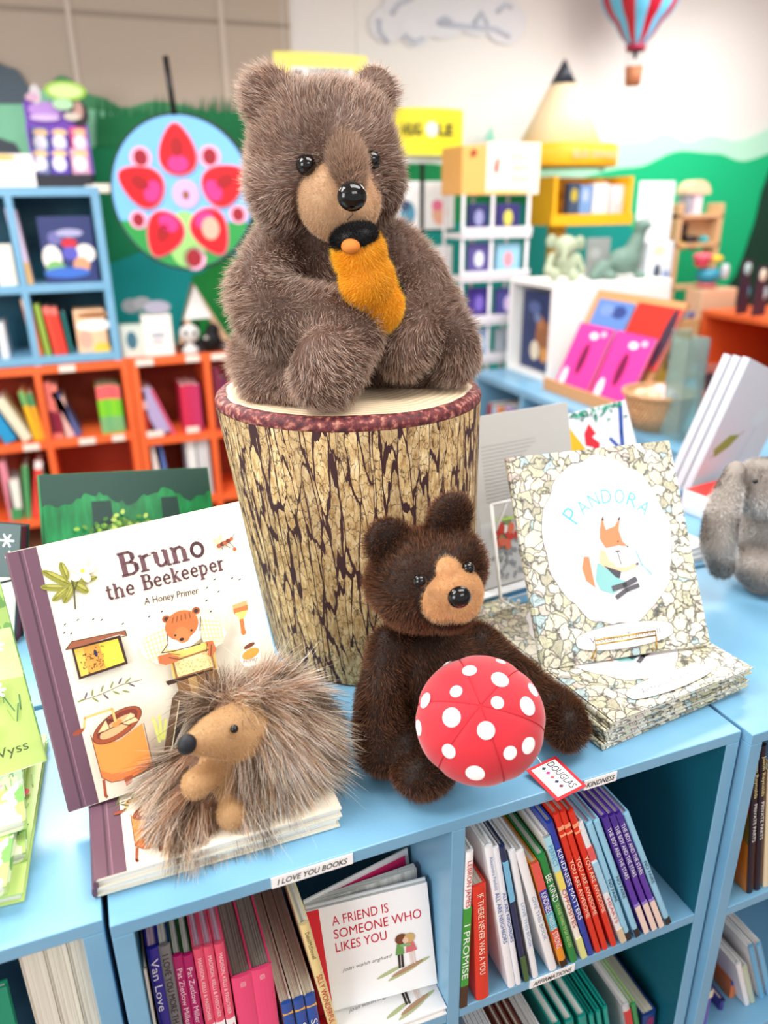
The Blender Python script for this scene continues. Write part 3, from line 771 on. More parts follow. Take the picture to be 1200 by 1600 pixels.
# ================================================================== BROWN BEAR
def brown_bear():
    A = lambda px, py, y: at(px, py, y=y)
    root = thing('teddy_bear', 'dark brown plush bear with a tan muzzle sitting behind a red toadstool cushion', 'plush toy', (.325, .72, TOP))
    B = [('e', A(665, 905, .70), (.066, .06, .056)), ('e', A(620, 915, .70), (.03, .035, .04)), ('e', A(700, 885, .70), (.042, .045, .045)),
         ('e', A(700, 932, .665), (.036, .04, .034)),
         ('e', A(668, 1030, .725), (.055, .05, .055)), ('e', A(672, 1110, .725), (.068, .06, .075)),
         ('l', [A(612, 1010, .72), A(596, 1080, .70), A(592, 1140, .685), A(600, 1178, .675)], [.026, .028, .03, .032]),
         ('l', [A(745, 1010, .72), A(800, 1060, .70), A(838, 1110, .685), A(848, 1140, .675)], [.028, .03, .03, .028]),
         ('l', [A(640, 1170, .69), A(640, 1195, .66)], [.034, .032]),
         ('l', [A(760, 1160, .72), A(820, 1165, .69), A(866, 1152, .665)], [.036, .028, .028])]
    f1 = at(655, 1228, y=.64); B.append(('e', np.array([f1[0], .625, TOP+.029]), (.036, .030, .027), Rxyz(-15, 0, 0)))
    f2 = at(872, 1150, y=.65); B.append(('e', np.array([f2[0], .636, TOP+.028]), (.026, .034, .028), Rxyz(0, 0, -30)))
    for px, py, a in ((608, 848, -30), (704, 808, 6)):
        B.append(('e', A(px, py, .705), (.028, .013, .030), Rxyz(0, a, 6)))
    zmin = TOP+.005
    def lift(b):
        if b[0] == 'e': return ('e', np.array([b[1][0], b[1][1], max(b[1][2], zmin+b[2][2])]), *b[2:])
        return ('l', [np.array([p[0], p[1], max(p[2], zmin+r)]) for p, r in zip(b[1], b[2])], b[2])
    B = [lift(b) for b in B]
    nose_p = A(718, 934, .63)
    mc = A(706, 932, .648)
    m_in = inside(mc, (.040, .034, .032)); m_in2 = inside(A(690, 893, .668), (.02, .03, .022))
    keep = lambda P: (m_in(P) | m_in2(P)) & (P[:, 1] < .668)
    def dirfn(P, N):
        up = np.clip((P[:, 2]-1.11)/.02, 0, 1)[:, None]
        tang = up*nrm(P-nose_p[None])*1.0+(1-up)*np.array([[0, -.1, -1.0]]); tang = tang-N*(tang*N).sum(1, keepdims=True)
        return N*.8+tang*.5+field(P, 60, 4)*.35+rs.normal(size=P.shape)*.15
    plush(root, B, ramp2((58, 31, 18), (140, 92, 62), .16, (176, 130, 98), .06), 90000, .0078, .0005, dirfn, (42, 24, 15), keep=keep, seg=2, voxel=.0042, clump=.1)
    V, N, T = blob_mesh([('e', mc+np.array([0, .006, 0]), (.0365, .03, .030)), ('e', A(694, 897, .662), (.019, .02, .02), Rxyz(0, -10, 0)), ('e', A(716, 943, .640), (.022, .02, .018))], .0025)
    S = strands(V, N, T, 22000, .0042, .0003, lambda P, N_: N_*.9+rs.normal(size=P.shape)*.3+np.array([[0, 0, -.2]]), ramp2((222, 168, 116), (246, 212, 164), .06), seg=2)
    muzzle = np_build('muzzle', [(V, T, np.tile(shade((226, 178, 128)), (len(V), 1))), S], FUR, root)
    gloss = paint((6, 6, 8), 0.08)
    mb = MB(); mb.ell(A(718, 933, .612), (.0125, .010, .0115), gloss); mb.build('nose', root).parent = muzzle
    for px, py, yy in ((656, 908, .640), (731, 888, .652)):
        mb = MB(); mb.ell(A(px, py, yy), .0072, gloss); mb.build('eye', root)
brown_bear()

# ================================================================== TOADSTOOL CUSHION
def toadstool():
    cen = at(750, 1124, y=.592); 
    view = nrm((CAM-cen)[None])[0]
    ax = nrm((view+np.array([0, 0, .42]))[None])[0]          # cap axis, tipped up from the line to the viewer
    R = Vector(ax).to_track_quat('Z', 'Y').to_matrix()
    k = float((cen-CAM) @ FWD)/1200.0; a = 101*k; c = .052
    z_low = cen[2]-a*.93
    cen = cen+np.array([0, 0, max(0, TOP+.003-z_low)*0.0])
    root = thing('toadstool_cushion', 'red plush toadstool cap with white spots leaning on the brown bear', 'plush toy', (cen[0], cen[1], TOP))
    red = NT('red_plush'); v = red.coords(); nz = red.n('TexNoise', Scale=900.0, Detail=2.0); red.l(v, nz.inputs['Vector'])
    red.b.inputs['Base Color'].default_value = (*L3((194, 12, 36)), 1); red.b.inputs['Roughness'].default_value = .75
    red.b.inputs['Sheen Weight'].default_value = .4; red.bump(nz.outputs[0], .25, .0006)
    whitep = paint((252, 250, 248), .85)
    Rn = np.array(R)
    def dome(th, ph, k_=1.0): # th polar from axis
        p = np.array([a*math.sin(th)*math.cos(ph), a*math.sin(th)*math.sin(ph), c*math.cos(th) if th < math.pi/2 else .018*math.cos(th)])
        # panels pull in slightly at the seams
        q = 1-0.022*abs(math.cos(3*ph+.35))**14*min(1, math.sin(th)*2)
        return cen+Rn @ (p*q*k_)
    nu, nv = 120, 30; vs2 = []; 
    for j in range(nv+1):
        th = math.pi*j/nv
        for i in range(nu): vs2.append(dome(max(th, 1e-4), 2*math.pi*i/nu))
    fr = [(j*nu+i, (j+1)*nu+i, (j+1)*nu+(i+1) % nu, j*nu+(i+1) % nu) for j in range(18) for i in range(nu)]
    fw = [(j*nu+i, (j+1)*nu+i, (j+1)*nu+(i+1) % nu, j*nu+(i+1) % nu) for j in range(18, nv) for i in range(nu)]
    mb = MB(); mb.add(vs2, fr, red.m, True); mb.build('cap', root)
    mb = MB(); mb.add(vs2, fw, whitep, True); mb.build('underside', root)
    for s6 in range(6):
        ph = (math.pi*(s6+.5)-.35)/3+math.pi/6*0
        ph = (math.pi*s6-.35)/3
        mb = MB(); mb.tube([dome(.02+.085*q, ph, 1.0015) for q in range(19)], .0006, paint((170, 24, 40), .8), 5); mb.build('seam', root)
    # spots where the photo shows them
    spots = [(452, 845, 26, 11), (553, 878, 33, 24), (693, 838, 24, 12), (690, 918, 40, 32), (493, 972, 28, 25), (354, 1012, 36, 36), (678, 1022, 28, 26), (814, 1037, 36, 42),
             (472, 1088, 41, 42), (627, 1147, 37, 38), (324, 1135, 22, 36), (460, 1240, 27, 32), (735, 1248, 29, 31), (818, 1215, 22, 38), (578, 1340, 42, 28), (838, 965, 16, 34)]
    Ri = Rn.T
    for sx, sy, r1, r2 in spots:
        px, py = 540+sx/2.857, 740+sy/2.857
        d = ray(px, py); o = Ri @ (CAM-cen); dl = Ri @ d; s_ = np.array([a, a, c])
        oo, dd = o/s_, dl/s_; A_, B_, C_ = dd @ dd, 2*oo @ dd, oo @ oo-1; disc = B_*B_-4*A_*C_
        t_h = (-B_-math.sqrt(max(disc, 0)))/(2*A_); q = o+dl*t_h
        n0 = q/(s_*s_); n0 /= np.linalg.norm(n0); rad = max(r1, r2)/2.857*k*.97
        e1 = np.cross(n0, [0, 0, 1.0]); e1 = e1/np.linalg.norm(e1) if np.linalg.norm(e1) > 1e-6 else np.array([1., 0, 0]); e2 = np.cross(n0, e1)
        pts = [q]; 
        for rr in (.5, 1.0):
            for i in range(24):
                w = q+(e1*math.cos(i*math.pi/12)+e2*math.sin(i*math.pi/12))*rad*rr
                kk = math.sqrt(((w/s_)**2).sum()); pts.append(w/kk)
        pts = [cen+Rn @ (p*1.012 if i < 25 else p*1.004) for i, p in enumerate(pts)]
        f = [(0, 1+i, 1+(i+1) % 24) for i in range(24)]+[(1+i, 25+i, 25+(i+1) % 24, 1+(i+1) % 24) for i in range(24)]
        mb = MB(); mb.add(pts, f, whitep, True); mb.build('white_spot', root)
    mb = MB(); mb.cyl(cen-ax*.012, cen-ax*.045, .028, .024, whitep); mb.build('stem', root)
toadstool()

def toy_tag():
    # card lying over the table edge: hinge corner to lower corner
    P0, P1, P2, P3 = at(822, 1203, z=TOP+.009), at(868, 1181, z=TOP+.009), at(917, 1228, y=FY-.012), at(878, 1254, y=FY-.014)
    P2 = at(917, 1228, z=TOP-.002); P3 = at(878, 1254, z=TOP-.006)
    U = P2-P1; W = P0-P1; n_ = np.cross(U, W); n_ /= np.linalg.norm(n_)
    if n_[2] < 0: n_ = -n_
    P0 = P1+W; P3 = P1+W+U
    root = thing('toy_tag', 'small white card tag with red border lettered DOUGLAS, lying by the toadstool', 'tag', P1)
    mb = MB(); mb.prism([P0, P1, P2, P3], -n_*.0008, paint((214, 32, 48), .5)); mb.build('card', root)
    mb = MB(); q = [P1+U*a_+W*b_+n_*.0003 for a_, b_ in ((.07, .1), (.93, .1), (.93, .9), (.07, .9))]
    mb.add(q, [(0, 1, 2, 3)], paint((250, 250, 248), .5))
    # lettering runs along the long side
    Ul = U/np.linalg.norm(U); up = -W/np.linalg.norm(W)
    dk = paint((24, 30, 40), .5)
    put_text(mb, 'DOUGLAS', dk, P1+U*.10+W*.42+n_*.0006, Ul, up, np.linalg.norm(U)*.78, np.linalg.norm(W)*.22)
    for i, rgb in enumerate(((20, 50, 60), (220, 40, 130), (200, 90, 100), (40, 30, 90), (120, 20, 60))):
        c = P1+U*(.17+.14*i)+W*.58+n_*.0006; s1, s2 = U*.045, W*.07
        mb.add([c-s1, c-s2, c+s1, c+s2], [(0, 1, 2, 3)], paint(rgb, .5))
    for i in range(3):
        c = P1+U*.12+W*(.72+.06*i)+n_*.0006; mb.add([c, c+U*.6, c+U*.6+W*.012, c+W*.012], [(0, 1, 2, 3)], paint((170, 172, 176), .5))
    mb.build('printed_face', root)
    mb = MB(); mb.tube([P1+W*.5+U*.02, P1+W*.5-U*.25+np.array([0, 0, .004])], .0005, WHITE, 5); mb.build('string', root)
toy_tag()

# ================================================================== HEDGEHOG
def hedgehog():
    A = lambda px, py, y: at(px, py, y=y)
    zb = TOP+.026
    root = thing('hedgehog_plush', 'small tan plush hedgehog with long shaggy hair sitting on the beekeeper books', 'plush toy', (.075, .68, zb))
    hc = A(378, 1140, .672)
    body = [('e', hc, (.036, .034, .034)), ('l', [hc, A(335, 1150, .655), A(305, 1160, .642)], [.032, .021, .011]),
            ('e', A(352, 1225, .672), (.03, .027, .036)), ('e', A(385, 1210, .69), (.034, .034, .044)),
            ('l', [A(330, 1205, .655), A(306, 1225, .64)], [.013, .015]),
            ('l', [A(365, 1250, .66), A(362, 1276, .632)], [.014, .0155])]
    def lift(b):
        if b[0] == 'e': return ('e', np.array([b[1][0], b[1][1], max(b[1][2], zb+b[2][2])]), *b[2:])
        return ('l', [np.array([p[0], p[1], max(p[2], zb+r)]) for p, r in zip(b[1], b[2])], b[2])
    body = [lift(b) for b in body]
    V, N, T = blob_mesh(body, .0032)
    S = strands(V, N, T, 34000, .0026, .00028, lambda P, N_: N_*.7+rs.normal(size=P.shape)*.35+np.array([[0.2, 0, -.3]]), ramp2((200, 158, 112), (240, 208, 166), .08), seg=2)
    np_build('body', [(V, T, np.tile(shade((206, 164, 116)), (len(V), 1))), S], FUR, root)
    blk = NT('dark_fabric'); blk.b.inputs['Base Color'].default_value = (*L3((14, 18, 26)), 1); blk.b.inputs['Roughness'].default_value = .6
    mb = MB(); mb.ell(A(292, 1163, .636), (.0095, .0085, .0105), blk.m, Rxyz(0, 20, 0)); mb.build('nose', root)
    mb = MB(); mb.ell(A(366, 1139, .6395), .0042, paint((8, 6, 6), .1)); mb.build('eye', root)
    # shaggy coat over the back of the head, shoulders, sides and base
    coat = [('e', A(405, 1125, .695), (.046, .04, .045)), ('e', A(420, 1175, .70), (.046, .042, .05)), ('e', A(400, 1235, .70), (.05, .042, .045)),
            ('e', A(300, 1270, .665), (.030, .028, .022)), ('e', A(345, 1265, .69), (.05, .04, .03)), ('e', A(360, 1104, .69), (.020, .022, .018))]
    coat = [lift(b) for b in coat]
    V, N, T = blob_mesh(coat, .004)
    face_in = inside(A(338, 1158, .63), (.044, .055, .030)); belly = inside(A(340, 1240, .62), (.020, .045, .046))
    crown = A(370, 1088, .675)
    def keep(P, N_): 
        return ~(face_in(P) | belly(P))
    def dirfn(P, N_):
        away = nrm(P-crown[None]); r_ = np.array([[RT[0], RT[1], 0]])
        low = np.clip((zb+.05-P[:, 2])/.03, 0, 1)[:, None]
        left = (P[:, 0] < .045)[:, None]*1.0
        d = N_*.45+away*.75+r_*.12+low*(N_*.2+np.array([[-.1, -.35, -.25]]))
        tuft = np.clip(1-np.linalg.norm(P-crown[None], axis=1)/.028, 0, 1)[:, None]
        d = d*(1-tuft)+tuft*(np.array([[-.05, 0, 1.1]])+away*.25)
        return d+field(P, 55, 8)*.34+rs.normal(size=P.shape)*.20
    def lf(P, N_): return 1.0+0.15*field(P, 30, 9)[:, 0]
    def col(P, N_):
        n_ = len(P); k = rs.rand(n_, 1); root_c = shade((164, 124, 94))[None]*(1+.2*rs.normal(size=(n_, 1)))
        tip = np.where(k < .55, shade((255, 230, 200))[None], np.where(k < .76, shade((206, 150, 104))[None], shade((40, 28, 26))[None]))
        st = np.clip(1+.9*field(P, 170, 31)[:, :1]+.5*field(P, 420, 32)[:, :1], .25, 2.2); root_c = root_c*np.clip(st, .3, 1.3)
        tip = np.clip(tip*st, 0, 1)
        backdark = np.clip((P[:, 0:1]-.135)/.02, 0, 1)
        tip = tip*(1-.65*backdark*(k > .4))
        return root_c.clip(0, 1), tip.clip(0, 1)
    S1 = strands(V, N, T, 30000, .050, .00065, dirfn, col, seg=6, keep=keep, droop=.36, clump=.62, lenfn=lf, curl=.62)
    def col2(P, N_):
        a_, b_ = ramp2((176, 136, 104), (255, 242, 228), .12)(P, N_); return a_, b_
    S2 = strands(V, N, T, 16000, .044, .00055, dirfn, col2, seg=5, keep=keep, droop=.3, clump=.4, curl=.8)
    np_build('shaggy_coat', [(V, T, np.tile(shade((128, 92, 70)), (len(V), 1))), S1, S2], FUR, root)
hedgehog()

# ================================================================== GREY RABBIT
def rabbit():
    A = lambda px, py, y: at(px, py, y=y)
    root = thing('rabbit_plush', 'mottled grey plush rabbit with long hanging ears on the blue top at the right edge', 'plush toy', (.99, .87, TOP))
    B = [('e', A(1192, 762, .88), (.052, .05, .048)), ('e', A(1205, 870, .89), (.066, .06, .085)), ('e', A(1185, 905, .86), (.04, .05, .035)),
         ('l', [A(1150, 735, .875), A(1128, 800, .865), A(1122, 850, .86), A(1128, 885, .86)], [.016, .026, .028, .02]),
         ('l', [A(1215, 740, .86), A(1235, 820, .85)], [.02, .026])]
    def lift(b):
        if b[0] == 'e': return ('e', np.array([b[1][0], b[1][1], max(b[1][2], TOP+.004+b[2][2])]), *b[2:])
        return ('l', [np.array([p[0], p[1], max(p[2], TOP+.004+r)]) for p, r in zip(b[1], b[2])], b[2])
    def col(P, N):
        n_ = len(P); m = field(P, 70, 21)[:, :1]; g = np.clip(.6+m*1.1, 0, 1)
        R = shade((104, 94, 88))[None]*(1-g)+shade((220, 212, 204))[None]*g; Tt = shade((160, 150, 144))[None]*(1-g)+shade((255, 250, 246))[None]*g
        j = (1+rs.normal(size=(n_, 1))*.12).clip(.5, 1.5); return (R*j).clip(0, 1), (Tt*j).clip(0, 1)
    plush(root, [lift(b) for b in B], col, 36000, .007, .0006, lambda P, N: N*.7+np.array([[0, 0, -.5]])+field(P, 60, 4)*.4+rs.normal(size=P.shape)*.2, (170, 160, 152), seg=2, voxel=.005)
    mb = MB(); mb.ell(A(1180, 752, .826), .004, paint((10, 8, 8), .1)); mb.build('eye', root)
rabbit()

# ================================================================== BOOKS ON TOP OF THE CASES
CREAM = paint((240, 233, 214), 0.4); PLUM = paint((104, 72, 88), 0.5)
PB = pose((-0.084, 0.715, 0.977), -1.17, 22.9, 4.92)
PBW, PBH = 0.247, 0.282
M_B = uvmap(PB)
def art_beekeeper(a):
    m = M_B
    q = lambda *pts: [m(*p) for p in pts]
    k = 0.00068     # metres per photo pixel on the cover
    H = PBH
    a.poly([(0.0, 0.0005), (.0285, 0.0005), (.0285, H-.0005), (0.0, H-.0005)], (104, 72, 88))
    a.line([(.0115, .001), (.0115, H-.001)], .0022, (76, 50, 66)); a.line([(.0155, .001), (.0155, H-.001)], .0012, (140, 104, 120))
    ink = (104, 70, 78); dark = (60, 34, 24)
    a.serif('Bruno', m(190, 901), m(324, 867), 36*k, ink)
    a.serif('the', m(168, 938), m(213, 927), 23*k, ink); a.serif('Beekeeper', m(224, 922), m(353, 889), 23*k, ink)
    a.text('A Honey Primer', m(226, 945), m(311, 927), 11*k, dark, 0.0, .1)
    a.text('Aneta', m(268, 1197), m(302, 1188), 11*k, (110, 50, 50))
    # white flower and olive leaves, top left
    for px, py, l, w, ang in ((88, 903, 24, 8, 150), (100, 892, 15, 7, 110), (84, 918, 19, 7, 175), (108, 925, 19, 8, -115), (95, 928, 16, 7, -140), (128, 908, 15, 8, 20), (126, 918, 14, 8, -35), (140, 905, 12, 5, 15)):
        c = m(px, py); a.ell(c, l*k, w*k*.8, (140, 140, 52), ang-12); a.ell((c[0]+.001, c[1]+.001), l*k*.6, w*k*.35, (176, 172, 84), ang-12)
        a.line([(c[0]-l*k*.9*math.cos(math.radians(ang-12)), c[1]-l*k*.9*math.sin(math.radians(ang-12))), (c[0]+l*k*.9*math.cos(math.radians(ang-12)), c[1]+l*k*.9*math.sin(math.radians(ang-12)))], .0005, (80, 84, 30))
    a.line(q((118, 952), (116, 920), (112, 906)), .0016, (74, 76, 40)); a.line(q((117, 922), (125, 898)), .0010, (74, 76, 40))
    for ang in range(0, 360, 72):
        c = m(129, 892); a.ell((c[0]+.0075*math.cos(math.radians(ang)), c[1]+.0075*math.sin(math.radians(ang))), .0062, .0042, (246, 236, 190), ang); a.ell((c[0]+.0075*math.cos(math.radians(ang)), c[1]+.0075*math.sin(math.radians(ang))), .0055, .0036, (254, 252, 240), ang)
    a.ell(m(129, 892), .0022, .0022, (226, 200, 70))
    # the bee with a pail
    for px, py, r_, c_ in ((342, 853, 4, (170, 84, 40)), (347, 850, 4, (92, 40, 24)), (351, 848, 4, (178, 90, 44)), (356, 845, 4, (120, 50, 30)), (361, 842, 3.2, (196, 96, 50))):
        a.ell(m(px, py), r_*k, r_*k*.9, c_)
    a.ell(m(343, 842), 7*k, 3*k, (244, 222, 160), 60); a.ell(m(336, 846), 6*k, 2.6*k, (244, 222, 160), 100)
    for p1, p2 in (((358, 848), (366, 856)), ((352, 852), (359, 856)), ((362, 840), (366, 834)), ((346, 855), (348, 859))): a.line(q(p1, p2), .0006, dark)
    a.ell(m(366, 858), 3*k, 3.4*k, (196, 96, 40))
    for px, py in ((335, 905), (362, 903), (374, 905), (323, 918), (341, 924), (322, 938), (329, 955), (253, 955), (233, 963), (102, 975), (122, 968), (146, 967), (159, 968), (192, 974), (101, 988), (112, 989)):
        a.ell(m(px, py), 2.4*k, 1.0*k, (50, 40, 36), 25)
    # hanging honeycomb frame
    a.poly(q((112, 1012), (188, 992), (200, 1036), (124, 1061)), dark); a.poly(q((116, 1014), (184, 997), (195, 1033), (127, 1056)), (240, 196, 84))
    rg_ = random.Random(3)
    a.poly(q((150, 1006), (184, 997), (195, 1033), (160, 1045)), (246, 216, 70)); a.poly(q((130, 1011), (155, 1005), (166, 1042), (139, 1051)), (236, 164, 70))
    for _ in range(60):
        px, py = rg_.gauss(144, 9), rg_.gauss(1030, 11)
        if 122 < px < 190 and 1006 < py < 1050: a.ell(m(px, py), 1.7*k, .7*k, (70, 46, 30), rg_.uniform(0, 180), 6)
    a.ell(m(150, 1019), 2.6*k, 6*k, (40, 44, 70), 5)
    a.poly(q((103, 1014), (113, 1001), (196, 984), (198, 992), (186, 990), (112, 1013)), (150, 88, 60)); a.line(q((103, 1014), (113, 1001), (196, 984), (198, 992), (104, 1014)), .0008, dark)
    # olive sprig
    a.line(q((124, 1094), (160, 1082), (190, 1068), (222, 1060)), .0008, (96, 96, 50))
    for i, (px, py, an) in enumerate(((135, 1085, 60), (145, 1080, 70), (160, 1074, 60), (166, 1086, -60), (175, 1068, 55), (150, 1091, -50), (188, 1062, 50), (200, 1061, 30), (197, 1078, -30), (206, 1068, -40), (182, 1080, -40), (128, 1092, 10))):
        a.ell(m(px, py), 6*k, 1.5*k, (132, 138, 70) if i % 3 else (98, 84, 96), an)
    # beekeeper bear
    a.poly(q((262, 976), (248, 974), (228, 990), (217, 1008), (224, 1024), (246, 1036), (262, 1030), (268, 1000)), (252, 246, 222))
    a.poly(q((300, 962), (322, 958), (344, 972), (352, 988), (346, 1003), (330, 1012), (318, 1004), (310, 985)), (252, 246, 222))
    plaid = (236, 206, 110)
    for i in range(6):
        a.line(q((222+6*i, 1000-4*i), (236+5*i, 1033-2*i)), .0006, plaid); a.line(q((222+2*i, 998+6*i), (262+i, 980+8*i)), .0006, plaid)
        a.line(q((312+6*i, 962+2*i), (322+5*i, 1002-i)), .0006, plaid); a.line(q((306+2*i, 968+7*i), (344+i, 970+6*i)), .0006, plaid)
    a.poly(q((262, 1014), (290, 1012), (322, 1000), (332, 1004), (338, 1042), (270, 1058)), (246, 206, 110))
    a.poly(q((258, 985), (262, 1014), (292, 1012), (312, 996), (311, 968), (300, 960)), (250, 246, 232))
    a.line(q((259, 980), (262, 1004), (252, 1018), (268, 1016), (312, 1004)), .0010, dark); a.line(q((312, 962), (311, 984)), .0010, dark)
    for px, py in ((259, 966), (305, 953)): a.ell(m(px, py), 6.5*k, 6*k, (160, 86, 46)); a.ell(m(px, py), 3.4*k, 3.2*k, (64, 36, 24))
    a.ell(m(283, 975), 27*k, 23*k, (196, 112, 58), 16); a.ell(m(284, 990), 12*k, 13*k, (206, 128, 72), 10)
    a.ell(m(283, 997), 3.6*k, 2.6*k, (40, 24, 20)); a.ell(m(273, 991), 1.7*k, 1.7*k, (40, 24, 20)); a.ell(m(298, 983), 1.7*k, 1.7*k, (40, 24, 20))
    for i in range(5): a.line(q((268+7*i, 972-2*i), (270+6*i, 963-2*i)), .0006, (120, 62, 34))
    a.poly(q((258, 1062), (330, 1040), (334, 1046), (262, 1068)), dark)
    a.poly(q((268, 1030), (328, 1010), (335, 1041), (274, 1058)), (150, 104, 60)); a.poly(q((271, 1032), (325, 1014), (331, 1039), (277, 1055)), (244, 222, 160))
    for _ in range(70):
        u_, v_2 = rg_.random(), rg_.random(); px = 273+54*u_+5*v_2; py = 1032-18*u_+21*v_2
        a.ell(m(px, py), 1.0*k, .9*k, (206, 168, 96), 0, 6)
    for pts in (((246, 1022), (262, 1018), (280, 1024), (276, 1030), (258, 1036), (247, 1033)), ((318, 1000), (330, 998), (336, 1012), (328, 1024), (322, 1020), (324, 1010))): a.poly(q(*pts), (192, 108, 62))
    for p1, p2 in (((262, 1018), (280, 1020)), ((263, 1024), (278, 1027)), ((322, 1002), (320, 1016)), ((328, 1004), (327, 1022))): a.line(q(p1, p2), .0007, dark)
    # hive stand
    a.poly(q((274, 1062), (336, 1042), (352, 1092), (290, 1120)), (128, 92, 56)); a.poly(q((292, 1056), (304, 1052), (318, 1104), (306, 1110)), (176, 140, 88)); a.poly(q((316, 1049), (324, 1046), (338, 1094), (330, 1098)), (84, 56, 40))
    a.poly(q((268, 1086), (277, 1075), (300, 1082), (290, 1110), (262, 1170), (255, 1168)), (96, 70, 46)); a.poly(q((278, 1096), (296, 1100), (270, 1160), (265, 1162)), (40, 30, 26))
    a.line(q((279, 1090), (267, 1166)), .0010, (236, 220, 180))
    for x0_, y0_, x1_, y1_ in ((250, 1150, 238, 1116), (252, 1150, 248, 1112), (255, 1150, 258, 1118), (249, 1154, 242, 1130)): a.line(q((x0_, y0_), (x1_, y1_)), .0030, (206, 208, 110))
    # brush and honey jar
    a.poly(q((360, 944), (382, 936), (384, 948), (362, 955)), (206, 170, 110)); a.poly(q((361, 950), (384, 943), (384, 951), (363, 958)), (196, 120, 60)); a.poly(q((364, 956), (384, 951), (378, 964), (372, 966)), (240, 214, 110))
    a.line(q((374, 965), (377, 986)), .0046, (196, 116, 56)); a.ell(m(377, 985), 4.2*k, 5*k, (196, 116, 56))
    a.ell(m(386, 1006), 10*k, 3.6*k, (120, 60, 34), 14); a.ell(m(388, 1024), 17*k, 15*k, (252, 250, 240)); a.ell(m(388, 1018), 15*k, 8*k, (232, 158, 66), 12)
    a.text('Honey', m(377, 1033), m(400, 1027), 6*k, (120, 80, 50), 0, .3)
    extractor(a, m, k)
    a.line(q((170, 1253), (205, 1240), (240, 1228), (275, 1222)), .0009, (86, 88, 60))
    for i, (px, py, an) in enumerate(((185, 1243, 50), (195, 1249, -30), (208, 1234, 55), (222, 1240, -30), (228, 1226, 50), (240, 1234, -30), (246, 1220, 40), (258, 1228, -20), (262, 1216, 50))):
        a.ell(m(px, py), 6.5*k, 1.5*k, (106, 112, 70), an)
def extractor(a, m, k):
    """honey extractor drum with crank"""
    q = lambda *pts: [m(*p) for p in pts]
    dark = (74, 34, 22); OR = (232, 144, 66); BR = (156, 74, 40)
    a.poly(q((143, 1142), (148, 1150), (185, 1152), (222, 1124), (236, 1183), (230, 1192), (205, 1208), (175, 1214), (160, 1206), (157, 1196)), OR)
    a.poly(q((157, 1196), (175, 1202), (205, 1197), (232, 1180), (238, 1186), (228, 1196), (205, 1209), (175, 1215), (160, 1208)), (208, 116, 60))
    a.line(q((143, 1142), (157, 1196), (160, 1208), (175, 1215), (205, 1209), (228, 1196), (238, 1186), (224, 1124)), .0007, dark)
    for p in (((163, 1211), (166, 1235), (169, 1238)), ((235, 1187), (240, 1204), (243, 1209))): a.line(q(*p), .0030, BR)
    a.poly(q((194, 1208), (207, 1203), (206, 1215), (198, 1221)), BR)
    a.ell(m(184, 1127), 41.5*k, 19.5*k, dark, 20); a.ell(m(184, 1127), 40.5*k, 18.5*k, BR, 20); a.ell(m(183.5, 1125.5), 35*k, 13.5*k, (122, 48, 34), 20); a.ell(m(184, 1129), 30*k, 10*k, (222, 170, 120), 20)
    a.poly(q((153, 1140), (166, 1118), (172, 1132)), (240, 200, 150)); a.poly(q((190, 1124), (204, 1108), (216, 1120), (200, 1126)), (240, 200, 150))
    a.line(q((155, 1141), (214, 1113)), .0008, dark); a.line(q((166, 1118), (204, 1128)), .0008, dark); a.line(q((153, 1140), (166, 1118), (172, 1132)), .0006, dark)
    a.ell(m(183, 1124), 8*k, 4*k, (214, 140, 70), 20)
    a.line(q((181, 1122), (176, 1102), (134, 1116), (133, 1132), (128, 1136)), .0026, (224, 184, 110))
    a.ell(m(124, 1138), 9*k, 3.6*k, (150, 70, 44), 12)
book('cream picture book with a plum spine and beekeeper bear, standing upright on its stack', PB, PBW, PBH, .011, CREAM, PLUM, PAGES, art_beekeeper, 'beekeeper picture books')
# copies lying flat beneath
def art_flat_beekeeper(a):
    # the same printing; only its lower strip is uncovered here
    M = M_B
    a.poly([(0.0, 0.0005), (.0285, 0.0005), (.0285, PBH-.0005), (0.0, PBH-.0005)], (104, 72, 88))
    a.line([(.0115, .001), (.0115, PBH-.001)], .0022, (76, 50, 66)); a.line([(.0155, .001), (.0155, PBH-.001)], .0012, (140, 104, 120))
    extractor(a, M, .00066)
    a.text('Aneta Frantiska Holasova', (.098, .052), (.236, .052), .0072, (120, 50, 50), .01)
    a.poly([(.122, .0215), (.134, .0215), (.134, .0245), (.122, .0245)], (20, 150, 140))
    a.poly([(.124, .0215), (.132, .0215), (.132, .0232), (.124, .0232)], (250, 247, 234))
    a.line([(.04, .05), (.06, .056), (.08, .06)], .0009, (86, 88, 60))
for i, (dx, dy, yw) in enumerate(((-.066, .616, -.4), (-.063, .612, .6))):
    z = TOP+.0012+i*.0125
    book('cream beekeeper picture book lying flat, %s of the two' % ('lower' if i == 0 else 'upper one under the hedgehog'), flat((dx, dy, z), yw, .012), .247, .288, .012, CREAM, PLUM, PAGES, art_flat_beekeeper, 'beekeeper picture books')

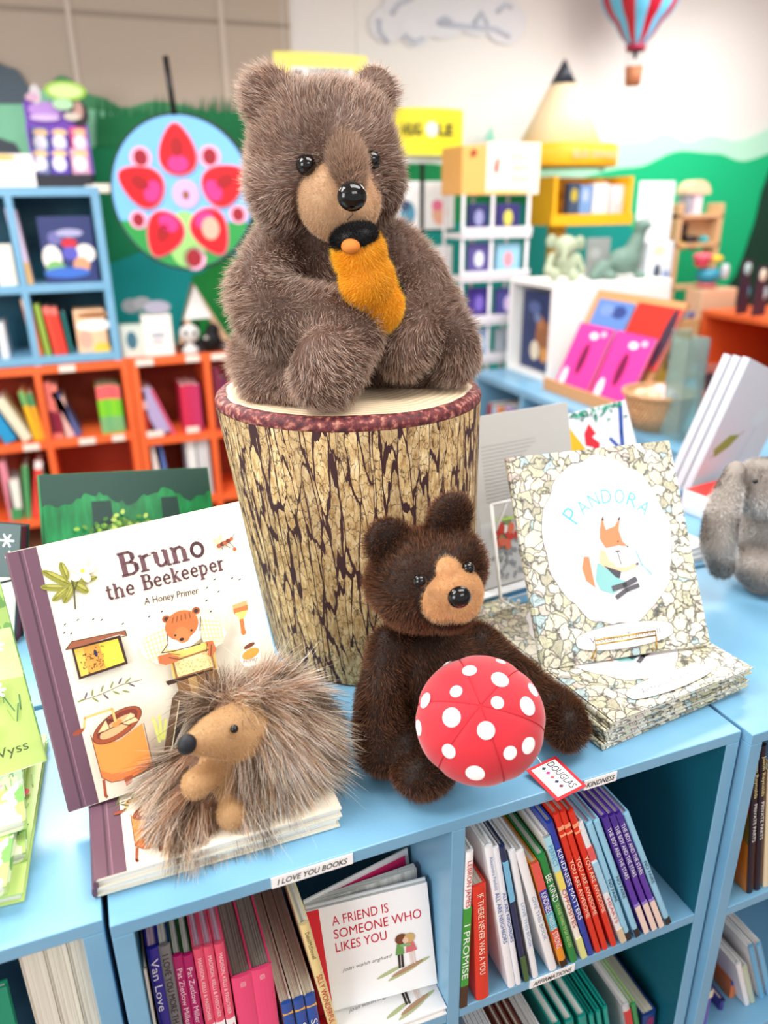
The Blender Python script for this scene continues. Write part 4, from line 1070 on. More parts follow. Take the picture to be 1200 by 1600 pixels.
# ---- pebble print books
PP = pose((.509, .737, .9905), -10.2, 31.0, 1.9)
PPW, PPH = .246, .292
M_P = uvmap(PP)
def art_pebble(a, standing=True):
    m = M_P; q = lambda *pts: [m(*p) for p in pts]; k = .00075
    rg_ = random.Random(11)
    # scalloped oval left blank for the picture
    c = m(950, 842); pts = []
    for i in range(72):
        t = i*math.pi/36; r = 1+.018*math.sin(9*t+1)+.012*math.sin(17*t)+rg_.uniform(-.008, .008)
        pts.append((c[0]+.0945*r*math.cos(t), c[1]+.118*r*math.sin(t)))
    a.line(pts+[pts[0]], .0016, (120, 116, 104)); a.poly(pts, (240, 236, 240))
    if standing:
        word = 'PANDORA'; cyan = (84, 190, 206)
        R_ = .064; b_ = m(950, 786); c2 = (b_[0], b_[1]-R_)
        for i, ch in enumerate(word):
            t = math.radians(137-i*15.4); p = (c2[0]+R_*math.cos(t), c2[1]+R_*1.0*math.sin(t)); d = (math.sin(t), -math.cos(t)); w = .0145
            a.text(ch, (p[0]-d[0]*w/2, p[1]-d[1]*w/2), (p[0]+d[0]*w/2, p[1]+d[1]*w/2), .020 if i else .027, cyan, -0.008)
    # little fox sitting and sewing
    fox = (214, 136, 92)
    a.line(q((912, 848), (908, 870), (912, 892), (922, 912)), .006, (250, 240, 236)); a.poly(q((912, 870), (920, 870), (924, 890), (930, 918), (916, 908), (909, 888)), fox)
    a.poly(q((933, 880), (952, 884), (968, 905), (982, 910), (958, 928), (938, 922), (930, 906)), (136, 196, 196))
    a.poly(q((938, 858), (952, 864), (962, 886), (980, 886), (992, 880), (994, 886), (975, 894), (952, 892), (936, 880)), (240, 196, 160))
    a.poly(q((944, 858), (968, 852), (976, 868), (966, 884), (952, 876)), (252, 246, 244))
    a.poly(q((943, 884), (970, 893), (968, 904), (962, 902)), (70, 70, 78))
    a.poly(q((937, 826), (940, 808), (946, 828), (960, 822), (968, 808), (966, 828), (972, 846), (980, 853), (966, 852), (946, 856), (937, 842)), fox)
    a.poly(q((942, 806), (939, 813), (943, 814)), (40, 36, 40)); a.poly(q((969, 807), (964, 811), (967, 814)), (40, 36, 40)); a.poly(q((943, 822), (946, 812), (951, 822)), (252, 240, 236))
    a.ell(m(965, 846), 1.4*k, 1.6*k, (60, 30, 24)); a.ell(m(980, 854), 1.8*k, 1.4*k, (40, 26, 26))
    a.line(q((956, 920), (976, 914), (994, 904)), .0075, (84, 84, 92)); a.line(q((962, 934), (978, 922), (998, 914)), .0060, (84, 84, 92))
    a.ell(m(995, 881), 3*k, 2.2*k, (60, 60, 70)); a.line(q((964, 862), (970, 882)), .0010, (60, 60, 70)); a.line(q((960, 861), (968, 861)), .0016, (60, 60, 70))
    a.line(q((993, 860), (1002, 882), (1018, 898)), .0018, (140, 190, 214)); a.line(q((1000, 882), (1026, 900)), .0010, (160, 200, 220))
    # name plate
    c = m(976, 993); pl = [(c[0]+.072*math.cos(t*math.pi/16)*(1-.18*abs(math.sin(t*math.pi/16))**2), c[1]+.0165*math.copysign(abs(math.sin(t*math.pi/16))**.6, math.sin(t*math.pi/16))) for t in range(32)]
    a.line(pl+[pl[0]], .0012, (120, 116, 104)); a.poly(pl, (242, 240, 240))
    a.text('Victoria Turnbull', (c[0]-.052, c[1]-.004), (c[0]+.052, c[1]-.004), .0085, (120, 120, 134), -.003)
book('pebble patterned picture book lettered PANDORA, standing open face forward on a brass easel', PP, PPW, PPH, .010, SCRIB, SCRIB, PAGES, art_pebble, 'pebble print picture books')
for i, (x, y, yw, w_) in enumerate(((.517, .612, 7.5, 'lowest'), (.523, .614, 5.5, 'second from the bottom'), (.519, .613, 6.8, 'second from the top'), (.526, .612, 6.0, 'topmost'))):
    book('pebble patterned picture book lying flat in the stack under the easel, %s' % w_, flat((x, y, TOP+.0008+i*.0098), yw, .0094), .246, .288, .0094, SCRIB, SCRIB, PAGES, (lambda a: art_pebble(a, False)) if i == 3 else None, 'pebble print picture books')
book('pebble patterned picture book lying flat behind the brown bear', flat((.43, .845, TOP+.0008), 12, .009), .19, .11, .009, SCRIB, SCRIB, PAGES, None, 'pebble print picture books')
# brass easel holding the standing copy
def easel():
    brass = paint((196, 160, 84), .25, .9, name='brass')
    Pn = np.array(PP); o, U, N, V = Pn[:3, 3], Pn[:3, 0], Pn[:3, 1], Pn[:3, 2]
    W = lambda u, n, v: tuple(o+U*u+N*n+V*v)
    u0, u1 = .072, .160
    root = thing('book_easel', 'small brass wire easel whose lip holds the standing pebble print book', 'easel', W(.115, 0, 0))
    v0 = .017
    mb = MB()
    mb.tube([W(u0-.004, -.003, v0-.012), W(u0, -.014, v0), W(u0, -.016, v0+.012), W(u1, -.016, v0+.012), W(u1, -.014, v0), W(u1+.004, -.003, v0-.012)], .0013, brass); mb.build('lip', root)
    mb = MB(); mb.tube([W(u0, -.015, v0+.006), W(u1, -.015, v0+.006)], .0012, brass); mb.build('lip_bar', root)
    for u in (u0, u1):
        mb = MB(); mb.tube([W(u, -.003, v0-.012), W(u, .014, v0-.010), W(u, .014, .16)], .0013, brass); mb.build('upright', root)
    z = W(.115, .014, .14)
    mb = MB(); mb.tube([z, (z[0]+.02, z[1]+.05, TOP+.044)], .0013, brass); mb.build('back_leg', root)
easel()

# ---- green forest book, leaning behind the beekeeper
def m_forest():
    t = NT('forest_print'); v = t.coords(scale=(60, 60, 14)); n_ = t.n('TexNoise', Scale=1.2, Detail=6.0); t.l(v, n_.inputs['Vector'])
    t.l(t.ramp(n_.outputs[0], [(0.3, (0, 84, 46)), (0.55, (4, 118, 62)), (0.75, (20, 146, 80))]), t.b.inputs['Base Color']); t.b.inputs['Roughness'].default_value = .3
    return t.m
FOREST = m_forest()
PG = pose((-.111, 1.135, TOP+.010), 6.3, 36, -6.8)
M_G = uvmap(PG)
def art_forest(a):
    m = M_G; q = lambda *pts: [m(*p) for p in pts]; rg_ = random.Random(4)
    W_, H_ = .27, .264
    pts = [(0.001, H_-.001), (W_-.001, H_-.001)]
    n_ = 46
    for i in range(n_+1):
        u = (W_-.002)*(1-i/n_)+.001; pts.append((u, H_-.040-.010*math.sin(i*.33)-rg_.uniform(0, .012)))
    a.poly(pts, (6, 58, 48))
    for x0_, x1_ in ((.075, .105), (.185, .212)):
        a.poly([(x0_, H_-.05), (x1_, H_-.05), (x1_+.012, 0.001), (x0_+.0, 0.001)], (4, 50, 44))
    for _ in range(210):
        u, v = rg_.gauss(.118, .042), rg_.gauss(H_-.105, .012); a_ = (u-.118)/.085
        v -= .03*a_*a_
        if .01 < u < .25: a.ell((u, v), .0048, .0034, rg_.choice(((80, 130, 40), (130, 170, 60), (50, 104, 34), (168, 190, 90))), rg_.uniform(0, 180), 7)
book('forest green picture book with dark trees leaning behind the beekeeper book', PG, .27, .264, .014, FOREST, FOREST, PAGES, art_forest)

# ---- meadow books at the far left
PM = pose((-.345, .735, TOP+.05), 4, 26, 4)
M_M = uvmap(PM)
def art_meadow(a):
    W_, H_ = .245, .25; rg_ = random.Random(8)
    a.poly([(.001, .001), (W_-.001, .001), (W_-.001, .11), (.001, .135)], (190, 214, 120)); a.poly([(.001, .125), (W_-.001, .095), (W_-.001, .15), (.001, .17)], (214, 232, 168))
    for _ in range(90):
        u, v = rg_.uniform(.01, W_-.01), rg_.uniform(.05, .23); l_ = rg_.uniform(.008, .022); t = rg_.uniform(1.1, 2.0)
        a.line([(u, v), (u+l_*math.cos(t), v+l_*math.sin(t))], .0012, rg_.choice(((110, 160, 80), (150, 190, 90), (70, 130, 80))))
    for u, v in ((.215, .088), (.198, .045), (.15, .09), (.225, .135), (.17, .15)):
        for k in range(8): a.ell((u+.006*math.cos(k*.785), v+.006*math.sin(k*.785)), .0042, .0018, (255, 255, 250), k*45, 10)
        a.ell((u, v), .0026, .0026, (240, 200, 60), 0, 10)
    for u, v in ((.228, .178), (.205, .196)): a.ell((u, v), .008, .006, (224, 90, 100), 20)
    a.text('Anna Meyer-Wyss', (.10, .017), (.232, .020), .010, (70, 80, 50))
book('pale green meadow picture book standing at the left edge, author name ending in Wyss', PM, .245, .25, .010, MEADOW, MEADOW, PAGES, art_meadow, 'meadow picture books')
for i, (x, y, yw, w_) in enumerate(((-.375, .655, -4, 'lowest'), (-.372, .665, 3, 'second from the bottom'), (-.385, .64, -3, 'third from the bottom'), (-.368, .675, 5, 'topmost'))):
    def art_m2(a, i=i):
        rg_ = random.Random(20+i)
        for _ in range(60):
            u, v = rg_.uniform(.12, .24), rg_.uniform(.01, .24); l_ = rg_.uniform(.01, .025); t = rg_.uniform(.9, 2.2)
            a.line([(u, v), (u+l_*math.cos(t), v+l_*math.sin(t))], .0014, rg_.choice(((110, 160, 80), (60, 120, 70), (150, 190, 90))))
        for u, v in ((.22, .17), (.228, .14), (.205, .19)): a.ell((u, v), .010, .007, rg_.choice(((226, 80, 90), (240, 150, 60))), 30)
    book('meadow picture book lying flat in the left edge stack, %s' % w_, flat((x, y, TOP+.0008+i*.0118), yw, .0112), .245, .25, .0112, MEADOW if i != 0 else paint((196, 222, 130), .4), paint((178, 206, 110), .4), PAGES, art_m2, 'meadow picture books')

# ---- dark teal book on a black wire stand, far left
PD = pose((-.365, 1.235, TOP+.012), -23, 20, -4)
def art_dark(a):
    rg_ = random.Random(2)
    for u, v in ((.20, .165), (.17, .172), (.14, .16), (.21, .14)):
        for k in range(6): a.line([(u, v), (u+.011*math.cos(k*1.05), v+.011*math.sin(k*1.05))], .0026, (230, 236, 230))
    a.poly([(.001, .001), (.219, .001), (.219, .11), (.001, .10)], (196, 204, 190))
book('dark teal book with white blossoms and a maroon edge on a black wire stand', PD, .22, .19, .028, paint((24, 62, 60), .35), paint((90, 24, 44), .4), paint((96, 26, 50), .5), art_dark)
def stand(name, label, loc, w, h, mat, rad, yaw, cat='stand'):
    c, s_ = math.cos(math.radians(yaw)), math.sin(math.radians(yaw))
    W = lambda u, n, v: (loc[0]+c*u-s_*n, loc[1]+s_*u+c*n, loc[2]+v)
    root = thing(name, label, cat, loc)
    for u in (-w/2, w/2):
        mb = MB(); mb.tube([W(u, -.045, .022), W(u, -.04, .004), W(u, 0, rad), W(u, .035, h)], rad, mat); mb.build('side_wire', root)
    mb = MB(); mb.tube([W(-w/2, .035, h), W(w/2, .035, h)], rad, mat); mb.build('top_wire', root)
    mb = MB(); mb.tube([W(0, .035, h), W(0, .10, rad)], rad, mat); mb.build('back_leg', root)
stand('wire_stand', 'black wire stand holding the dark teal book at the left edge', (-.17, 1.08, TOP+.003), .10, .12, BLACK, .0018, 10)

# ---- grey book with a white wire stand behind the brown bear, and the strip book beneath
PY = pose((.565, 1.0, TOP+.022), 8, 14, 0)
def art_grey(a):
    a.poly([(.001, .001), (.209, .001), (.209, .115), (.001, .11)], (206, 206, 206))
    rg_ = random.Random(6)
    for i in range(16): a.line([(.02, .235-.006*i), (.02+.12*rg_.uniform(.7, 1), .235-.006*i)], .0012, (170, 170, 170))
    for _ in range(46): a.ell((rg_.uniform(.02, .16), rg_.uniform(.015, .06)), .005, .003, (150, 152, 156), rg_.uniform(0, 180), 8)
    for _ in range(26): a.ell((rg_.uniform(.03, .19), rg_.gauss(.085, .010)), .010, .007, rg_.choice(((206, 60, 44), (220, 110, 80), (130, 140, 90), (240, 236, 226))), rg_.uniform(0, 180), 9)
    a.line([(.03, .112), (.10, .110)], .005, (176, 206, 100))
book('pale grey book with a red patterned lower band standing behind the brown bear', PY, .21, .285, .012, paint((196, 194, 190), .45), paint((225, 225, 225), .4), PAGES, art_grey)
book('thin white book with a blue edge lying flat under the pale grey book', flat((.50, .975, TOP+.004), 6, .015), .24, .16, .015, paint((240, 244, 248), .4), paint((70, 150, 200), .4), paint((90, 160, 206), .5), None)
stand('wire_stand', 'white wire stand in front of the pale grey book', (.60, .965, TOP+.02), .06, .155, WHITE, .0028, 8)

# ---- abstract book: yellow, white and a blue branch
PA = pose((.76, 1.12, TOP+.01), -6, 24, 8)
def art_abs(a):
    W_, H_ = .24, .24; rg_ = random.Random(9)
    a.poly([(.0, .05), (.03, H_-.03), (.105, H_-.02), (.175, .07)], (226, 176, 16)); 
    a.poly([(.135, H_-.045), (.150, H_-.028), (.160, H_-.05), (.150, H_-.055), (.163, H_-.07), (.150, H_-.10), (.138, H_-.085), (.147, H_-.075), (.132, H_-.068)], (206, 24, 44))
    a.line([(.226, H_-.008), (.214, H_-.06), (.190, .06)], .009, (20, 76, 160)); a.line([(.206, H_-.095), (.186, H_-.065)], .007, (20, 76, 160))
    for _ in range(70): a.ell((rg_.uniform(.02, .235), H_-abs(rg_.gauss(.002, .014))-.003), .0042, .0024, rg_.choice(((10, 120, 96), (24, 150, 120), (80, 190, 160))), rg_.uniform(0, 180), 7)
    a.ell((.085, H_-.06), .005, .006, (90, 110, 40))
book('white picture book with a yellow shape, red zigzag and blue branch, behind PANDORA', PA, .24, .24, .008, paint((232, 234, 242), .4), paint((20, 76, 160), .4), PAGES, art_abs)

# ---- white books leaning at the right edge
for i in range(3):
    Mx = pose((1.176-.006*i, 1.215+.0205*i, TOP+.034), 14, -6, -20.5)
    def art_w(a):
        a.poly([(.02, .10), (.06, .14), (.10, .15), (.075, .115), (.035, .085)], (140, 150, 60)); a.line([(.02, .08), (.11, .16)], .002, (150, 120, 90)); a.line([(.12, .02), (.16, .22)], .002, (180, 180, 184)); a.ell((.15, .2), .03, .02, (206, 214, 220), 40)
    book('white hardback picture book leaning behind the plush rabbit, %s of the three' % ('front', 'middle', 'rear')[i], Mx, .23, .30, .018, paint((206, 208, 216), .35), paint((196, 200, 208), .35), PAGES, art_w if i == 0 else None, 'leaning white picture books')
book('coral red booklet lying behind the leaning white books', flat((.98, 1.20, TOP+.004), -6, .008), .14, .12, .008, paint((240, 70, 84), .5), paint((240, 70, 84), .5), PAGES, None)
book('red and white folded booklet lying behind the plush rabbit', flat((1.16, 1.05, TOP+.004), 10, .05), .16, .14, .05, paint((236, 52, 46), .5), paint((240, 240, 240), .5), PAGES, None)
for i in range(3):
    book('thin white booklet in the low pile left of the plush rabbit, %s' % ('bottom', 'middle', 'top')[i], flat((.905, .975, TOP+.004+i*.008), 4+3*i, .0075), .13, .15, .0075, paint((226, 230, 234), .4), paint((206, 212, 218), .4), PAGES, None, 'low pile of white booklets')

# ================================================================== BOOKS INSIDE THE CASES
def shelf_book(label, top, bot, zshelf, t, cover, spine, yfront=None, depth=.22, pages=None, group=None, minh=None, **kw):
    """spine outward; top/bottom are where the spine's ends are seen, on the vertical plane of its front"""
    if yfront is None:
        b = at(*bot, z=zshelf); yf = float(b[1])
        if yf < .5805: yf = .5805; b = at(*bot, y=yf)
    else: yf = yfront; b = at(*bot, y=yf)
    tp = at(*top, y=yf)
    if yfront is not None: b = b+(tp-b)*((zshelf-b[2])/(tp[2]-b[2]))
    dx, dz = tp[0]-b[0], tp[2]-zshelf
    h = math.hypot(dx, dz); a = math.atan2(-dx, dz)
    v = (-math.sin(a), 0, math.cos(a)); n_ = (-math.cos(a), 0, -math.sin(a))
    z0 = zshelf+max(0, t*math.sin(a))+.0006+max(0, -0*a)
    if a < 0: z0 = zshelf+.0006+t*0
    Mx = Matrix(((0, n_[0], v[0], b[0]+t/2*math.cos(a)), (1, 0, 0, yf), (0, n_[2], v[2], z0), (0, 0, 0, 1)))
    return book(label, Mx, depth, h-.002, t, cover, spine, pages, None, group, name='picture_book', spine_texts=kw.get('texts', ()), bands=kw.get('bands', ()), soft=kw.get('soft', False))
W1 = (250, 250, 250)
def P_(rgb): return paint(rgb, .35)
KZ = SH
gk = 'books in the kindness row'
def K(label, top, bot, t, rgb, texts=(), bands=(), pages=None, cover=None):
    shelf_book(label, top, bot, KZ, t, P_(cover or rgb), P_(rgb), None, .22, pages, gk, texts=texts, bands=bands)
K('white, green and brown spine lettered LEBRON JAMES I PROMISE, leftmost in the kindness row', (733, 1327), (722, 1581), .0105, (250, 250, 250), [('LEBRON JAMES', (206, 40, 40), .05, .33, .55), ('I PROMISE', W1, .44, .80, .75)], [(0, .15, (70, 48, 36)), (.15, .66, (60, 160, 60))])
K('thick red spine lettered IF THERE NEVER WAS A YOU in the kindness row', (748, 1381), (753, 1568), .018, (222, 56, 40), [('IF THERE NEVER WAS A YOU', (252, 240, 220), .06, .76, .42)], (), PAGES_CREAM)
K('white spine with blue lettering ALL ARE NEIGHBORS, the more left of two', (762, 1320), (798, 1552), .0105, (244, 246, 250), [('ALL ARE NEIGHBORS', (50, 90, 170), .30, .66, .5), ('Alexandra Penfold', (120, 150, 200), .06, .28, .4)])
K('white spine with blue lettering ALL ARE NEIGHBORS, the more right of two', (773, 1322), (809, 1539), .0085, (238, 242, 250), [('ALL ARE NEIGHBORS', (50, 90, 170), .30, .66, .5)])
K('narrow navy spine with a green foot in the kindness row', (783, 1320), (821, 1539), .0075, (30, 46, 88), (), [(0, .2, (70, 104, 60)), (.62, .9, (120, 190, 226))])
K('white spine with pale blue lettering, THIS BOOK, beside the navy spine', (798, 1327), (835, 1535), .009, (240, 243, 248), [('LOVE THIS BOOK', (130, 170, 206), .38, .74, .45)])
K('wider white spine with faint lettering beside the multicoloured one', (810, 1329), (862, 1529), .0115, (244, 244, 246), [('GIVE THIS BOOK', (150, 170, 196), .35, .72, .4)])
K('multicoloured spine lettered KINDNESS MAKES US STRONG', (833, 1347), (879, 1516), .0105, (236, 150, 40), [('KINDNESS', W1, .26, .46, .7), ('MAKES US', W1, .48, .62, .6), ('STRONG', W1, .64, .80, .7)], [(.76, 1, (232, 92, 84)), (.55, .76, (60, 70, 170)), (.38, .55, (90, 190, 210)), (.2, .38, (226, 84, 50)), (0, .06, (40, 30, 26))])
K('green spine lettered BE KIND', (844, 1335), (895, 1510), .0105, (24, 138, 66), [('BE KIND', W1, .16, .40, .75), ('125 KIND THINGS TO SAY AND DO', (220, 240, 160), .42, .84, .4)], (), None, (30, 140, 70))
K('striped pale blue, yellow and white spine beside the green BE KIND one', (852, 1306), (910, 1506), .009, (250, 244, 232), [('PERFECT', (60, 150, 200), .06, .22, .6), ('OPPOSITES', (190, 50, 60), .40, .72, .6)], [(.74, 1, (170, 224, 240)), (.60, .74, (244, 226, 110)), (0, .18, (226, 230, 150))])
K('royal blue spine lettered KINDNESS MATTERS', (857, 1283), (921, 1500), .0085, (34, 64, 170), [('KINDNESS MATTERS', W1, .18, .70, .65)], (), PAGES_CREAM)
for i, (a_, b_) in enumerate((((867, 1270), (933, 1493)), ((877, 1266), (944, 1487)), ((890, 1266), (957, 1485)))):
    K('red spine with white lettering YOU ARE AWESOME, %s of the three red ones' % ('leftmost', 'middle', 'rightmost')[i], a_, b_, .0085, (222, 52, 34), [('YOU ARE AWESOME', (255, 226, 200), .30, .72, .62)], [(.9, .92, (250, 170, 130)), (.86, .87, (250, 170, 130))], PAGES_CREAM)
K('white and sky blue spine with a red heart in the kindness row', (904, 1285), (971, 1481), .009, (236, 240, 244), [('HEARTS', (226, 80, 80), .60, .82, .5)], [(.72, .82, (232, 96, 96)), (.45, .7, (170, 216, 240)), (0, .12, (220, 200, 170))])
for i, (a_, b_) in enumerate((((919, 1285), (981, 1468)), ((930, 1281), (994, 1466)))):
    K('sky blue spine lettered NO FAIRE, %s of the pair beside the purple ones' % ('left', 'right')[i], a_, b_, .0085, (150, 208, 236), [('NO FAIRE', (40, 60, 80), .45, .64, .5)], [(0, .07, (30, 36, 44))], PAGES_PINK)
for i, (a_, b_) in enumerate((((942, 1275), (1008, 1458)), ((953, 1272), (1020, 1454)), ((963, 1269), (1031, 1450)))):
    K('purple starry spine with white lettering and a peach foot, %s of three' % ('leftmost', 'middle', 'rightmost')[i], a_, b_, .0085, (92, 54, 168), [('THE BOY AND THE STARS', W1, .08, .50, .6)], [(0, .25, (244, 220, 206)), (.25, .27, (150, 130, 210)), (.5, 1, (70, 46, 150))], None)
K('sky blue spine lettered NO FAIRE, rightmost in the kindness row', (976, 1270), (1042, 1447), .009, (150, 208, 236), [('NO FAIRE', (40, 60, 80), .40, .60, .5)], [(0, .06, (30, 36, 44))], PAGES_PINK)

# left compartment
gl = 'books in the compartment under the I LOVE YOU BOOKS label'
def Lb(label, top, t, rgb, slant=0.0, texts=(), bands=(), pages=None, cover=None, yf=.603, depth=.21):
    p = at(*top, y=yf); zb = SH; xb = p[0]+slant; 
    h = math.hypot(slant, p[2]-zb); a = math.atan2(slant, p[2]-zb)
    v = (-math.sin(a), 0, math.cos(a)); n_ = (-math.cos(a), 0, -math.sin(a))
    Mx = Matrix(((0, n_[0], v[0], xb+t/2), (1, 0, 0, yf), (0, n_[2], v[2], zb+.0006+t*math.sin(max(a, 0))), (0, 0, 0, 1)))
    book(label, Mx, depth, h-.003, t, P_(cover or rgb), P_(rgb), pages, None, gl, spine_texts=texts, bands=bands)
Lb('cream spine lettered Adams & Neal, leftmost under the I LOVE YOU BOOKS label', (219, 1512), .0115, (236, 232, 222), 0, [('Adams & Neal', (40, 40, 44), .06, .45, .55)], (), PAGES_GREY)
Lb('deep blue spine lettered Van Love', (237, 1476), .0125, (36, 36, 150), 0, [('Van Love', (235, 235, 250), .06, .38, .6)], [(.42, .44, (120, 120, 220))], PAGES_PINK)
Lb('grey spine lettered I LOVE YOU MORE THAN ALL THE STARS', (255, 1472), .0125, (124, 124, 130), 0, [('I LOVE YOU MORE THAN ALL THE STARS', (30, 30, 34), .05, .86, .5)], (), None, (20, 50, 110))
Lb('magenta spine lettered Pat Zietlow Miller, left one of the pair', (276, 1488), .0105, (176, 26, 104), .002, [('Pat Zietlow Miller', (250, 210, 230), .08, .48, .5), ('Tom Nowick', (250, 210, 230), .54, .8, .45)], (), None, (40, 80, 40))
Lb('magenta spine lettered Pat Zietlow Miller, right one of the pair', (292, 1487), .0105, (176, 26, 104), .002, [('Pat Zietlow Miller', (250, 210, 230), .08, .48, .5), ('Tom Nowick', (250, 210, 230), .54, .8, .45)], (), None, (40, 80, 40))
for i, px in enumerate((308, 324, 341)):
    Lb('pink spine lettered MADISON, KELLI & PASSCHIER and Together, %s of three narrow ones' % ('leftmost', 'middle', 'rightmost')[i], (px, 1477-4*i), .0105, (232, 84, 116), .004, [('MADISON, KELLI & PASSCHIER', (252, 220, 226), .06, .50, .36), ('Together', (214, 40, 90), .57, .76, .62), ('A FIRST CONVERSATION', (60, 20, 30), .82, .99, .4)], [(.22, .46, (252, 250, 250))], PAGES_PINK)
for i, px in enumerate((377, 407)):
    Lb('wide bright pink spine lettered A FIRST CONVERSATION, %s of the two thick ones' % ('left', 'right')[i], (px, 1520-12*i), .0235, (236, 74, 124), .004, [('MADISON,', (252, 220, 226), .05, .10, .24)], (), PAGES_GREY)
for i, px in enumerate((446, 465, 483)):
    Lb('blue spine lettered SPEC with a cream page block, %s of three' % ('leftmost', 'middle', 'rightmost')[i], (px, 1563-6*i), .0125, (40, 84, 168), .006, [('SPEC', W1, .45, .95, .6)], [(.8, .82, (240, 180, 80))], PAGES_CREAM, (232, 228, 214))
Lb('buff yellow spine lettered SILLY WONDERFUL YOU', (474, 1440), .011, (236, 214, 150), .030, [('SILLY WONDERFUL YOU', (190, 40, 40), .42, .98, .6), ('Dekel/McDonnell', (60, 50, 40), .06, .28, .4)], (), None, (240, 226, 180))

# friend book, half open, standing on a copy of itself
PF = pose((.149, .625, SH+.014), -9, 8, 3.5)
FW, FH = .148, .150
def kids(a, ox, oy, legs_only=False):
    for (u, v, l_) in ((-.022, -.030, .03), (-.006, -.036, .035), (.012, -.028, .03)): a.ell((ox+u, oy+v), l_*.6, .0026, (180, 190, 140), 18)
    a.ell((ox, oy-.031), .022, .003, (176, 140, 110), 18)
    for du in (-.009, -.005): a.line([(ox+du, oy-.006), (ox+du-.0005, oy-.028)], .0028, (50, 40, 40))
    for du in (.005, .009): a.line([(ox+du, oy-.006), (ox+du+.0005, oy-.026)], .0022, (236, 214, 204))
    a.poly([(ox-.013, oy-.008), (ox-.002, oy-.008), (ox-.003, oy+.008), (ox-.010, oy+.008)], (104, 158, 84)); a.poly([(ox, oy-.008), (ox+.014, oy-.007), (ox+.010, oy+.008), (ox+.002, oy+.008)], (214, 110, 116))
    if not legs_only:
        a.line([(ox-.006, oy+.005), (ox+.007, oy+.003)], .0034, (130, 180, 110))
        a.ell((ox-.004, oy+.014), .0075, .0075, (116, 66, 44)); a.ell((ox+.006, oy+.013), .0070, .0068, (206, 172, 112)); a.ell((ox+.001, oy+.011), .0036, .0042, (236, 200, 176))
def art_friend(a):
    a.poly([(0, .0005), (.0165, .0005), (.0165, FH-.0005), (0, FH-.0005)], (220, 28, 48))
    red = (206, 30, 62)
    for s_, u0_, u1_, v in (('A FRIEND IS', .030, .098, .122), ('SOMEONE WHO', .030, .137, .103), ('LIKES YOU', .030, .092, .084)):
        a.text(s_, (u0_, v), (u1_, v), .0130, red, .0)
    a.text('joan walsh anglund', (.034, .054), (.096, .057), .0052, (90, 90, 96), -.01, .4)
    kids(a, .113, .066)
def art_friend2(a):
    a.poly([(0, .0005), (.0165, .0005), (.0165, FH-.0005), (0, FH-.0005)], (220, 28, 48))
    a.text('joan walsh anglund', (.034, .036), (.098, .038), .0045, (90, 90, 96), -.01, .4); kids(a, .113, .048, True)
fr = book('standing white hardback with red spine lettered A FRIEND IS SOMEONE WHO LIKES YOU', PF, FW, FH, .010, paint((250, 250, 250), .35), paint((220, 28, 48), .4), PAGES, art_friend, 'friend picture books')
mb = MB(); c_, s_ = math.cos(math.radians(17)), math.sin(math.radians(17))
def fan(u0_, ang, th, y0_, hh, m):
    c1, s1 = math.cos(math.radians(ang)), math.sin(math.radians(ang)); q_ = []
    T2 = Matrix(((c1, -s1, 0, 0), (s1, c1, 0, y0_), (0, 0, 1, .001), (0, 0, 0, 1))); b = MB(); b.box((0.001, 0, 0), (u0_, th, hh), m, T2); return b
fan(FW-.004, 8, .010, .011, FH-.004, PAGES).build('open_pages', fr, subtract=False)
bc_ = fan(FW, 19, .0022, .016, FH, paint((250, 250, 250), .35)).build('back_cover', fr, subtract=False)
fan(FW-.006, 18.2, .0006, .0148, FH-.006, paint((226, 40, 110), .5)).build('endpaper', fr, subtract=False).parent = bc_
book('white hardback with red spine lying flat under the standing friend book', flat((.148, .580, SH+.001), -1, .012), FW, FH, .012, paint((250, 250, 250), .35), paint((220, 28, 48), .4), PAGES, art_friend2, 'friend picture books')

# affirmations row: tops seen below the lower shelf edge
ga = 'books in the affirmations row'
AZ = .34
def Ab(label, px, py, t, rgb, slant, pages=None, yf=.605, h=None, cover=None, texts=(), bands=()):
    p = at(px, py, y=yf); a = math.atan2(slant, 1); hh = (p[2]-AZ)/math.cos(a)
    v = (-math.sin(a), 0, math.cos(a)); n_ = (-math.cos(a), 0, -math.sin(a)); xb = p[0]+math.tan(a)*(p[2]-AZ)
    Mx = Matrix(((0, n_[0], v[0], xb+t/2), (1, 0, 0, yf), (0, n_[2], v[2], AZ+.0006+t*math.sin(max(a, 0))), (0, 0, 0, 1)))
    book(label, Mx, .21, hh-.004, t, P_(cover or rgb), P_(rgb), pages, None, ga, spine_texts=texts, bands=bands)
xs_ = [(735, 1612), (742, 1610), (749, 1608), (756, 1606), (763, 1604)]
for i, (px, py) in enumerate(xs_): Ab('thin white book in the affirmations row, %s' % ('leftmost', 'second from the left', 'third from the left', 'fourth from the left', 'fifth from the left')[i], px+6, py+4, .006, (244, 244, 246), .02)
for i, px in enumerate((788, 800, 812)): Ab('book with a tan and orange curled page edge in the affirmations row, %s of three' % ('leftmost', 'middle', 'rightmost')[i], px, 1612-3*i, .0085, (190, 120, 70), .10, PAGES_CREAM, cover=(120, 60, 50))
for i, px in enumerate((826, 837)): Ab('broad white book between the tan and the teal ones, %s' % ('left', 'right')[i], px+4, 1610-3*i, .010, (236, 234, 238), .16)
for i, (px, py) in enumerate(((868, 1598), (888, 1591), (908, 1584))): Ab('teal hardback with white pages in the affirmations row, %s of three' % ('leftmost', 'middle', 'rightmost')[i], px, py, .0135, (20, 150, 140), .20)
for i, (px, py) in enumerate(((922, 1582), (933, 1577), (944, 1571))): Ab('thin teal volume in the tight group, %s of three' % ('leftmost', 'middle', 'rightmost')[i], px, py, .0075, (24, 156, 144), .22, paint((30, 140, 132), .6))
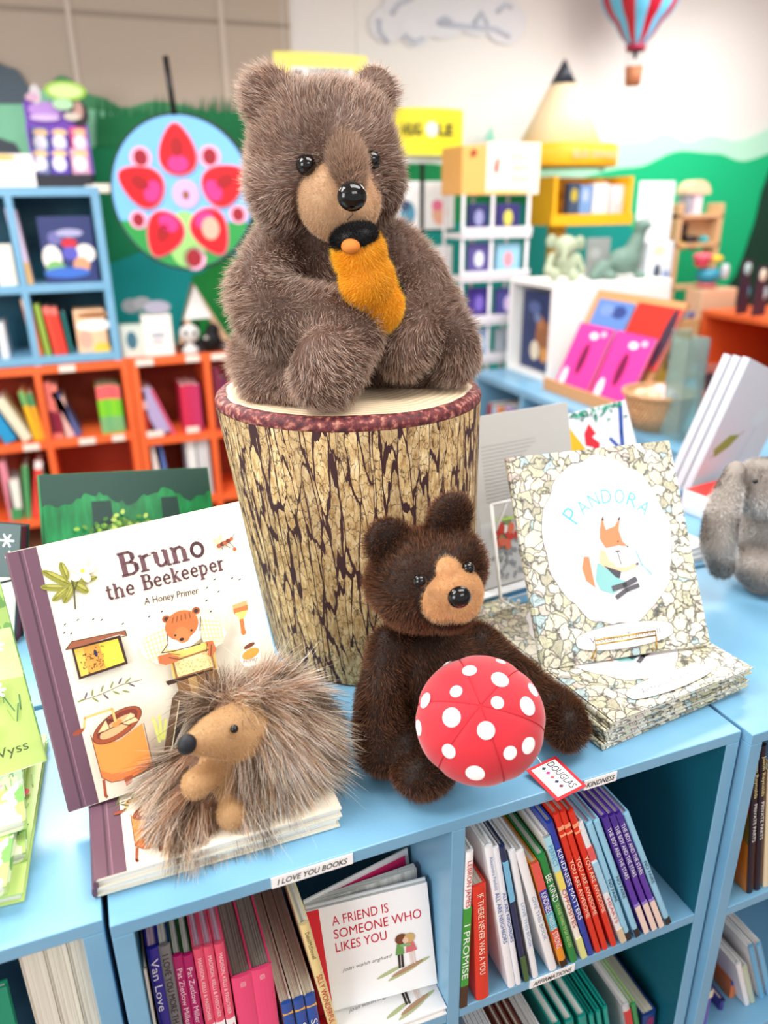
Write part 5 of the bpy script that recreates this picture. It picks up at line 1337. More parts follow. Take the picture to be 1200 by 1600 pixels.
Ab('grey and white book to the right of the teal ones', 976, 1568, .012, (206, 206, 210), .25, bands=[(.3, .9, (210, 60, 60))])
Ab('white book with a lime green edge beside the big blue one', 988, 1566, .009, (60, 150, 90), .26, cover=(150, 210, 110))
Ab('large dark blue hardback leaning at the end of the affirmations row', 1014, 1580, .024, (24, 60, 130), .10, PAGES_CREAM, texts=[('WONDER', (220, 40, 60), .1, .5, .5)])

# right unit
gr_ = 'books in the right-hand bookcase'
def Rb(label, top, bot, zs, t, rgb, cover=None, texts=(), bands=(), pages=None, yf=None):
    shelf_book(label, top, bot, zs, t, cover if cover is not None else P_(rgb), P_(rgb), yf, .24, pages, gr_, texts=texts, bands=bands)
QUILT = m_floral('patchwork_print', (196, 120, 40), (120, 110, 44), (190, 74, 34), (60, 40, 60), 16)
tx = [('Jason Reynolds', (236, 220, 150), .06, .32, .5), ('PRIVATE PARTS', (240, 236, 236), .36, .62, .5)]
Rb('navy spine with a patchwork cover in the right-hand case, alone left of the pair', (1146, 1240), (1137, 1397), .65, .0105, (24, 24, 44), QUILT, tx, (), PAGES_GREY)
Rb('dark navy spine with a patchwork cover in the right-hand case, left of the pair', (1181, 1166), (1170, 1413), .65, .0105, (24, 24, 44), QUILT, tx, (), PAGES_CREAM, yf=.575)
Rb('dark navy spine with a patchwork cover in the right-hand case, right of the pair', (1192, 1163), (1182, 1409), .65, .0105, (24, 24, 44), QUILT, tx, (), PAGES_CREAM, yf=.575)
Rb('buff spine at the right edge of the right-hand case', (1205, 1200), (1196, 1410), .65, .014, (226, 210, 176), None, (), (), PAGES_CREAM, yf=.575)
for i, (a_, b_, rgb, t) in enumerate((((1108, 1545), (1090, 1640), (120, 90, 190), .014), ((1128, 1560), (1116, 1650), (70, 60, 150), .009), ((1146, 1530), (1132, 1660), (234, 130, 70), .012), ((1160, 1520), (1150, 1660), (234, 150, 60), .011))):
    Rb(('violet spine with cream pages low in the right-hand case', 'short indigo spine low in the right-hand case', 'orange spine with a blue top band low in the right-hand case', 'amber spine with a red top band low in the right-hand case')[i], a_, b_, .34, t, rgb, None, (), [(.8, 1, ((230, 220, 200), (60, 60, 120), (60, 90, 180), (226, 70, 50))[i])], PAGES_CREAM, yf=.60+.01*i)
Rb('dark slate blue book leaning low in the right-hand case', (1108, 1480), (1098, 1640), .34, .012, (24, 54, 66), None, (), (), PAGES_CREAM, yf=.66)
for i, (a_, b_, rgb) in enumerate((((1152, 1505), (1196, 1700), (240, 240, 242)), ((1162, 1510), (1206, 1700), (196, 206, 180)), ((1172, 1478), (1222, 1700), (110, 178, 220)), ((1184, 1474), (1234, 1700), (120, 184, 224)))):
    Rb(('white book leaning in the lower right-hand case, leftmost', 'pale sage book leaning in the lower right-hand case', 'sky blue book leaning in the lower right-hand case, left one', 'sky blue book leaning in the lower right-hand case, right one')[i], a_, b_, .34, .010, rgb, P_((240, 240, 242)), (), (), PAGES, yf=.60)

# left unit: fat blocks of pages and a teal cover
gL = 'thick page blocks in the left-hand case'
ed_ = [float(at(p, 1500, y=.61)[0]) for p in (30, 72, 110, 149)]
for i in range(3):
    t = ed_[i+1]-ed_[i]-.0008
    Mx = Matrix(((0, 1, 0, ed_[i]), (-1, 0, 0, .80), (0, 0, 1, .6206), (0, 0, 0, 1)))
    book('thick book with its pale page edges outward in the left-hand case, %s of three' % ('leftmost', 'middle', 'rightmost')[i], Mx, .19, .30, t, P_((226, 222, 206)), P_((226, 222, 206)), PAGES_CREAM if i else m_pages('pale_page_edges', (206, 200, 184), (226, 222, 208), 'y'), None, gL, soft=True)
x = at(8, 1560, y=.62)[0]
r_ = book('green picture book with black script leaning inside the left-hand case', pose((x-.20, .61, .6205), 0, 6, 0), .20, .235, .010, paint((24, 140, 110), .4), paint((20, 110, 90), .4), PAGES, lambda a: (a.text('Very', (.12, .15), (.19, .14), .03, (14, 20, 20), .01, .3), a.text('Happy', (.11, .11), (.19, .10), .03, (120, 40, 40), .01, .3)))

# ================================================================== BACK OF THE SHOP
def rect(px0, py0, px1, py1, y):
    """world x and z extents on the plane y of a rectangle seen in the photo"""
    ym, xm = (py0+py1)/2, (px0+px1)/2
    x0, x1 = at(px0, ym, y=y)[0], at(px1, ym, y=y)[0]; z1, z0 = at(xm, py0, y=y)[2], at(xm, py1, y=y)[2]
    return float(x0), float(x1), float(z0), float(z1)
OY = 3.8
def xo(px, py): return float(at(px, py, y=OY)[0])
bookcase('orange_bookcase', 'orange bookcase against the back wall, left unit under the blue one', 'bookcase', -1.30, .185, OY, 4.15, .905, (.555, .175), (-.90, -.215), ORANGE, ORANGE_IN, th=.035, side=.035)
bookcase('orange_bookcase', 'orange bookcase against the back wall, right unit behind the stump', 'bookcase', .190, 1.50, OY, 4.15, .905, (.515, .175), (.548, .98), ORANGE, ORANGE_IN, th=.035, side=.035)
bookcase('blue_bookcase', 'tall narrow blue bookcase standing on the orange one at the left edge', 'bookcase', -.90, .160, OY+.01, 4.14, 1.652, (1.258, .945), (-.205,), BLUE, BLUE_SHADE, th=.035, zb=.905, side=.035)

def back_book(label, px0, px1, pyt, z, rgb, lean=0, y=OY+.03, group=None, d=.2, bands=(), pages=True, facing=False, name='book'):
    """upright book seen small: boards and page block in one mesh; px range and top row from the photo, standing on z"""
    x0, x1, _, z1 = rect(px0, pyt, px1, pyt+40, y)
    t, h = x1-x0, z1-z; a = math.radians(lean)
    if lean > 0: h = h/math.cos(a)
    c, s_ = math.cos(a), math.sin(a)
    def T(x, yy, zz): return (x0+x*c-zz*s_, y+yy, z+.001+x*s_+zz*c+(t*abs(s_) if a < 0 else 0))
    m = paint(rgb, .5); mb = MB()
    def bx(lo, hi, mm):
        x_, y_, z_ = lo; X_, Y_, Z_ = hi
        v = [T(*p) for p in ((x_, y_, z_), (X_, y_, z_), (X_, Y_, z_), (x_, Y_, z_), (x_, y_, Z_), (X_, y_, Z_), (X_, Y_, Z_), (x_, Y_, Z_))]
        mb.add(v, [(0, 3, 2, 1), (4, 5, 6, 7), (0, 1, 5, 4), (1, 2, 6, 5), (2, 3, 7, 6), (3, 0, 4, 7)], mm)
    cb = min(.003, t*.15)
    bx((0, 0, 0), (t, cb, h), m); bx((0, cb, 0), (cb, d, h), m); bx((t-cb, cb, 0), (t, d, h), m); bx((cb, cb, .004), (t-cb, d-.004, h-.005), PAGES)
    for (k0, k1, c2) in bands: bx((0, -.0008, k0*h), (t, .0, k1*h), paint(c2, .5))
    return solo(mb, name, label, 'book', T(t/2, d/2, 0), group)
# rows: (label words, px0, px1, top row, colour, lean, bands)
Z1, Z2, Z1b = .555, .175, .515
g1 = 'books on the upper shelf of the left orange case'
for w_, a_, b_, tp, rgb, ln, bd in (
    ('sky blue book leaning at the left end', 2, 22, 640, (28, 150, 206), 22, ()), ('cream white book leaning beside the sky blue one', 28, 44, 624, (222, 222, 196), 24, ()),
    ('yellow book with a green top, left of the two', 44, 53, 612, (240, 186, 30), 8, ((.72, 1, (110, 176, 100)),)), ('yellow book with a green top, right of the two', 53, 62, 614, (244, 170, 40), 6, ((.72, 1, (60, 150, 96)),)),
    ('salmon book with a maroon foot, left of the two', 72, 81, 598, (232, 120, 110), 0, ((.1, .5, (120, 20, 50)),)), ('salmon book with a maroon foot, right of the two', 81, 91, 602, (236, 130, 116), 0, ((.1, .5, (140, 24, 54)),)),
    ('slim olive book beside the salmon ones', 92, 97, 618, (120, 110, 60), 4, ()), ('pale pink book beside the slate blue one', 97, 110, 622, (236, 190, 184), 6, ()), ('slate blue book leaning to the left', 110, 121, 612, (86, 96, 150), 20, ()),
    ('green book with a coral top, leftmost of four', 152, 163, 604, (126, 206, 40), 0, ((.72, 1, (240, 100, 104)), (.02, .35, (120, 180, 120)))), ('green book with a coral top, second of four', 163, 172, 602, (110, 200, 50), 0, ((.72, 1, (240, 100, 104)), (.02, .35, (110, 176, 120)))),
    ('green book with a coral top, third of four', 172, 181, 602, (130, 210, 40), 0, ((.72, 1, (236, 92, 100)), (.02, .35, (120, 180, 120)))), ('green book with a coral top, rightmost of four', 181, 189, 603, (116, 204, 46), 0, ((.72, 1, (240, 110, 110)), (.02, .35, (120, 184, 120))))):
    back_book(w_+' on the upper orange shelf', a_, b_, tp, Z1, rgb, ln, group=g1, bands=bd)
g2 = 'books on the upper shelf of the right orange case'
for w_, a_, b_, tp, rgb, ln, bd in (
    ('dark red book with a white patch', 219, 231, 612, (170, 40, 40), 2, ((.6, .8, (236, 200, 196)),)), ('lavender book leaning steeply', 242, 264, 610, (176, 164, 206), 20, ()), ('slim rose book leaning beside the lavender one', 264, 269, 608, (226, 90, 130), 20, ()),
    ('crimson book, leftmost of the crimson group', 283, 293, 602, (206, 40, 80), 0, ()), ('crimson book, middle of the crimson group', 293, 303, 600, (196, 44, 92), 0, ()), ('crimson book, rightmost of the crimson group', 303, 313, 601, (190, 50, 100), 0, ()),
    ('tall maroon book at the stump edge', 334, 344, 574, (126, 40, 70), 0, ()), ('plum book beside the tall maroon one', 345, 354, 590, (110, 40, 80), 0, ())):
    back_book(w_+' on the orange shelf behind the stump', a_, b_, tp, Z1b, rgb, ln, group=g2, bands=bd)
g3 = 'books on the lower shelves of the orange cases'
for w_, a_, b_, tp, rgb, ln, bd in (
    ('pink book at the far left', 1, 12, 722, (226, 140, 160), 0, ()), ('white book with a green foot', 10, 28, 752, (236, 240, 230), -4, ((0, .3, (60, 150, 90)),)), ('green book beside the white one', 28, 37, 730, (80, 160, 100), -6, ()),
    ('tall red book leaning right', 37, 49, 722, (226, 70, 60), -12, ((.86, 1, (250, 240, 240)),)), ('yellow ochre book', 56, 66, 750, (214, 160, 50), -4, ()), ('green and white book by the upright', 66, 74, 742, (90, 160, 110), 0, ())):
    back_book(w_+' on the lower orange shelf', a_, b_, tp, Z2, rgb, ln, group=g3, bands=bd)
for w_, a_, b_, tp, rgb, ln, bd in (
    ('crimson book low', 222, 232, 696, (196, 40, 60), 0, ()), ('white book low, beside the crimson one', 238, 252, 698, (240, 230, 226), 0, ()), ('cornflower blue book low', 252, 264, 694, (90, 120, 190), 6, ()),
    ('white book low by the upright, left one', 292, 306, 686, (226, 230, 230), 0, ()), ('pale grey book low by the upright, right one', 308, 326, 680, (206, 210, 214), 0, ())):
    back_book(w_+' in the right orange case', a_, b_, tp, Z2, rgb, ln, group=g3, bands=bd)
g4 = 'books in the tall blue bookcase'
for w_, a_, b_, tp, rgb, ln, z, bd in (
    ('lilac spined book, left one in the upper compartment', 19, 27, 326, (200, 186, 216), 4, 1.258, ((.0, .3, (206, 150, 120)),)), ('lilac spined book, right one in the upper compartment', 27, 36, 328, (214, 196, 220), 4, 1.258, ((.0, .3, (210, 170, 110)),)),
    ('cream book at the left edge of the upper compartment', -8, 20, 382, (238, 234, 220), 0, 1.258, ()),
    ('orange spined book, leftmost in the lower compartment', 42, 56, 468, (240, 130, 60), 4, .945, ((.85, 1, (250, 190, 140)),)), ('olive green spined book in the lower compartment', 62, 70, 476, (150, 180, 70), 4, .945, ()),
    ('tomato red spined book in the lower compartment, left one', 76, 87, 480, (228, 70, 50), 5, .945, ((.85, 1, (240, 120, 110)),)), ('tomato red spined book in the lower compartment, right one', 88, 98, 481, (222, 60, 46), 5, .945, ((.85, 1, (240, 120, 110)),)),
    ('slim teal book beside the red ones', 103, 108, 488, (30, 110, 110), 4, .945, ()), ('white book in the leftmost compartment', -4, 9, 505, (214, 220, 226), 0, .945, ())):
    back_book(w_+' of the tall blue case', a_, b_, tp, z, rgb, ln, group=g4, bands=bd)
# face-out things in the blue case
def card(name, label, cat, px0, py0, px1, py1, y, d, rgb, blots=(), z=None, parts=True, side=None, group=None, seed=1, speck=0, speck_cols=((240, 240, 240),)):
    """a book or box standing face out; blots = printed shapes (cx, cy, rx, ry, colour) in photo positions"""
    x0, x1, z0, z1 = rect(px0, py0, px1, py1, y)
    if z is not None: z0 = z
    root = thing(name, label, cat, ((x0+x1)/2, y+d/2, z0), group)
    mb = MB(); mb.box((x0, y, z0), (x1, y+d, z1), paint(side or rgb, .5)); body_ = mb.build('body', root, bevel=.002)
    mb = MB(); yy = y-.0008; mb.box((x0+.002, yy, z0+.002), (x1-.002, y-.0001, z1-.002), paint(rgb, .5))
    for cx, cy, rx, ry, c_ in blots:
        yy -= .0005; p = at(cx, cy, y=yy); k = float((p-CAM) @ FWD)/1200
        mb.add([(p[0]+rx*k*math.cos(i*math.pi/10), yy, p[2]+ry*k*math.sin(i*math.pi/10)) for i in range(20)], [tuple(range(20))], paint(c_, .5))
    rg_ = random.Random(seed)
    for _ in range(speck):
        yy -= .0001; u, v = rg_.uniform(.08, .92), rg_.uniform(.08, .92); w_ = (x1-x0)*rg_.uniform(.03, .08)
        mb.add([(x0+(x1-x0)*u+w_*math.cos(i*1.05), yy, z0+(z1-z0)*v+w_*.6*math.sin(i*1.05)) for i in range(6)], [tuple(range(6))], paint(rg_.choice(speck_cols), .5))
    mb.build('printed_front', root).parent = body_
    return root
card('picture_book', 'navy picture book with white animal figures, face out in the tall blue case', 'book', 64, 338, 148, 434, OY+.05, .02, (44, 56, 110),
     ((85, 372, 10, 10, (110, 110, 170)), (108, 364, 20, 6, (170, 170, 210)), (108, 380, 12, 7, (206, 40, 60)), (82, 404, 14, 20, (240, 236, 230)), (88, 420, 14, 12, (120, 180, 110)), (133, 396, 15, 14, (244, 240, 236)), (128, 414, 12, 12, (226, 160, 120)), (106, 426, 34, 8, (60, 110, 200)), (110, 396, 12, 10, (90, 90, 190))), z=1.258)
card('game_box', 'white and peach box with a brown lid low in the tall blue case', 'box', 119, 484, 167, 555, OY+.05, .16, (246, 200, 160), ((147, 508, 26, 9, (248, 246, 242)), (147, 492, 26, 5, (160, 110, 70)), (160, 545, 12, 10, (250, 200, 70)), (134, 530, 10, 14, (240, 170, 150))), z=.945)
card('toy_box', 'white boxed toys on top of the tall blue case at the left edge', 'box', -30, 240, 54, 292, OY+.04, .22, (240, 238, 236), ((5, 246, 18, 5, (236, 190, 120)), (30, 262, 30, 8, (250, 250, 250)), (10, 280, 30, 6, (220, 224, 226))), z=1.653)

# purple card display with three rows of small books
def purple():
    y = OY+.06
    x0, x1, z0, z1 = rect(44, 152, 140, 290, y); z0 = 1.653
    root = thing('counter_display', 'purple cardboard counter display holding small boxed books on the tall blue case', 'display', ((x0+x1)/2, y+.1, z0))
    mb = MB(); zh = at(90, 195, y=y)[2]
    mb.box((x0, y+.16, z0), (x1, y+.18, z1), paint((120, 64, 190), .5)); mb.box((x0, y, z0), (x0+.008, y+.16, zh), paint((120, 64, 190), .5)); mb.box((x1-.008, y, z0), (x1, y+.16, zh), paint((120, 64, 190), .5))
    mb.box((x0, y, z0), (x1, y+.16, z0+.05), paint((30, 26, 40), .5)); mb.build('tray', root)
    mb = MB(); y2 = y+.150
    for cx, cy, rx, ry, c_ in ((70, 172, 24, 12, (196, 150, 230)), (70, 184, 22, 5, (230, 200, 246)), (124, 178, 14, 18, (30, 24, 30)), (122, 172, 7, 13, (206, 160, 150)), (112, 182, 12, 6, (226, 216, 200)), (55, 147, 8, 14, (226, 220, 226)), (50, 152, 10, 6, (226, 180, 210))):
        y2 -= .001; p = at(cx, cy, y=y2); k = float((p-CAM) @ FWD)/1200
        mb.prism([(p[0]+rx*k*math.cos(i*math.pi/10), y2, p[2]+ry*k*math.sin(i*math.pi/10)) for i in range(20)], (0, .0008, 0), paint(c_, .5))
    mb.build('header_print', root)
    mb = MB(); y2 = y+.13
    for cx, cy, rx, ry, c_ in ((102, 142, 31, 14, (166, 220, 70)), (102, 142, 25, 10, (226, 246, 170)), (98, 163, 15, 8, (190, 240, 190))):
        y2 -= .002; p = at(cx, cy, y=y2); k = float((p-CAM) @ FWD)/1200
        mb.prism([(p[0]+rx*k*math.cos(i*math.pi/12), y2, p[2]+ry*k*math.sin(i*math.pi/12)) for i in range(24)], (0, .0018, 0), paint(c_, .5))
    mb.build('green_badge', root)
    n_ = 0
    for j, (pt, pb_) in enumerate(((199, 242), (232, 272))):
        for i, (a_, b_) in enumerate(((50, 76), (79, 107), (111, 140))):
            rgb = (((90, 120, 180), (120, 80, 190), (236, 90, 150)), ((120, 130, 190), (100, 70, 190), (226, 170, 200)))[j][i]
            yb = y+.09-.05*j
            card('boxed_book', '%s boxed book in the %s row of the purple display' % (('blue', 'violet', 'pink')[i], ('back', 'front')[j]), 'book', a_, pt, b_, pb_, yb, .02, rgb,
                 (((a_+b_)/2, pt+8, 11, 5, (250, 206, 150)), ((a_+b_)/2, pt+24, 10, 11, (246, 244, 250))), z=z0+.052, group='boxed books in the purple display')
purple()
# strip clip holding to the wheel
mb = MB(); x0, x1, z0, z1 = rect(145, 287, 176, 301, OY+.02); mb.box((x0, OY+.02, z0), (x1, OY+.035, z1), paint((236, 228, 214), .5)); mb.box((x0-.03, OY+.022, z0+.004), (x0, OY+.033, z1-.004), paint((200, 196, 186), .5))
solo(mb, 'shelf_sign', 'small white sign strip jutting from the corner of the tall blue case', 'sign', ((x0+x1)/2, OY+.03, z0))

# ---- round fruit wheel
def wheel():
    c = at(285, 303, y=3.62); R_ = .312; yaw = math.radians(-24)
    e1 = np.array([math.cos(yaw), math.sin(yaw), 0]); nf = np.array([math.sin(yaw), -math.cos(yaw), 0]); e3 = np.array([0, 0, 1.0])
    root = thing('fruit_wheel', 'large round board painted with red fruit slices on sky blue, hung by a black rod', 'wall decoration', c-e3*R_)
    T = Matrix(((e1[0], -nf[0], 0, c[0]), (e1[1], -nf[1], 0, c[1]), (0, 0, 1, c[2]), (0, 0, 0, 1)))
    def disc(mb, u, v, ru, rv, rgb, y, ang=0, th=.004, n=36, shape=None, a0=0, a1=360):
        if ru < .29: u, v, ru, rv = u*.84, v*.84, ru*.84, rv*.84
        ca, sa = math.cos(math.radians(ang)), math.sin(math.radians(ang)); pts = []
        for i in range(n):
            t = math.radians(a0+(a1-a0)*i/n); x, z = ru*math.cos(t), rv*math.sin(t)
            if shape == 'egg': x *= 1-.35*(z/rv)
            pts.append((u+x*ca-z*sa, y, v+x*sa+z*ca))
        mb.prism(pts, (0, th, 0), paint(rgb, .7), T)
    mb = MB(); disc(mb, 0, 0, R_, R_, (20, 40, 40), 0, th=.03, n=72); mb.build('rim', root)
    mb = MB(); disc(mb, 0, 0, R_*.965, R_*.965, (118, 184, 236), -.004, n=72)
    disc(mb, 0, -.0, R_*.96, R_*.96, (40, 150, 70), -.006, n=48, a0=200, a1=340, th=.002)
    disc(mb, 0, -.22, .10, .14, (150, 210, 120), -.008, th=.002)
    for u, v, s_ in ((-.19, .17, .035), (.16, .17, .035), (-.24, -.12, .03), (.28, -.10, .03), (.03, -.31, .04)):
        disc(mb, u, v, s_*1.6, s_*1.5, (236, 170, 200), -.008, th=.002); disc(mb, u, v, s_, s_*1.1, (150, 20, 40), -.010, th=.002)
    disc(mb, .02, 0, .07, .07, (200, 170, 226), -.008, th=.002); disc(mb, .02, -.005, .018, .022, (150, 90, 60), -.010, th=.002)
    mb.build('painted_board', root)
    for k, (u, v, ang, sz) in enumerate(((.00, .205, 0, 1.0), (-.205, .045, 62, 1.02), (.225, .045, -62, 1.0), (-.115, -.195, 150, 1.0), (.135, -.185, 205, 1.0))):
        mb = MB(); ru, rv = .088*sz, .115*sz; a_ = ang
        disc(mb, u, v, ru*1.07, rv*1.06, (240, 150, 176), -.012, a_, .006, shape='egg'); disc(mb, u, v, ru, rv, (204, 8, 26), -.016, a_, .005, shape='egg')
        dn = (math.sin(math.radians(a_))*.3, -math.cos(math.radians(a_))*.3)
        disc(mb, u+dn[0]*.22, v+dn[1]*.22, ru*.6, rv*.35, (244, 50, 130), -.018, a_, .003); disc(mb, u, v+.01, ru*.35, rv*.4, (160, 6, 20), -.018, a_, .003)
        if k == 4: disc(mb, u, v+.02, .045, .055, (246, 170, 150), -.021, 0, .003)
        mb.build('fruit_slice', root)
    mb = MB(); p = c+e3*R_; mb.tube([p+np.array([0, 0, -.01]), p+np.array([-.012, 0, .20])], .012, BLACK); mb.build('hanging_rod', root)
wheel()

# ---- things on the orange top
card('arch_sign', 'grey letter-shaped sign with pale panel on the orange case, left of the peaked frame', 'sign', 188, 508, 232, 553, OY+.05, .08, (206, 216, 206), ((205, 478, 14, 11, (120, 126, 130)), (222, 474, 14, 10, (140, 144, 148)), (206, 532, 8, 14, (60, 110, 130))), z=.906)
card('white_box', 'white box with faint lettering and a grey rounded top on the orange case', 'box', 224, 492, 270, 552, OY+.04, .12, (242, 240, 232), ((246, 480, 20, 10, (170, 170, 190)), (247, 524, 12, 4, (170, 176, 190)), (247, 534, 10, 3, (190, 190, 200))), z=.906)
def peaked():
    y = OY+.05
    P_2 = lambda px, py, yy=y: tuple(at(px, py, y=yy))
    x0, x1, z0, z1 = rect(277, 445, 356, 552, y)
    root = thing('peaked_frame', 'white peaked wooden frame with black and white panda toys on the orange case', 'frame', ((x0+x1)/2, y+.05, .906))
    zt = P_2(303, 444)[2]; xt = P_2(303, 444)[0]; zm = .906
    for (xa, xb) in ((x0, xt), (x1, xt)):
        mb = MB(); w_ = .035 if xa < xb else -.035
        mb.prism([(xa, y, zm+.05), (xa+w_, y, zm+.05), (xb, y, zt-.055), (xb, y, zt)], (0, .1, 0), paint((206, 170, 136), .6)); mb.build('roof_board', root)
    mb = MB(); mb.prism([(xt-.06, y-.004, zt-.16), (xt+.07, y-.004, zt-.16), (xt, y-.004, zt-.005)], (0, .02, 0), paint((248, 250, 248), .6)); mb.build('snow_peak', root)
    mb = MB(); mb.box((x0+.01, y, zm), (x1-.01, y+.1, zm+.05), paint((40, 34, 40), .6)); mb.build('base', root)
peaked()
def small_plush(name, label, parts, loc, base=None, fur=True, grp=None):
    root = thing(name, label, 'plush toy', loc, grp)
    for pn, blobs, rgb in parts:
        V, N, T = blob_mesh(blobs, .008, 3)
        np_build(pn, [(V, T, np.tile(shade(rgb), (len(V), 1)))], FUR, root)
A5 = lambda px, py, y: at(px, py, y=y)
small_plush('panda_plush', 'small white and black plush panda standing in front of the peaked frame', (('body', [('e', A5(296, 521, 3.84), (.048, .04, .045)), ('e', A5(298, 548, 3.84), (.04, .04, .03))], (240, 240, 238)), ('ear', [('e', A5(285, 506, 3.84), (.016, .012, .016))], (16, 16, 18)), ('ear', [('e', A5(308, 506, 3.84), (.016, .012, .016))], (16, 16, 18)), ('eye_patch', [('e', A5(290, 520, 3.80), (.012, .008, .014))], (16, 16, 18)), ('eye_patch', [('e', A5(303, 520, 3.80), (.012, .008, .014))], (16, 16, 18))), A5(297, 552, 3.84))
small_plush('black_plush', 'small black plush toy to the right of the panda on the orange case', (('body', [('e', A5(330, 532, 3.84), (.05, .04, .05)), ('e', A5(332, 514, 3.84), (.032, .03, .03))], (24, 24, 26)), ('muzzle', [('e', A5(322, 528, 3.80), (.014, .01, .012))], (210, 206, 200))), A5(330, 552, 3.84))
# shelf tags on the orange and blue edges
tags = ((92, 571, 118, 583, 'left case top'), (212, 562, 240, 572, 'case top, below the grey arch sign'), (290, 555, 312, 567, 'case top, below the panda'), (330, 551, 356, 563, 'case top, beside the bear'),
        (36, 693, 62, 704, 'left case shelf'), (124, 688, 150, 699, 'left case shelf, below the slate blue book'), (176, 686, 196, 695, 'left case shelf, below the green books'), (230, 678, 256, 688, 'shelf below the lavender book'), (292, 672, 312, 682, 'shelf below the crimson books'))
for a_, b_, c_, d_, w_ in tags:
    x0, x1, z0, z1 = rect(a_, b_, c_, d_, OY-.003); zc = (z0+z1)/2
    for ze in (.905, .555, .515, .175):
        if abs(zc-(ze-.017)) < .06: zc = ze-.0175; break
    mb = MB(); mb.box((x0, OY-.004, zc-.015), (x1, OY-.0005, zc+.015), paint((238, 226, 214), .5)); solo(mb, 'shelf_tag', 'small pale tag on the orange %s' % w_, 'tag', ((x0+x1)/2, OY-.002, zc), 'shelf tags on the orange cases')

# ================================================================== RIGHT SIDE OF THE SHOP
bookcase('low_blue_case', 'low blue bookcase running away from the viewer behind the right displays', 'bookcase', 1.775, 2.85, 2.02, 3.35, .80, (.42, .06), (2.45, 2.9), BLUE, BLUE_SHADE, th=.03, back='x1', side=.03)
g5 = 'books in the low blue case'
def side_book(label, y, t, h, rgb, z=.42, x=1.80, group=g5):
    mb = MB(); mb.box((x, y, z+.001), (x+.2, y+t, z+h), paint(rgb, .5)); mb.box((x+.003, y+.003, z+h-.002), (x+.197, y+t-.003, z+h+.001), PAGES)
    return solo(mb, 'book', label, 'book', (x+.1, y+t/2, z), group)
rb = random.Random(17); yy_ = 2.93
for i, (w_, rgb) in enumerate((('mint green', (120, 190, 150)), ('coral', (226, 100, 90)), ('lilac', (170, 150, 200)), ('teal', (30, 140, 140)), ('orange', (236, 140, 70)), ('pale blue', (160, 200, 230)), ('dark red', (150, 40, 50)))):
    t = rb.uniform(.03, .05); side_book('%s spined book on the low blue case shelf, right of the stump' % w_, yy_, t, rb.uniform(.22, .29), rgb); yy_ += t+.004
yy_ = 2.1
for i, (w_, rgb) in enumerate((('sea green', (60, 150, 110)), ('grass green', (90, 170, 90)), ('dark olive', (70, 80, 40)), ('light green', (150, 200, 150)))):
    t = rb.uniform(.03, .05); side_book('%s spined book in the near end of the low blue case' % w_, yy_, t, rb.uniform(.22, .27), rgb); yy_ += t+.004

# white cube with a navy book inside
def cube():
    o = at(853, 600, z=.80); x0, y0 = 1.945, 2.96; y1 = 3.34; x1 = float(at(1040, 520, y=y0)[0]); zt = float(at(853, 446, y=y0)[2])
    root = thing('display_cube', 'white open display cube standing on the low blue case', 'display stand', ((x0+x1)/2, (y0+y1)/2, .80))
    w = WHITE
    for nm, lo, hi in (('top_panel', (x0, y0, zt-.02), (x1, y1, zt)), ('bottom_panel', (x0, y0, .801), (x1, y1, .825)), ('side_panel', (x0, y0, .825), (x1, y0+.02, zt-.02)), ('side_panel', (x0, y1-.02, .825), (x1, y1, zt-.02)), ('back_panel', (x1-.02, y0+.02, .825), (x1, y1-.02, zt-.02))):
        mb = MB(); mb.box(lo, hi, w); mb.build(nm, root, bevel=.002)
    # book facing left, inside
    bx0 = x0+.05
    r2 = thing('picture_book', 'navy picture book with a brown bear and pale figure inside the white cube', 'book', (bx0, (y0+y1)/2, .826))
    mb = MB(); mb.box((bx0, y0+.05, .826), (bx0+.02, y1-.05, zt-.05), paint((34, 50, 96), .45)); mb.build('cover', r2)
    mb = MB(); mb.box((bx0+.003, y1-.05, .83), (bx0+.017, y1-.047, zt-.054), PAGES); mb.build('pages', r2)
    mb = MB()
    for i, (u, v, r_, s_, c_) in enumerate(((.30, .45, .26, .20, (150, 96, 60)), (.42, .62, .12, .09, (176, 116, 76)), (.55, .25, .14, .13, (226, 214, 190)), (.26, .22, .12, .10, (214, 150, 80)), (.6, .8, .2, .08, (80, 100, 150)), (.5, .68, .1, .06, (110, 130, 170)))):
        Y, Z, W_, H_ = y0+.05, .826, y1-y0-.1, zt-.876
        mb.prism([(bx0-.001-.0008*i, Y+W_*u+r_*W_*math.cos(k*math.pi/10), Z+H_*v+s_*H_*math.sin(k*math.pi/10)) for k in range(20)], (.0008, 0, 0), paint(c_, .5))
    mb.build('cover_picture', r2)
    return x0, x1, y0, y1, zt
CX0, CX1, CY0, CY1, CZ = cube()

# plush toys and cards on the cube
Yp = 3.08
small_plush('elephant_plush', 'pale sage green plush elephant sitting on the white cube', (('body', [('e', A5(882, 412, Yp), (.055, .05, .055)), ('e', A5(884, 384, Yp-.02), (.052, .048, .045)), ('l', [A5(884, 386, Yp-.05), A5(880, 410, Yp-.07)], [.018, .012]), ('e', A5(866, 428, Yp-.04), (.022, .04, .026)), ('e', A5(896, 430, Yp-.04), (.022, .04, .026)), ('l', [A5(862, 400, Yp-.01), A5(854, 424, Yp-.03)], [.016, .016]), ('l', [A5(902, 400, Yp-.01), A5(910, 424, Yp-.03)], [.016, .016])], (196, 206, 178)), ('ear', [('e', A5(862, 378, Yp), (.03, .012, .035))], (186, 198, 170)), ('ear', [('e', A5(906, 380, Yp), (.03, .012, .035))], (186, 198, 170))), (A5(882, 440, Yp)[0], Yp, CZ))
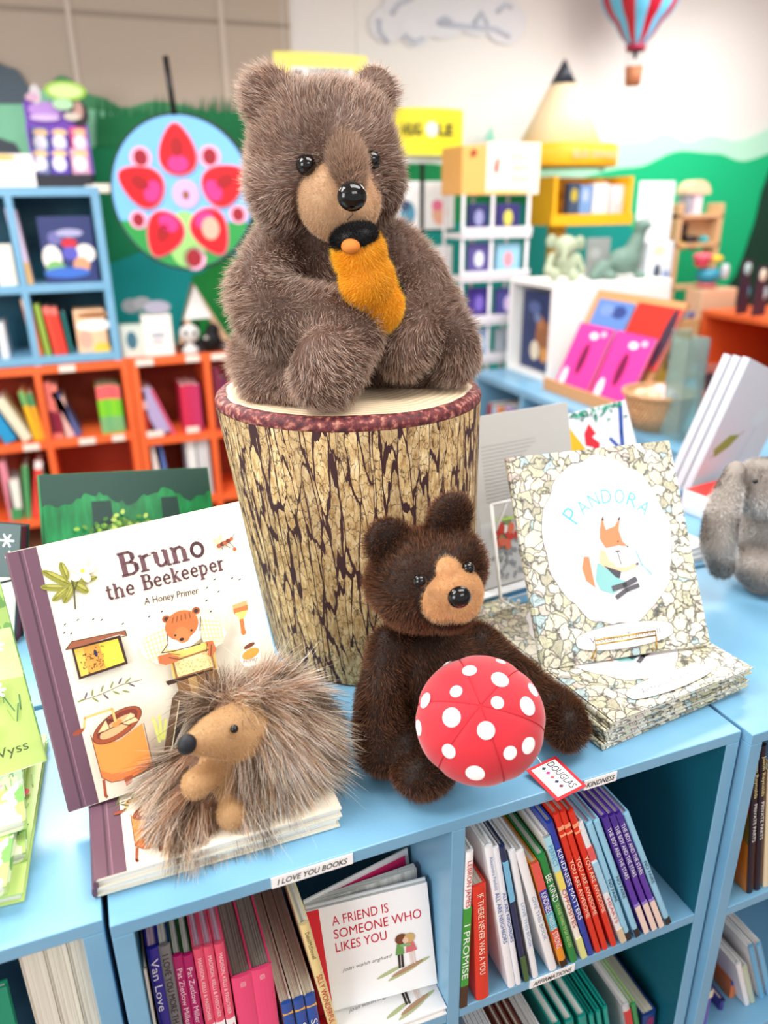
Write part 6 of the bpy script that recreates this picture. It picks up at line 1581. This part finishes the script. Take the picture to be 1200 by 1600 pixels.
small_plush('dinosaur_plush', 'grey green plush dinosaur beside the sage elephant on the white cube', (('body', [('e', A5(975, 408, Yp), (.085, .06, .06)), ('l', [A5(985, 400, Yp), A5(1000, 365, Yp-.01), A5(1002, 352, Yp-.02)], [.045, .028, .03]), ('e', A5(1008, 352, Yp-.03), (.035, .025, .02)), ('l', [A5(940, 420, Yp), A5(925, 432, Yp-.02)], [.04, .018]), ('e', A5(955, 430, Yp-.04), (.03, .03, .02)), ('e', A5(1000, 430, Yp-.04), (.026, .03, .02))], (128, 156, 144)),), (A5(975, 440, Yp)[0], Yp, CZ))
card('greeting_card', 'grey speckled card standing between the plush elephant and dinosaur', 'card', 916, 372, 952, 432, Yp+.09, .004, (150, 154, 152), ((930, 396, 10, 8, (176, 178, 176)),), z=CZ)
card('greeting_card', 'plain white upright card with faint lines behind the plush dinosaur', 'card', 994, 283, 1048, 420, Yp+.16, .006, (244, 246, 250), ((1020, 320, 14, 2, (200, 206, 214)), (1020, 328, 16, 2, (206, 210, 218)), (1014, 340, 10, 4, (206, 210, 220))), z=CZ)
card('toy_figure_box', 'white boxed toy with a dark figure at the right end of the white cube', 'box', 1010, 378, 1050, 440, Yp-.02, .06, (226, 230, 238), ((1026, 425, 7, 12, (70, 80, 96)), (1030, 392, 12, 8, (250, 240, 190)), (1040, 430, 8, 8, (150, 170, 206))), z=CZ)

# wooden slanting book rack with pink books
def lean_card(label, px, y0, lean, yaw, rgb, h, w, blots, zb, t=.012, grp=None, name='picture_book', cat='book', side=None):
    """book leaning back, its lower left corner where the photo shows px on height zb and distance y0"""
    o = at(*px, z=zb) if y0 is None else at(*px, y=y0)
    M4 = pose((o[0], o[1], zb+.002+t*math.sin(math.radians(lean))), yaw, lean, 0)
    def art(a):
        for u, v, ru, rv, c_ in blots: a.y -= .0003; a.ell((u*w, v*h), ru*w, rv*h, c_)
    return book(label, M4, w, h, t, paint(rgb, .45), paint(side or rgb, .45), PAGES, art, grp, name=name)
PK = (244, 60, 160)
pb_ = ((.55, .85, .12, .05, (250, 240, 246)), (.5, .5, .10, .24, (120, 10, 70)), (.18, .16, .09, .17, (252, 240, 246)), (.8, .9, .08, .04, (250, 200, 220)))
RZ = .80
mb = MB(); x0r, y0r = float(at(866, 612, z=RZ)[0]), float(at(866, 612, z=RZ)[1])
rk = thing('book_rack', 'tan wooden slanted book rack on the low blue case, holding the pink books', 'rack', (2.0, 2.55, RZ))
wd = paint((206, 150, 100), .55)
T_ = pose((1.89, 2.86, RZ+.012), -90, 0, 0)
mb.box((-.02, -.02, -.011), (.53, .26, .006), wd, T_); mb.build('base_board', rk)
T2 = pose((1.89, 2.86, RZ+.012), -90, 24, 0)
mb = MB(); mb.box((-.02, .045, .0), (.53, .06, .46), wd, T2); mb.build('slanted_back', rk)
mb = MB(); mb.box((-.02, -.02, .006), (.53, -.008, .04), wd, T_); mb.build('front_lip', rk)
def on_rack(label, u, w, h, rgb, blots, nn=0, v0=.01, grp=None, t=.012):
    Tn = np.array(T2); o = Tn[:3, 3]+Tn[:3, 0]*u+Tn[:3, 1]*nn+Tn[:3, 2]*v0
    M4 = Matrix(((Tn[0, 0], Tn[0, 1], Tn[0, 2], o[0]), (Tn[1, 0], Tn[1, 1], Tn[1, 2], o[1]), (Tn[2, 0], Tn[2, 1], Tn[2, 2], o[2]), (0, 0, 0, 1)))
    def art(a):
        for uu, vv, ru, rv, c_ in blots: a.y -= .0003; a.ell((uu*w, vv*h), ru*w, rv*h, c_)
    book(label, M4, w, h, t, paint(rgb, .45), paint(rgb, .45), PAGES, art, grp)
on_rack('hot pink picture book on the wooden rack, left one of the pair', .02, .23, .29, PK, pb_, .002, grp='pink books on the wooden rack')
on_rack('hot pink picture book on the wooden rack, right one of the pair', .275, .23, .29, PK, pb_, .002, grp='pink books on the wooden rack')
on_rack('blue and red picture book standing behind the pink ones, left', .04, .23, .22, (96, 136, 206), ((.3, .25, .28, .2, (226, 60, 50)), (.7, .8, .2, .12, (50, 70, 140)), (.35, .8, .2, .12, (120, 150, 210))), .028, .20)
on_rack('scarlet picture book with dark edges standing behind the pink ones, right', .29, .25, .24, (222, 46, 36), ((.9, .5, .10, .5, (60, 40, 60)), (.3, .1, .12, .08, (40, 20, 30))), .028, .19)

card('picture_book', 'ochre picture book with a small dark tree, right of the pink books', 'book', 1022, 518, 1076, 606, 2.72, .02, (196, 140, 24), ((1040, 552, 11, 11, (60, 50, 20)), (1040, 570, 3, 10, (60, 50, 20)), (1054, 584, 12, 5, (226, 200, 140))), side=(214, 150, 90))
st_ = paint((206, 150, 96), .55); x0, x1, z0, z1 = rect(1000, 510, 1090, 612, 2.80); z0 = max(z0, .83)
mb = MB(); mb.box((x0, 2.76, z0-.02), (x1, 2.90, z0), st_); mb.box((x0, 2.82, z0), (x1, 2.835, z1+.02), st_); mb.box((x0, 2.76, .801), (x0+.02, 2.9, z0-.02), st_); mb.box((x1-.02, 2.76, .801), (x1, 2.9, z0-.02), st_)
solo(mb, 'wooden_stand', 'light wooden stand behind the ochre picture book', 'stand', ((x0+x1)/2, 2.8, .801))

# orange table case at the right with an open side
ozt = .98; pO = at(1097, 484, z=ozt)
bookcase('orange_case', 'orange case at the right edge with an open side and toys on top', 'bookcase', float(pO[0]), float(pO[0])+.7, 1.95, float(pO[1]), ozt, (.62, .3), (2.35,), ORANGE, ORANGE_IN, th=.03, back='x1', side=.03)
oX = float(pO[0])
bookcase('orange_low_case', 'lower orange shelf with bright toys beyond the ochre book', 'bookcase', oX-.15, oX+.9, float(pO[1])+.15, float(pO[1])+.55, .90, (.5,), (), ORANGE, ORANGE_IN, th=.03, side=.03)
zS = .901; yS = float(pO[1])+.3
def on_low(px, py): return at(px, py, y=yS)

# wooden toy castle with colourful pieces
def castle():
    y = yS; P0 = lambda px, py: at(px, py, y=y)
    x0, x1, z0, z1 = rect(1056, 300, 1124, 470, y); z0 = zS
    root = thing('toy_castle', 'tall wooden toy castle shelf with arched top on the low orange case', 'toy', ((x0+x1)/2, y, z0))
    wd = paint((222, 178, 134), .55); zm = float(P0(1090, 335)[2]); zl = float(P0(1090, 380)[2])
    for xa in (x0, x1-.03):
        mb = MB(); mb.box((xa, y, z0), (xa+.03, y+.12, zm+.06), wd); mb.build('post', root, bevel=.006)
    for za in (zm, zl, z0+.18):
        mb = MB(); mb.box((x0, y, za-.02), (x1, y+.12, za), wd); mb.build('shelf', root)
    mb = MB(); cx = float(P0(1093, 300)[0]); zc = float(P0(1093, 300)[2])
    mb.prism([(cx+.085*math.cos(i*math.pi/12), y+.0, zc-.01+.075*math.sin(i*math.pi/12)) for i in range(13)], (0, .1, 0), paint((240, 206, 170), .5)); mb.build('arched_top', root)
    mb = MB(); mb.box((cx-.07, y+.01, zm), (cx-.04, y+.09, zc-.01), paint((170, 170, 186), .5)); mb.build('turret', root)
    mb = MB(); mb.box((cx-.02, y+.01, zm), (cx+.04, y+.09, zc-.01), paint((244, 226, 236), .5)); mb.build('turret', root)
    mb = MB(); mb.box((x0+.03, y+.09, zl), (x1-.03, y+.115, zm-.02), wd); bb_ = mb.build('back_board', root)
    mb = MB(); mb.box((cx-.025, y+.08, zl+.0), (cx+.015, y+.09, zm-.05), paint((30, 24, 24), .5)); mb.build('doorway', root).parent = bb_
    for i, (px, py, rx, rz, c_) in enumerate(((1088, 374, 17, 7, (30, 24, 30)), (1108, 375, 7, 8, (60, 190, 200)), (1090, 386, 11, 6, (206, 20, 60)), (1072, 385, 10, 8, (240, 190, 40)))):
        p = P0(px, py); k = 3.6/1200
        mb = MB(); mb.ell((p[0], y+.05, p[2]), (rx*k, .04, rz*k), paint(c_, .4)); mb.build('toy_piece', root)
castle()
# stack of colourful toys in front of the castle
gt = 'stacked toys on the low orange case'
for lab, px, py, rx, rz, c_ in (('pink wooden ring', 1098, 402, 18, 8, (240, 100, 120)), ('yellow wooden bar', 1118, 404, 14, 6, (250, 206, 60)), ('red wooden ring', 1096, 412, 14, 6, (226, 60, 90)), ('teal toy bowl', 1106, 430, 24, 13, (50, 150, 180)), ('grey white toy cup', 1132, 424, 9, 14, (206, 214, 222)), ('rose toy plate', 1104, 445, 20, 4, (244, 130, 140)), ('lime toy ball', 1056, 476, 7, 10, (170, 210, 60)), ('sky blue toy ball', 1070, 475, 9, 10, (110, 190, 240)), ('navy toy ball', 1084, 478, 6, 8, (70, 90, 170))):
    p = at(px, py, y=yS-.14); k = 3.5/1200
    if 'ball' in lab: p = np.array([p[0], p[1], zS+.001+rz*k])
    mb = MB(); mb.lathe([(rx*k*.7, -rz*k), (rx*k, -rz*k*.5), (rx*k, rz*k*.5), (rx*k*.7, rz*k), (rx*k*.3, rz*k*.95), (.001, rz*k*.9)], p, paint(c_, .4), 24)
    solo(mb, 'stacking_toy', lab+' among the toys in front of the wooden castle', 'toy', (p[0], p[1], p[2]-rz*k), gt)
x0, x1, z0, z1 = rect(1086, 450, 1140, 470, yS-.14)
mb = MB(); mb.box((x0, yS-.20, zS), (x1, yS-.06, max(zS+.03, z1)), paint((240, 196, 160), .5)); solo(mb, 'toy_block', 'peach wooden block under the stack of bright toys', 'toy', ((x0+x1)/2, yS-.13, zS), None, .008)
# blue character cards on the orange case
for i, (px, py, c_) in enumerate(((1168, 420, (190, 214, 214)), (1166, 456, (90, 180, 220)), (1192, 430, (236, 226, 206)), (1194, 458, (180, 210, 226)))):
    yy = float(at(px, 478, x=oX+.10)[1])+.02*(i % 2)
    p = at(px, py, y=yy); k = .0021
    zb_ = ozt+.001
    mb = MB(); zz_ = float(p[2])
    r_ = thing('toy_card', '%s oval toy card %s on the orange case at right' % (('pale grey', 'bright blue', 'cream', 'light blue')[i], ('on top at left', 'below at left', 'on top at right', 'below at right')[i]), 'toy', (p[0], yy, zb_))
    mb.box((p[0]-.030, yy, zb_), (p[0]+.030, yy+.01, max(zz_, zb_+.05)+.045), paint((70, 40, 60), .5)); mb.build('backing_card', r_)
    mb = MB(); mb.ell((p[0], yy-.004, zz_), (.024, .008, .032), paint(c_, .4)); mb.build('oval_face', r_)

# salmon and teal-edged books standing by the orange case
lean_card('salmon picture book with black tree drawing leaning at the right', (1098, 612), 2.05, 8, 0, (206, 110, 96), .235, .20, ((.25, .5, .10, .4, (60, 30, 34)), (.2, .75, .18, .12, (70, 34, 40)), (.6, .75, .2, .12, (222, 140, 120))), .80)
x0, x1, z0, z1 = rect(1074, 530, 1104, 625, 2.0)
gl_ = NT('clear_plastic'); gl_.b.inputs['Base Color'].default_value = (*L3((206, 232, 230)), 1); gl_.b.inputs['Transmission Weight'].default_value = .8; gl_.b.inputs['Roughness'].default_value = .1; gl_.b.inputs['IOR'].default_value = 1.2
r_ = thing('brochure_holder', 'clear plastic holder with pale teal edges beside the salmon book', 'holder', ((x0+x1)/2, 2.05, .80))
for nm, lo, hi in (('front_sheet', (x0, 2.0, .801), (x1, 2.004, z1)), ('back_sheet', (x0, 2.09, .801), (x1, 2.094, z1+.02)), ('side_sheet', (x0, 2.004, .801), (x0+.004, 2.09, z1)), ('side_sheet', (x1-.004, 2.004, .801), (x1, 2.09, z1))):
    mb = MB(); mb.box(lo, hi, gl_.m); mb.build(nm, r_)
mb = MB(); mb.box((1.78, 1.72, .0), (2.85, 2.0, .795), BLUE); mb.box((1.77, 1.71, .795), (2.86, 2.018, .80), BLUE)
solo(mb, 'blue_plinth', 'low blue plinth at the near end of the low blue case under the basket', 'plinth', (2.3, 1.87, 0))

# wicker basket with pink things
def basket():
    c = np.array([1.905, 2.175, .801])
    root = thing('wicker_basket', 'low tan wicker basket on the blue surface in front of the ochre book', 'basket', c)
    t = NT('wicker'); v = t.coords(scale=(1, 1, 1)); w_ = t.n('TexWave', Scale=60.0, Distortion=6.0); t.l(v, w_.inputs['Vector']); t.l(t.ramp(w_.outputs[0], [(0.2, (150, 104, 66)), (0.8, (224, 180, 132))]), t.b.inputs['Base Color'])
    mb = MB(); mb.lathe([(.001, .004), (.09, .0), (.11, .06), (.125, .12), (.130, .13), (.12, .13), (.10, .06), (.085, .012), (.001, .012)], c, t.m, 36); bw_ = mb.build('woven_bowl', root)
    mb = MB(); mb.tube([tuple(c+np.array([.127*math.cos(a*math.pi/18), .127*math.sin(a*math.pi/18), .13])) for a in range(37)], .008, t.m, 8); mb.build('rolled_rim', root).parent = bw_
    rg_ = random.Random(12)
    for i in range(7):
        a, r_ = i*.9, .035+.03*(i % 2); p = c+np.array([r_*math.cos(a), r_*math.sin(a), .115])
        mb = MB(); mb.ell(p, (.032, .028, .028), paint(rg_.choice(((240, 170, 180), (250, 210, 214), (236, 190, 160))), .7), None, 14, 10)
        solo(mb, 'soft_ball', 'small pink soft ball in the wicker basket', 'toy', p-np.array([0, 0, .028]), 'pink soft balls in the basket')
basket()

# ---- yellow spinner rack behind the big bear's shoulder
def clothy_sign(root, x0, x1, z0, z1, y, mat, bow=.05, n=14, name='header', th=.006):
    mb = MB(); pts_f, pts_b = [], []
    for i in range(n+1):
        k = i/n; x = x0+(x1-x0)*k; yy = y-bow*(1-(2*k-1)**2); pts_f.append((x, yy)); pts_b.append((x, yy+th))
    out = [(x, yy, z0) for x, yy in pts_f]+[(x, yy, z0) for x, yy in reversed(pts_b)]
    mb.prism(out, (0, 0, z1-z0), mat); return mb.build(name, root)
def yellow_rack():
    y = 3.9; x0, x1, z0, z1 = rect(610, 170, 723, 243, y)
    root = thing('spinner_rack', 'black wire spinner rack with a curved yellow header, right of the big bear', 'rack', ((x0+x1)/2, y, 0))
    hd_ = clothy_sign(root, x0, x1, z0, z1, y, paint((246, 232, 40), .45))
    mb = MB(); zc = (z0+z1)/2+.01
    put_text(mb, 'HUG', paint((70, 64, 14), .5), (x0+.04, y-.052, zc-.025), (1, 0, 0), (0, 0, 1), .105, .05, .03)
    put_text(mb, 'LE', paint((70, 64, 14), .5), (x0+.235, y-.052, zc-.025), (1, 0, 0), (0, 0, 1), .085, .05, .03); mb.build('lettering', root).parent = hd_
    mb = MB(); mb.cyl(((x0+x1)/2-.0, y-.056, zc), ((x0+x1)/2-.0, y-.052, zc), .034, .034, paint((236, 240, 226), .5), 24); mb.build('round_badge', root).parent = hd_
    mb = MB(); zb = z0-.05; mb.box((x0+.02, y+.0, z0-.035), (x1-.03, y+.02, z0), paint((214, 222, 228), .5)); mb.build('header_bar', root)
    xc = float(at(662, 300, y=y)[0])
    mb = MB(); mb.tube([(xc, y+.02, .02), (xc, y+.02, z0)], .013, BLACK); mb.build('pole', root)
    mb = MB(); mb.cyl((xc, y+.02, 0), (xc, y+.02, .02), .15, .15, BLACK, 28); mb.build('base', root)
    for i, (a, b, c_, d) in enumerate(((618, 283, 656, 360), (664, 283, 710, 358), (622, 384, 656, 450), (664, 384, 706, 450), (664, 470, 706, 540))):
        mb = MB(); X0, X1, Z0, Z1 = rect(a, b, c_, d, y); mb.tube([(X0, y-.01, Z0-.006), (X1, y-.01, Z0-.006), (X1, y+.02, Z0-.006), (xc, y+.02, Z0-.006)], .004, BLACK, 6); mb.build('pocket_wire', root)
        card('hanging_pack', 'white pack on the yellow headed rack, %s' % ('upper left, printed blue', 'upper right, printed pink and orange', 'middle left', 'middle right, printed mint', 'lowest')[i], 'pack', a, b, c_, d, y-.006, .012, (240, 242, 244),
             (((a+c_)/2, (b+d)/2+12, 13, 18, ((80, 150, 180), (236, 180, 150), (170, 200, 210), (150, 220, 190), (190, 200, 230))[i]), ((a+c_)/2-4, (b+d)/2, 9, 8, ((60, 80, 110), (236, 120, 160), (120, 150, 180), (250, 220, 180), (120, 140, 200))[i])), group='packs on the yellow headed rack')
yellow_rack()
def top_sign():
    y = 3.7; x0, x1, z0, z1 = rect(428, 84, 574, 140, y)
    root = thing('hanging_sign', 'yellow sign with a white arrow strip visible above the big bear, between its ears', 'sign', ((x0+x1)/2, y, z0))
    clothy_sign(root, x0, x1, z0, z1, y, paint((246, 236, 120), .5), .03, name='yellow_board')
    mb = MB(); X0, X1, Z0, Z1 = rect(456, 106, 552, 140, y-.04); mb.box((X0, y-.045, Z0), (X1, y-.035, Z1), paint((246, 246, 244), .5)); mb.build('white_strip', root)
    mb = MB(); dk = paint((50, 50, 56), .5)
    put_text(mb, 'YIPPEE', dk, (X0+.07, y-.046, Z0+.03), (1, 0, 0), (0, 0, 1), (X1-X0)*.7, .05, .01)
    q = lambda px, py: tuple(at(px, py, y=y-.046))
    mb.add([q(459, 108), q(476, 112), q(470, 117), q(475, 125), q(470, 127), q(465, 120), q(460, 124)], [(0, 1, 2, 3, 4, 5, 6)], dk); mb.build('arrow_and_lettering', root)
    for x in (x0+.05, x1-.05):
        mb = MB(); mb.tube([(x, y, z1), (x, y, 2.8)], .002, paint((200, 200, 200), .4)); mb.build('hanging_wire', root)
top_sign()

# ---- cream box sign over the white wire rack
def wire_rack():
    y = 3.45; x0, x1, z0, z1 = rect(722, 222, 842, 304, y); x0b = float(at(722, 260, y=y)[0])
    root = thing('wire_book_rack', 'white wire book tower with a cream and orange box sign on top', 'rack', ((x0+x1)/2, y, 0))
    mb = MB(); xs = x0+(x1-x0)*.3
    mb.box((x0, y+.0, z0), (xs, y+.22, z1-.015), paint((236, 176, 96), .5)); mb.box((xs, y-.01, z0), (x1, y+.22, z1), paint((246, 232, 210), .5)); bs_ = mb.build('box_sign', root, bevel=.003)
    mb = MB()
    for px, py, rx, ry, c_ in ((741, 238, 5, 5, (150, 50, 30)), (776, 262, 4, 9, (226, 70, 90)), (778, 252, 3, 5, (226, 70, 90)), (798, 246, 2, 2, (230, 140, 120)), (790, 300, 46, 2.4, (248, 196, 90))):
        p = at(px, py, y=y-.012); k = .0029; mb.prism([(p[0]+rx*k*math.cos(i*.628), y-.012, p[2]+ry*k*math.sin(i*.628)) for i in range(10)], (0, .0015, 0), paint(c_, .5))
    mb.build('sign_ornament', root).parent = bs_
    for i, s_ in enumerate(('WILD', 'ABOUT', 'BOOKS')):
        mb = MB()
        p = at(800, 250+17*i, y=y-.012); put_text(mb, s_, paint((196, 176, 156), .5), tuple(p), (1, 0, 0), (0, 0, 1), .09, .026); mb.build('sign_word', root).parent = bs_
    X0, X1 = float(at(722, 400, y=y)[0]), float(at(822, 400, y=y)[0]); wht = paint((230, 226, 232), .4)
    for x in (X0, (X0+X1)/2-.02, X1):
        for yy in (y, y+.2): mb = MB(); mb.tube([(x, yy, 0), (x, yy, z0)], .008, wht, 8); mb.build('upright', root)
    k = 0
    for j, (pt, pb_) in enumerate(((316, 365), (378, 432), (448, 500), (512, 560))):
        Z0, Z1 = float(at(770, pb_, y=y)[2]), float(at(770, pt, y=y)[2])
        mb = MB(); mb.box((X0-.01, y-.02, Z0-.02), (X1+.01, y+.2, Z0), wht); mb.box((X0-.01, y-.025, Z0), (X1+.01, y-.02, Z0+.03), wht); mb.build('tray', root)
        for i, (a, b) in enumerate(((733, 764), (776, 812))):
            rgb = (((40, 44, 100), (50, 44, 110)), ((90, 80, 150), (150, 200, 226)), ((60, 40, 130), (70, 70, 140)), ((130, 170, 206), (180, 190, 200)))[j][i]
            card('small_book', '%s book in the white wire tower, %s shelf, %s' % (((('navy', 'indigo'), ('dusky violet', 'pale blue')), (('deep violet', 'slate violet'), ('light blue', 'silver grey')))[j//2][j % 2][i], ('top', 'second', 'third', 'bottom')[j], ('left', 'right')[i]), 'book', a, pt+2, b, pb_, y+.02, .03, rgb,
                 (((a+b)/2, (pt+pb_)/2, 8, 12, ((150, 150, 196), (220, 206, 90), (226, 226, 236), (240, 150, 160), (120, 100, 190), (200, 180, 220), (230, 236, 240), (140, 150, 170))[k]),), z=Z0+.001, group='books in the white wire tower'); k += 1
wire_rack()

# ---- giant pencil display
def pencil():
    y = 3.6; x0, x1, z0, z1 = rect(856, 222, 1007, 258, y); cx = (x0+x1)/2-.02; R_ = (x1-x0)/2
    root = thing('pencil_display', 'tall display shaped like a pencil with yellow band and dark tip, against the hills', 'display', (cx, y+.2, 0))
    cy = y+R_
    ye = paint((246, 184, 24), .45); wd = paint((248, 226, 186), .5)
    mb = MB(); mb.lathe([(.001, z0), (R_*.98, z0), (R_, z0+.01), (R_, z1-.015), (R_*.97, z1), (.001, z1)], (cx, cy, 0), ye, 40); band_ = mb.build('yellow_band', root)
    zt = float(at(942, 96, y=cy)[2]); zm = float(at(942, 135, y=cy)[2]); r0, rm = R_*.76, R_*.24
    mb = MB(); nn = 6
    for (ra, za, rb, zb, m_, nm) in ((r0, z1, rm, zm, wd, 'sharpened_cone'), (rm, zm, .004, zt, paint((44, 50, 62), .35), 'lead_tip')):
        mb = MB(); mb.lathe([(.001, za), (ra, za), (rb, zb), (.0005, zb)], (cx-.02, cy, 0), m_, 10 if nm == 'sharpened_cone' else 24); o = mb.build(nm, root)
    mb = MB(); put_text(mb, 'BLUE ORANGE', paint((200, 196, 176), .5), (cx-.12, y-.002, (z0+z1)/2-.016), (1, 0, 0), (0, 0, 1), .26, .034, .012); mb.build('lettering', root).parent = band_
    cl_ = NT('clear_tube'); cl_.b.inputs['Base Color'].default_value = (*L3((214, 240, 226)), 1); cl_.b.inputs['Transmission Weight'].default_value = .92; cl_.b.inputs['Roughness'].default_value = .08; cl_.b.inputs['IOR'].default_value = 1.15
    zb_ = float(at(930, 346, y=y)[2])
    mb = MB(); mb.lathe([(R_*.80, zb_+.25), (R_*.80, z0)], (cx, cy, 0), cl_.m, 36); mb.build('clear_collar', root)
    X0, X1, Z0, Z1 = rect(866, 262, 988, 345, y+.05)
    for nm, lo, hi in (('shelf_box', (X0, y+.05, Z0-.02), (X1, y+.3, Z0)), ('shelf_side', (X0, y+.05, Z0), (X0+.02, y+.3, Z1-.04)), ('shelf_side', (X1-.02, y+.05, Z0), (X1, y+.3, Z1-.04)), ('shelf_back', (X0+.02, y+.28, Z0), (X1-.02, y+.3, Z1-.04)), ('shelf_lip', (X0-.02, y+.03, Z0-.02), (X1+.0, y+.05, Z0+.035))):
        mb = MB(); mb.box(lo, hi, ye); mb.build(nm, root)
    mb = MB(); mb.cyl((cx, cy, 0), (cx, cy, Z0-.02), .05, .05, ye); mb.build('post', root)
    mb = MB(); mb.cyl((cx, cy, 0), (cx, cy, .03), .24, .24, ye, 36); mb.build('foot', root)
    for i, (a, b, rgb) in enumerate(((889, 906, (60, 80, 110)), (905, 925, (120, 160, 216)), (927, 950, (240, 238, 236)), (953, 978, (236, 214, 224)))):
        card('boxed_game', '%s box on the shelf inside the pencil display' % ('dark slate', 'sky blue', 'white', 'pale pink')[i], 'box', a, 286+3*(i % 2), b, 332, y+.07+.01*i, .05, rgb, (((a+b)/2, 305, 6, 10, ((200, 180, 60), (180, 200, 236), (250, 250, 250), (250, 246, 250))[i]),), z=Z0+.001, group='boxes in the pencil display')
pencil()

# ---- hot air balloon hanging near the wall
def balloon():
    y = 4.0; top = at(1003, -70, y=y); neck = at(994, 70, y=y); cx = float(neck[0]); k = float((neck-CAM) @ FWD)/1200
    root = thing('toy_balloon', 'red and blue striped hot air balloon with a brown basket hanging from the ceiling', 'hanging decoration', (cx, y, float(at(990, 132, y=y)[2])))
    RB = 60*k; zc = float(at(1000, -22, y=y)[2]); zn = float(neck[2])
    prof = []
    for i in range(15):
        t = math.pi*(i/14)*.80; prof.append((max(RB*math.sin(t)*(1 if t < math.pi/2 else 1), .002), zc+RB*math.cos(t)))
    rn = 14*k; prof += [(RB*.42, zn+.045), (rn, zn)]
    ng = 16
    for g in range(ng):
        mb = MB(); vs3, f3 = [], []
        for r_, z_ in prof:
            for q in range(5):
                a = 2*math.pi*(g+q/4)/ng; rr = r_*(1+.03*math.sin(q/4*math.pi)); vs3.append((cx+rr*math.cos(a), y+rr*math.sin(a), z_))
        f3 = [(j*5+q, j*5+q+1, (j+1)*5+q+1, (j+1)*5+q) for j in range(len(prof)-1) for q in range(4)]
        mb.add(vs3, f3, paint((176, 14, 44) if g % 2 else (96, 186, 224), .5), True); mb.build('gore', root)
    mb = MB(); mb.lathe([(rn, zn), (rn*1.15, zn-.012), (rn, zn-.03), (rn*.9, zn-.03)], (cx, y, 0), paint((150, 20, 60), .5), 24); mb.build('skirt', root)
    mb = MB(); mb.cyl((cx, y, zn-.03), (cx, y, zn-.07), .016, .008, paint((60, 50, 60), .5)); mb.build('burner', root)
    b0, b1 = float(at(990, 134, y=y)[2]), float(at(990, 104, y=y)[2])
    mb = MB(); mb.lathe([(.001, b0), (12*k, b0), (14*k, b1), (13*k, b1), (11*k, b0+.01), (.001, b0+.01)], (cx, y, 0), paint((170, 108, 74), .7), 24); mb.build('basket', root)
    for q in range(4):
        mb = MB(); a = q*math.pi/2+.5; mb.tube([(cx+13*k*math.cos(a), y+13*k*math.sin(a), b1), (cx+rn*math.cos(a), y+rn*math.sin(a), zn-.03)], .0018, paint((90, 80, 76), .6), 5); mb.build('rope', root)
    mb = MB(); mb.tube([(cx, y, zc+RB), (cx, y, 2.8)], .0015, paint((220, 220, 220), .5), 5); mb.build('cord', root)
balloon()
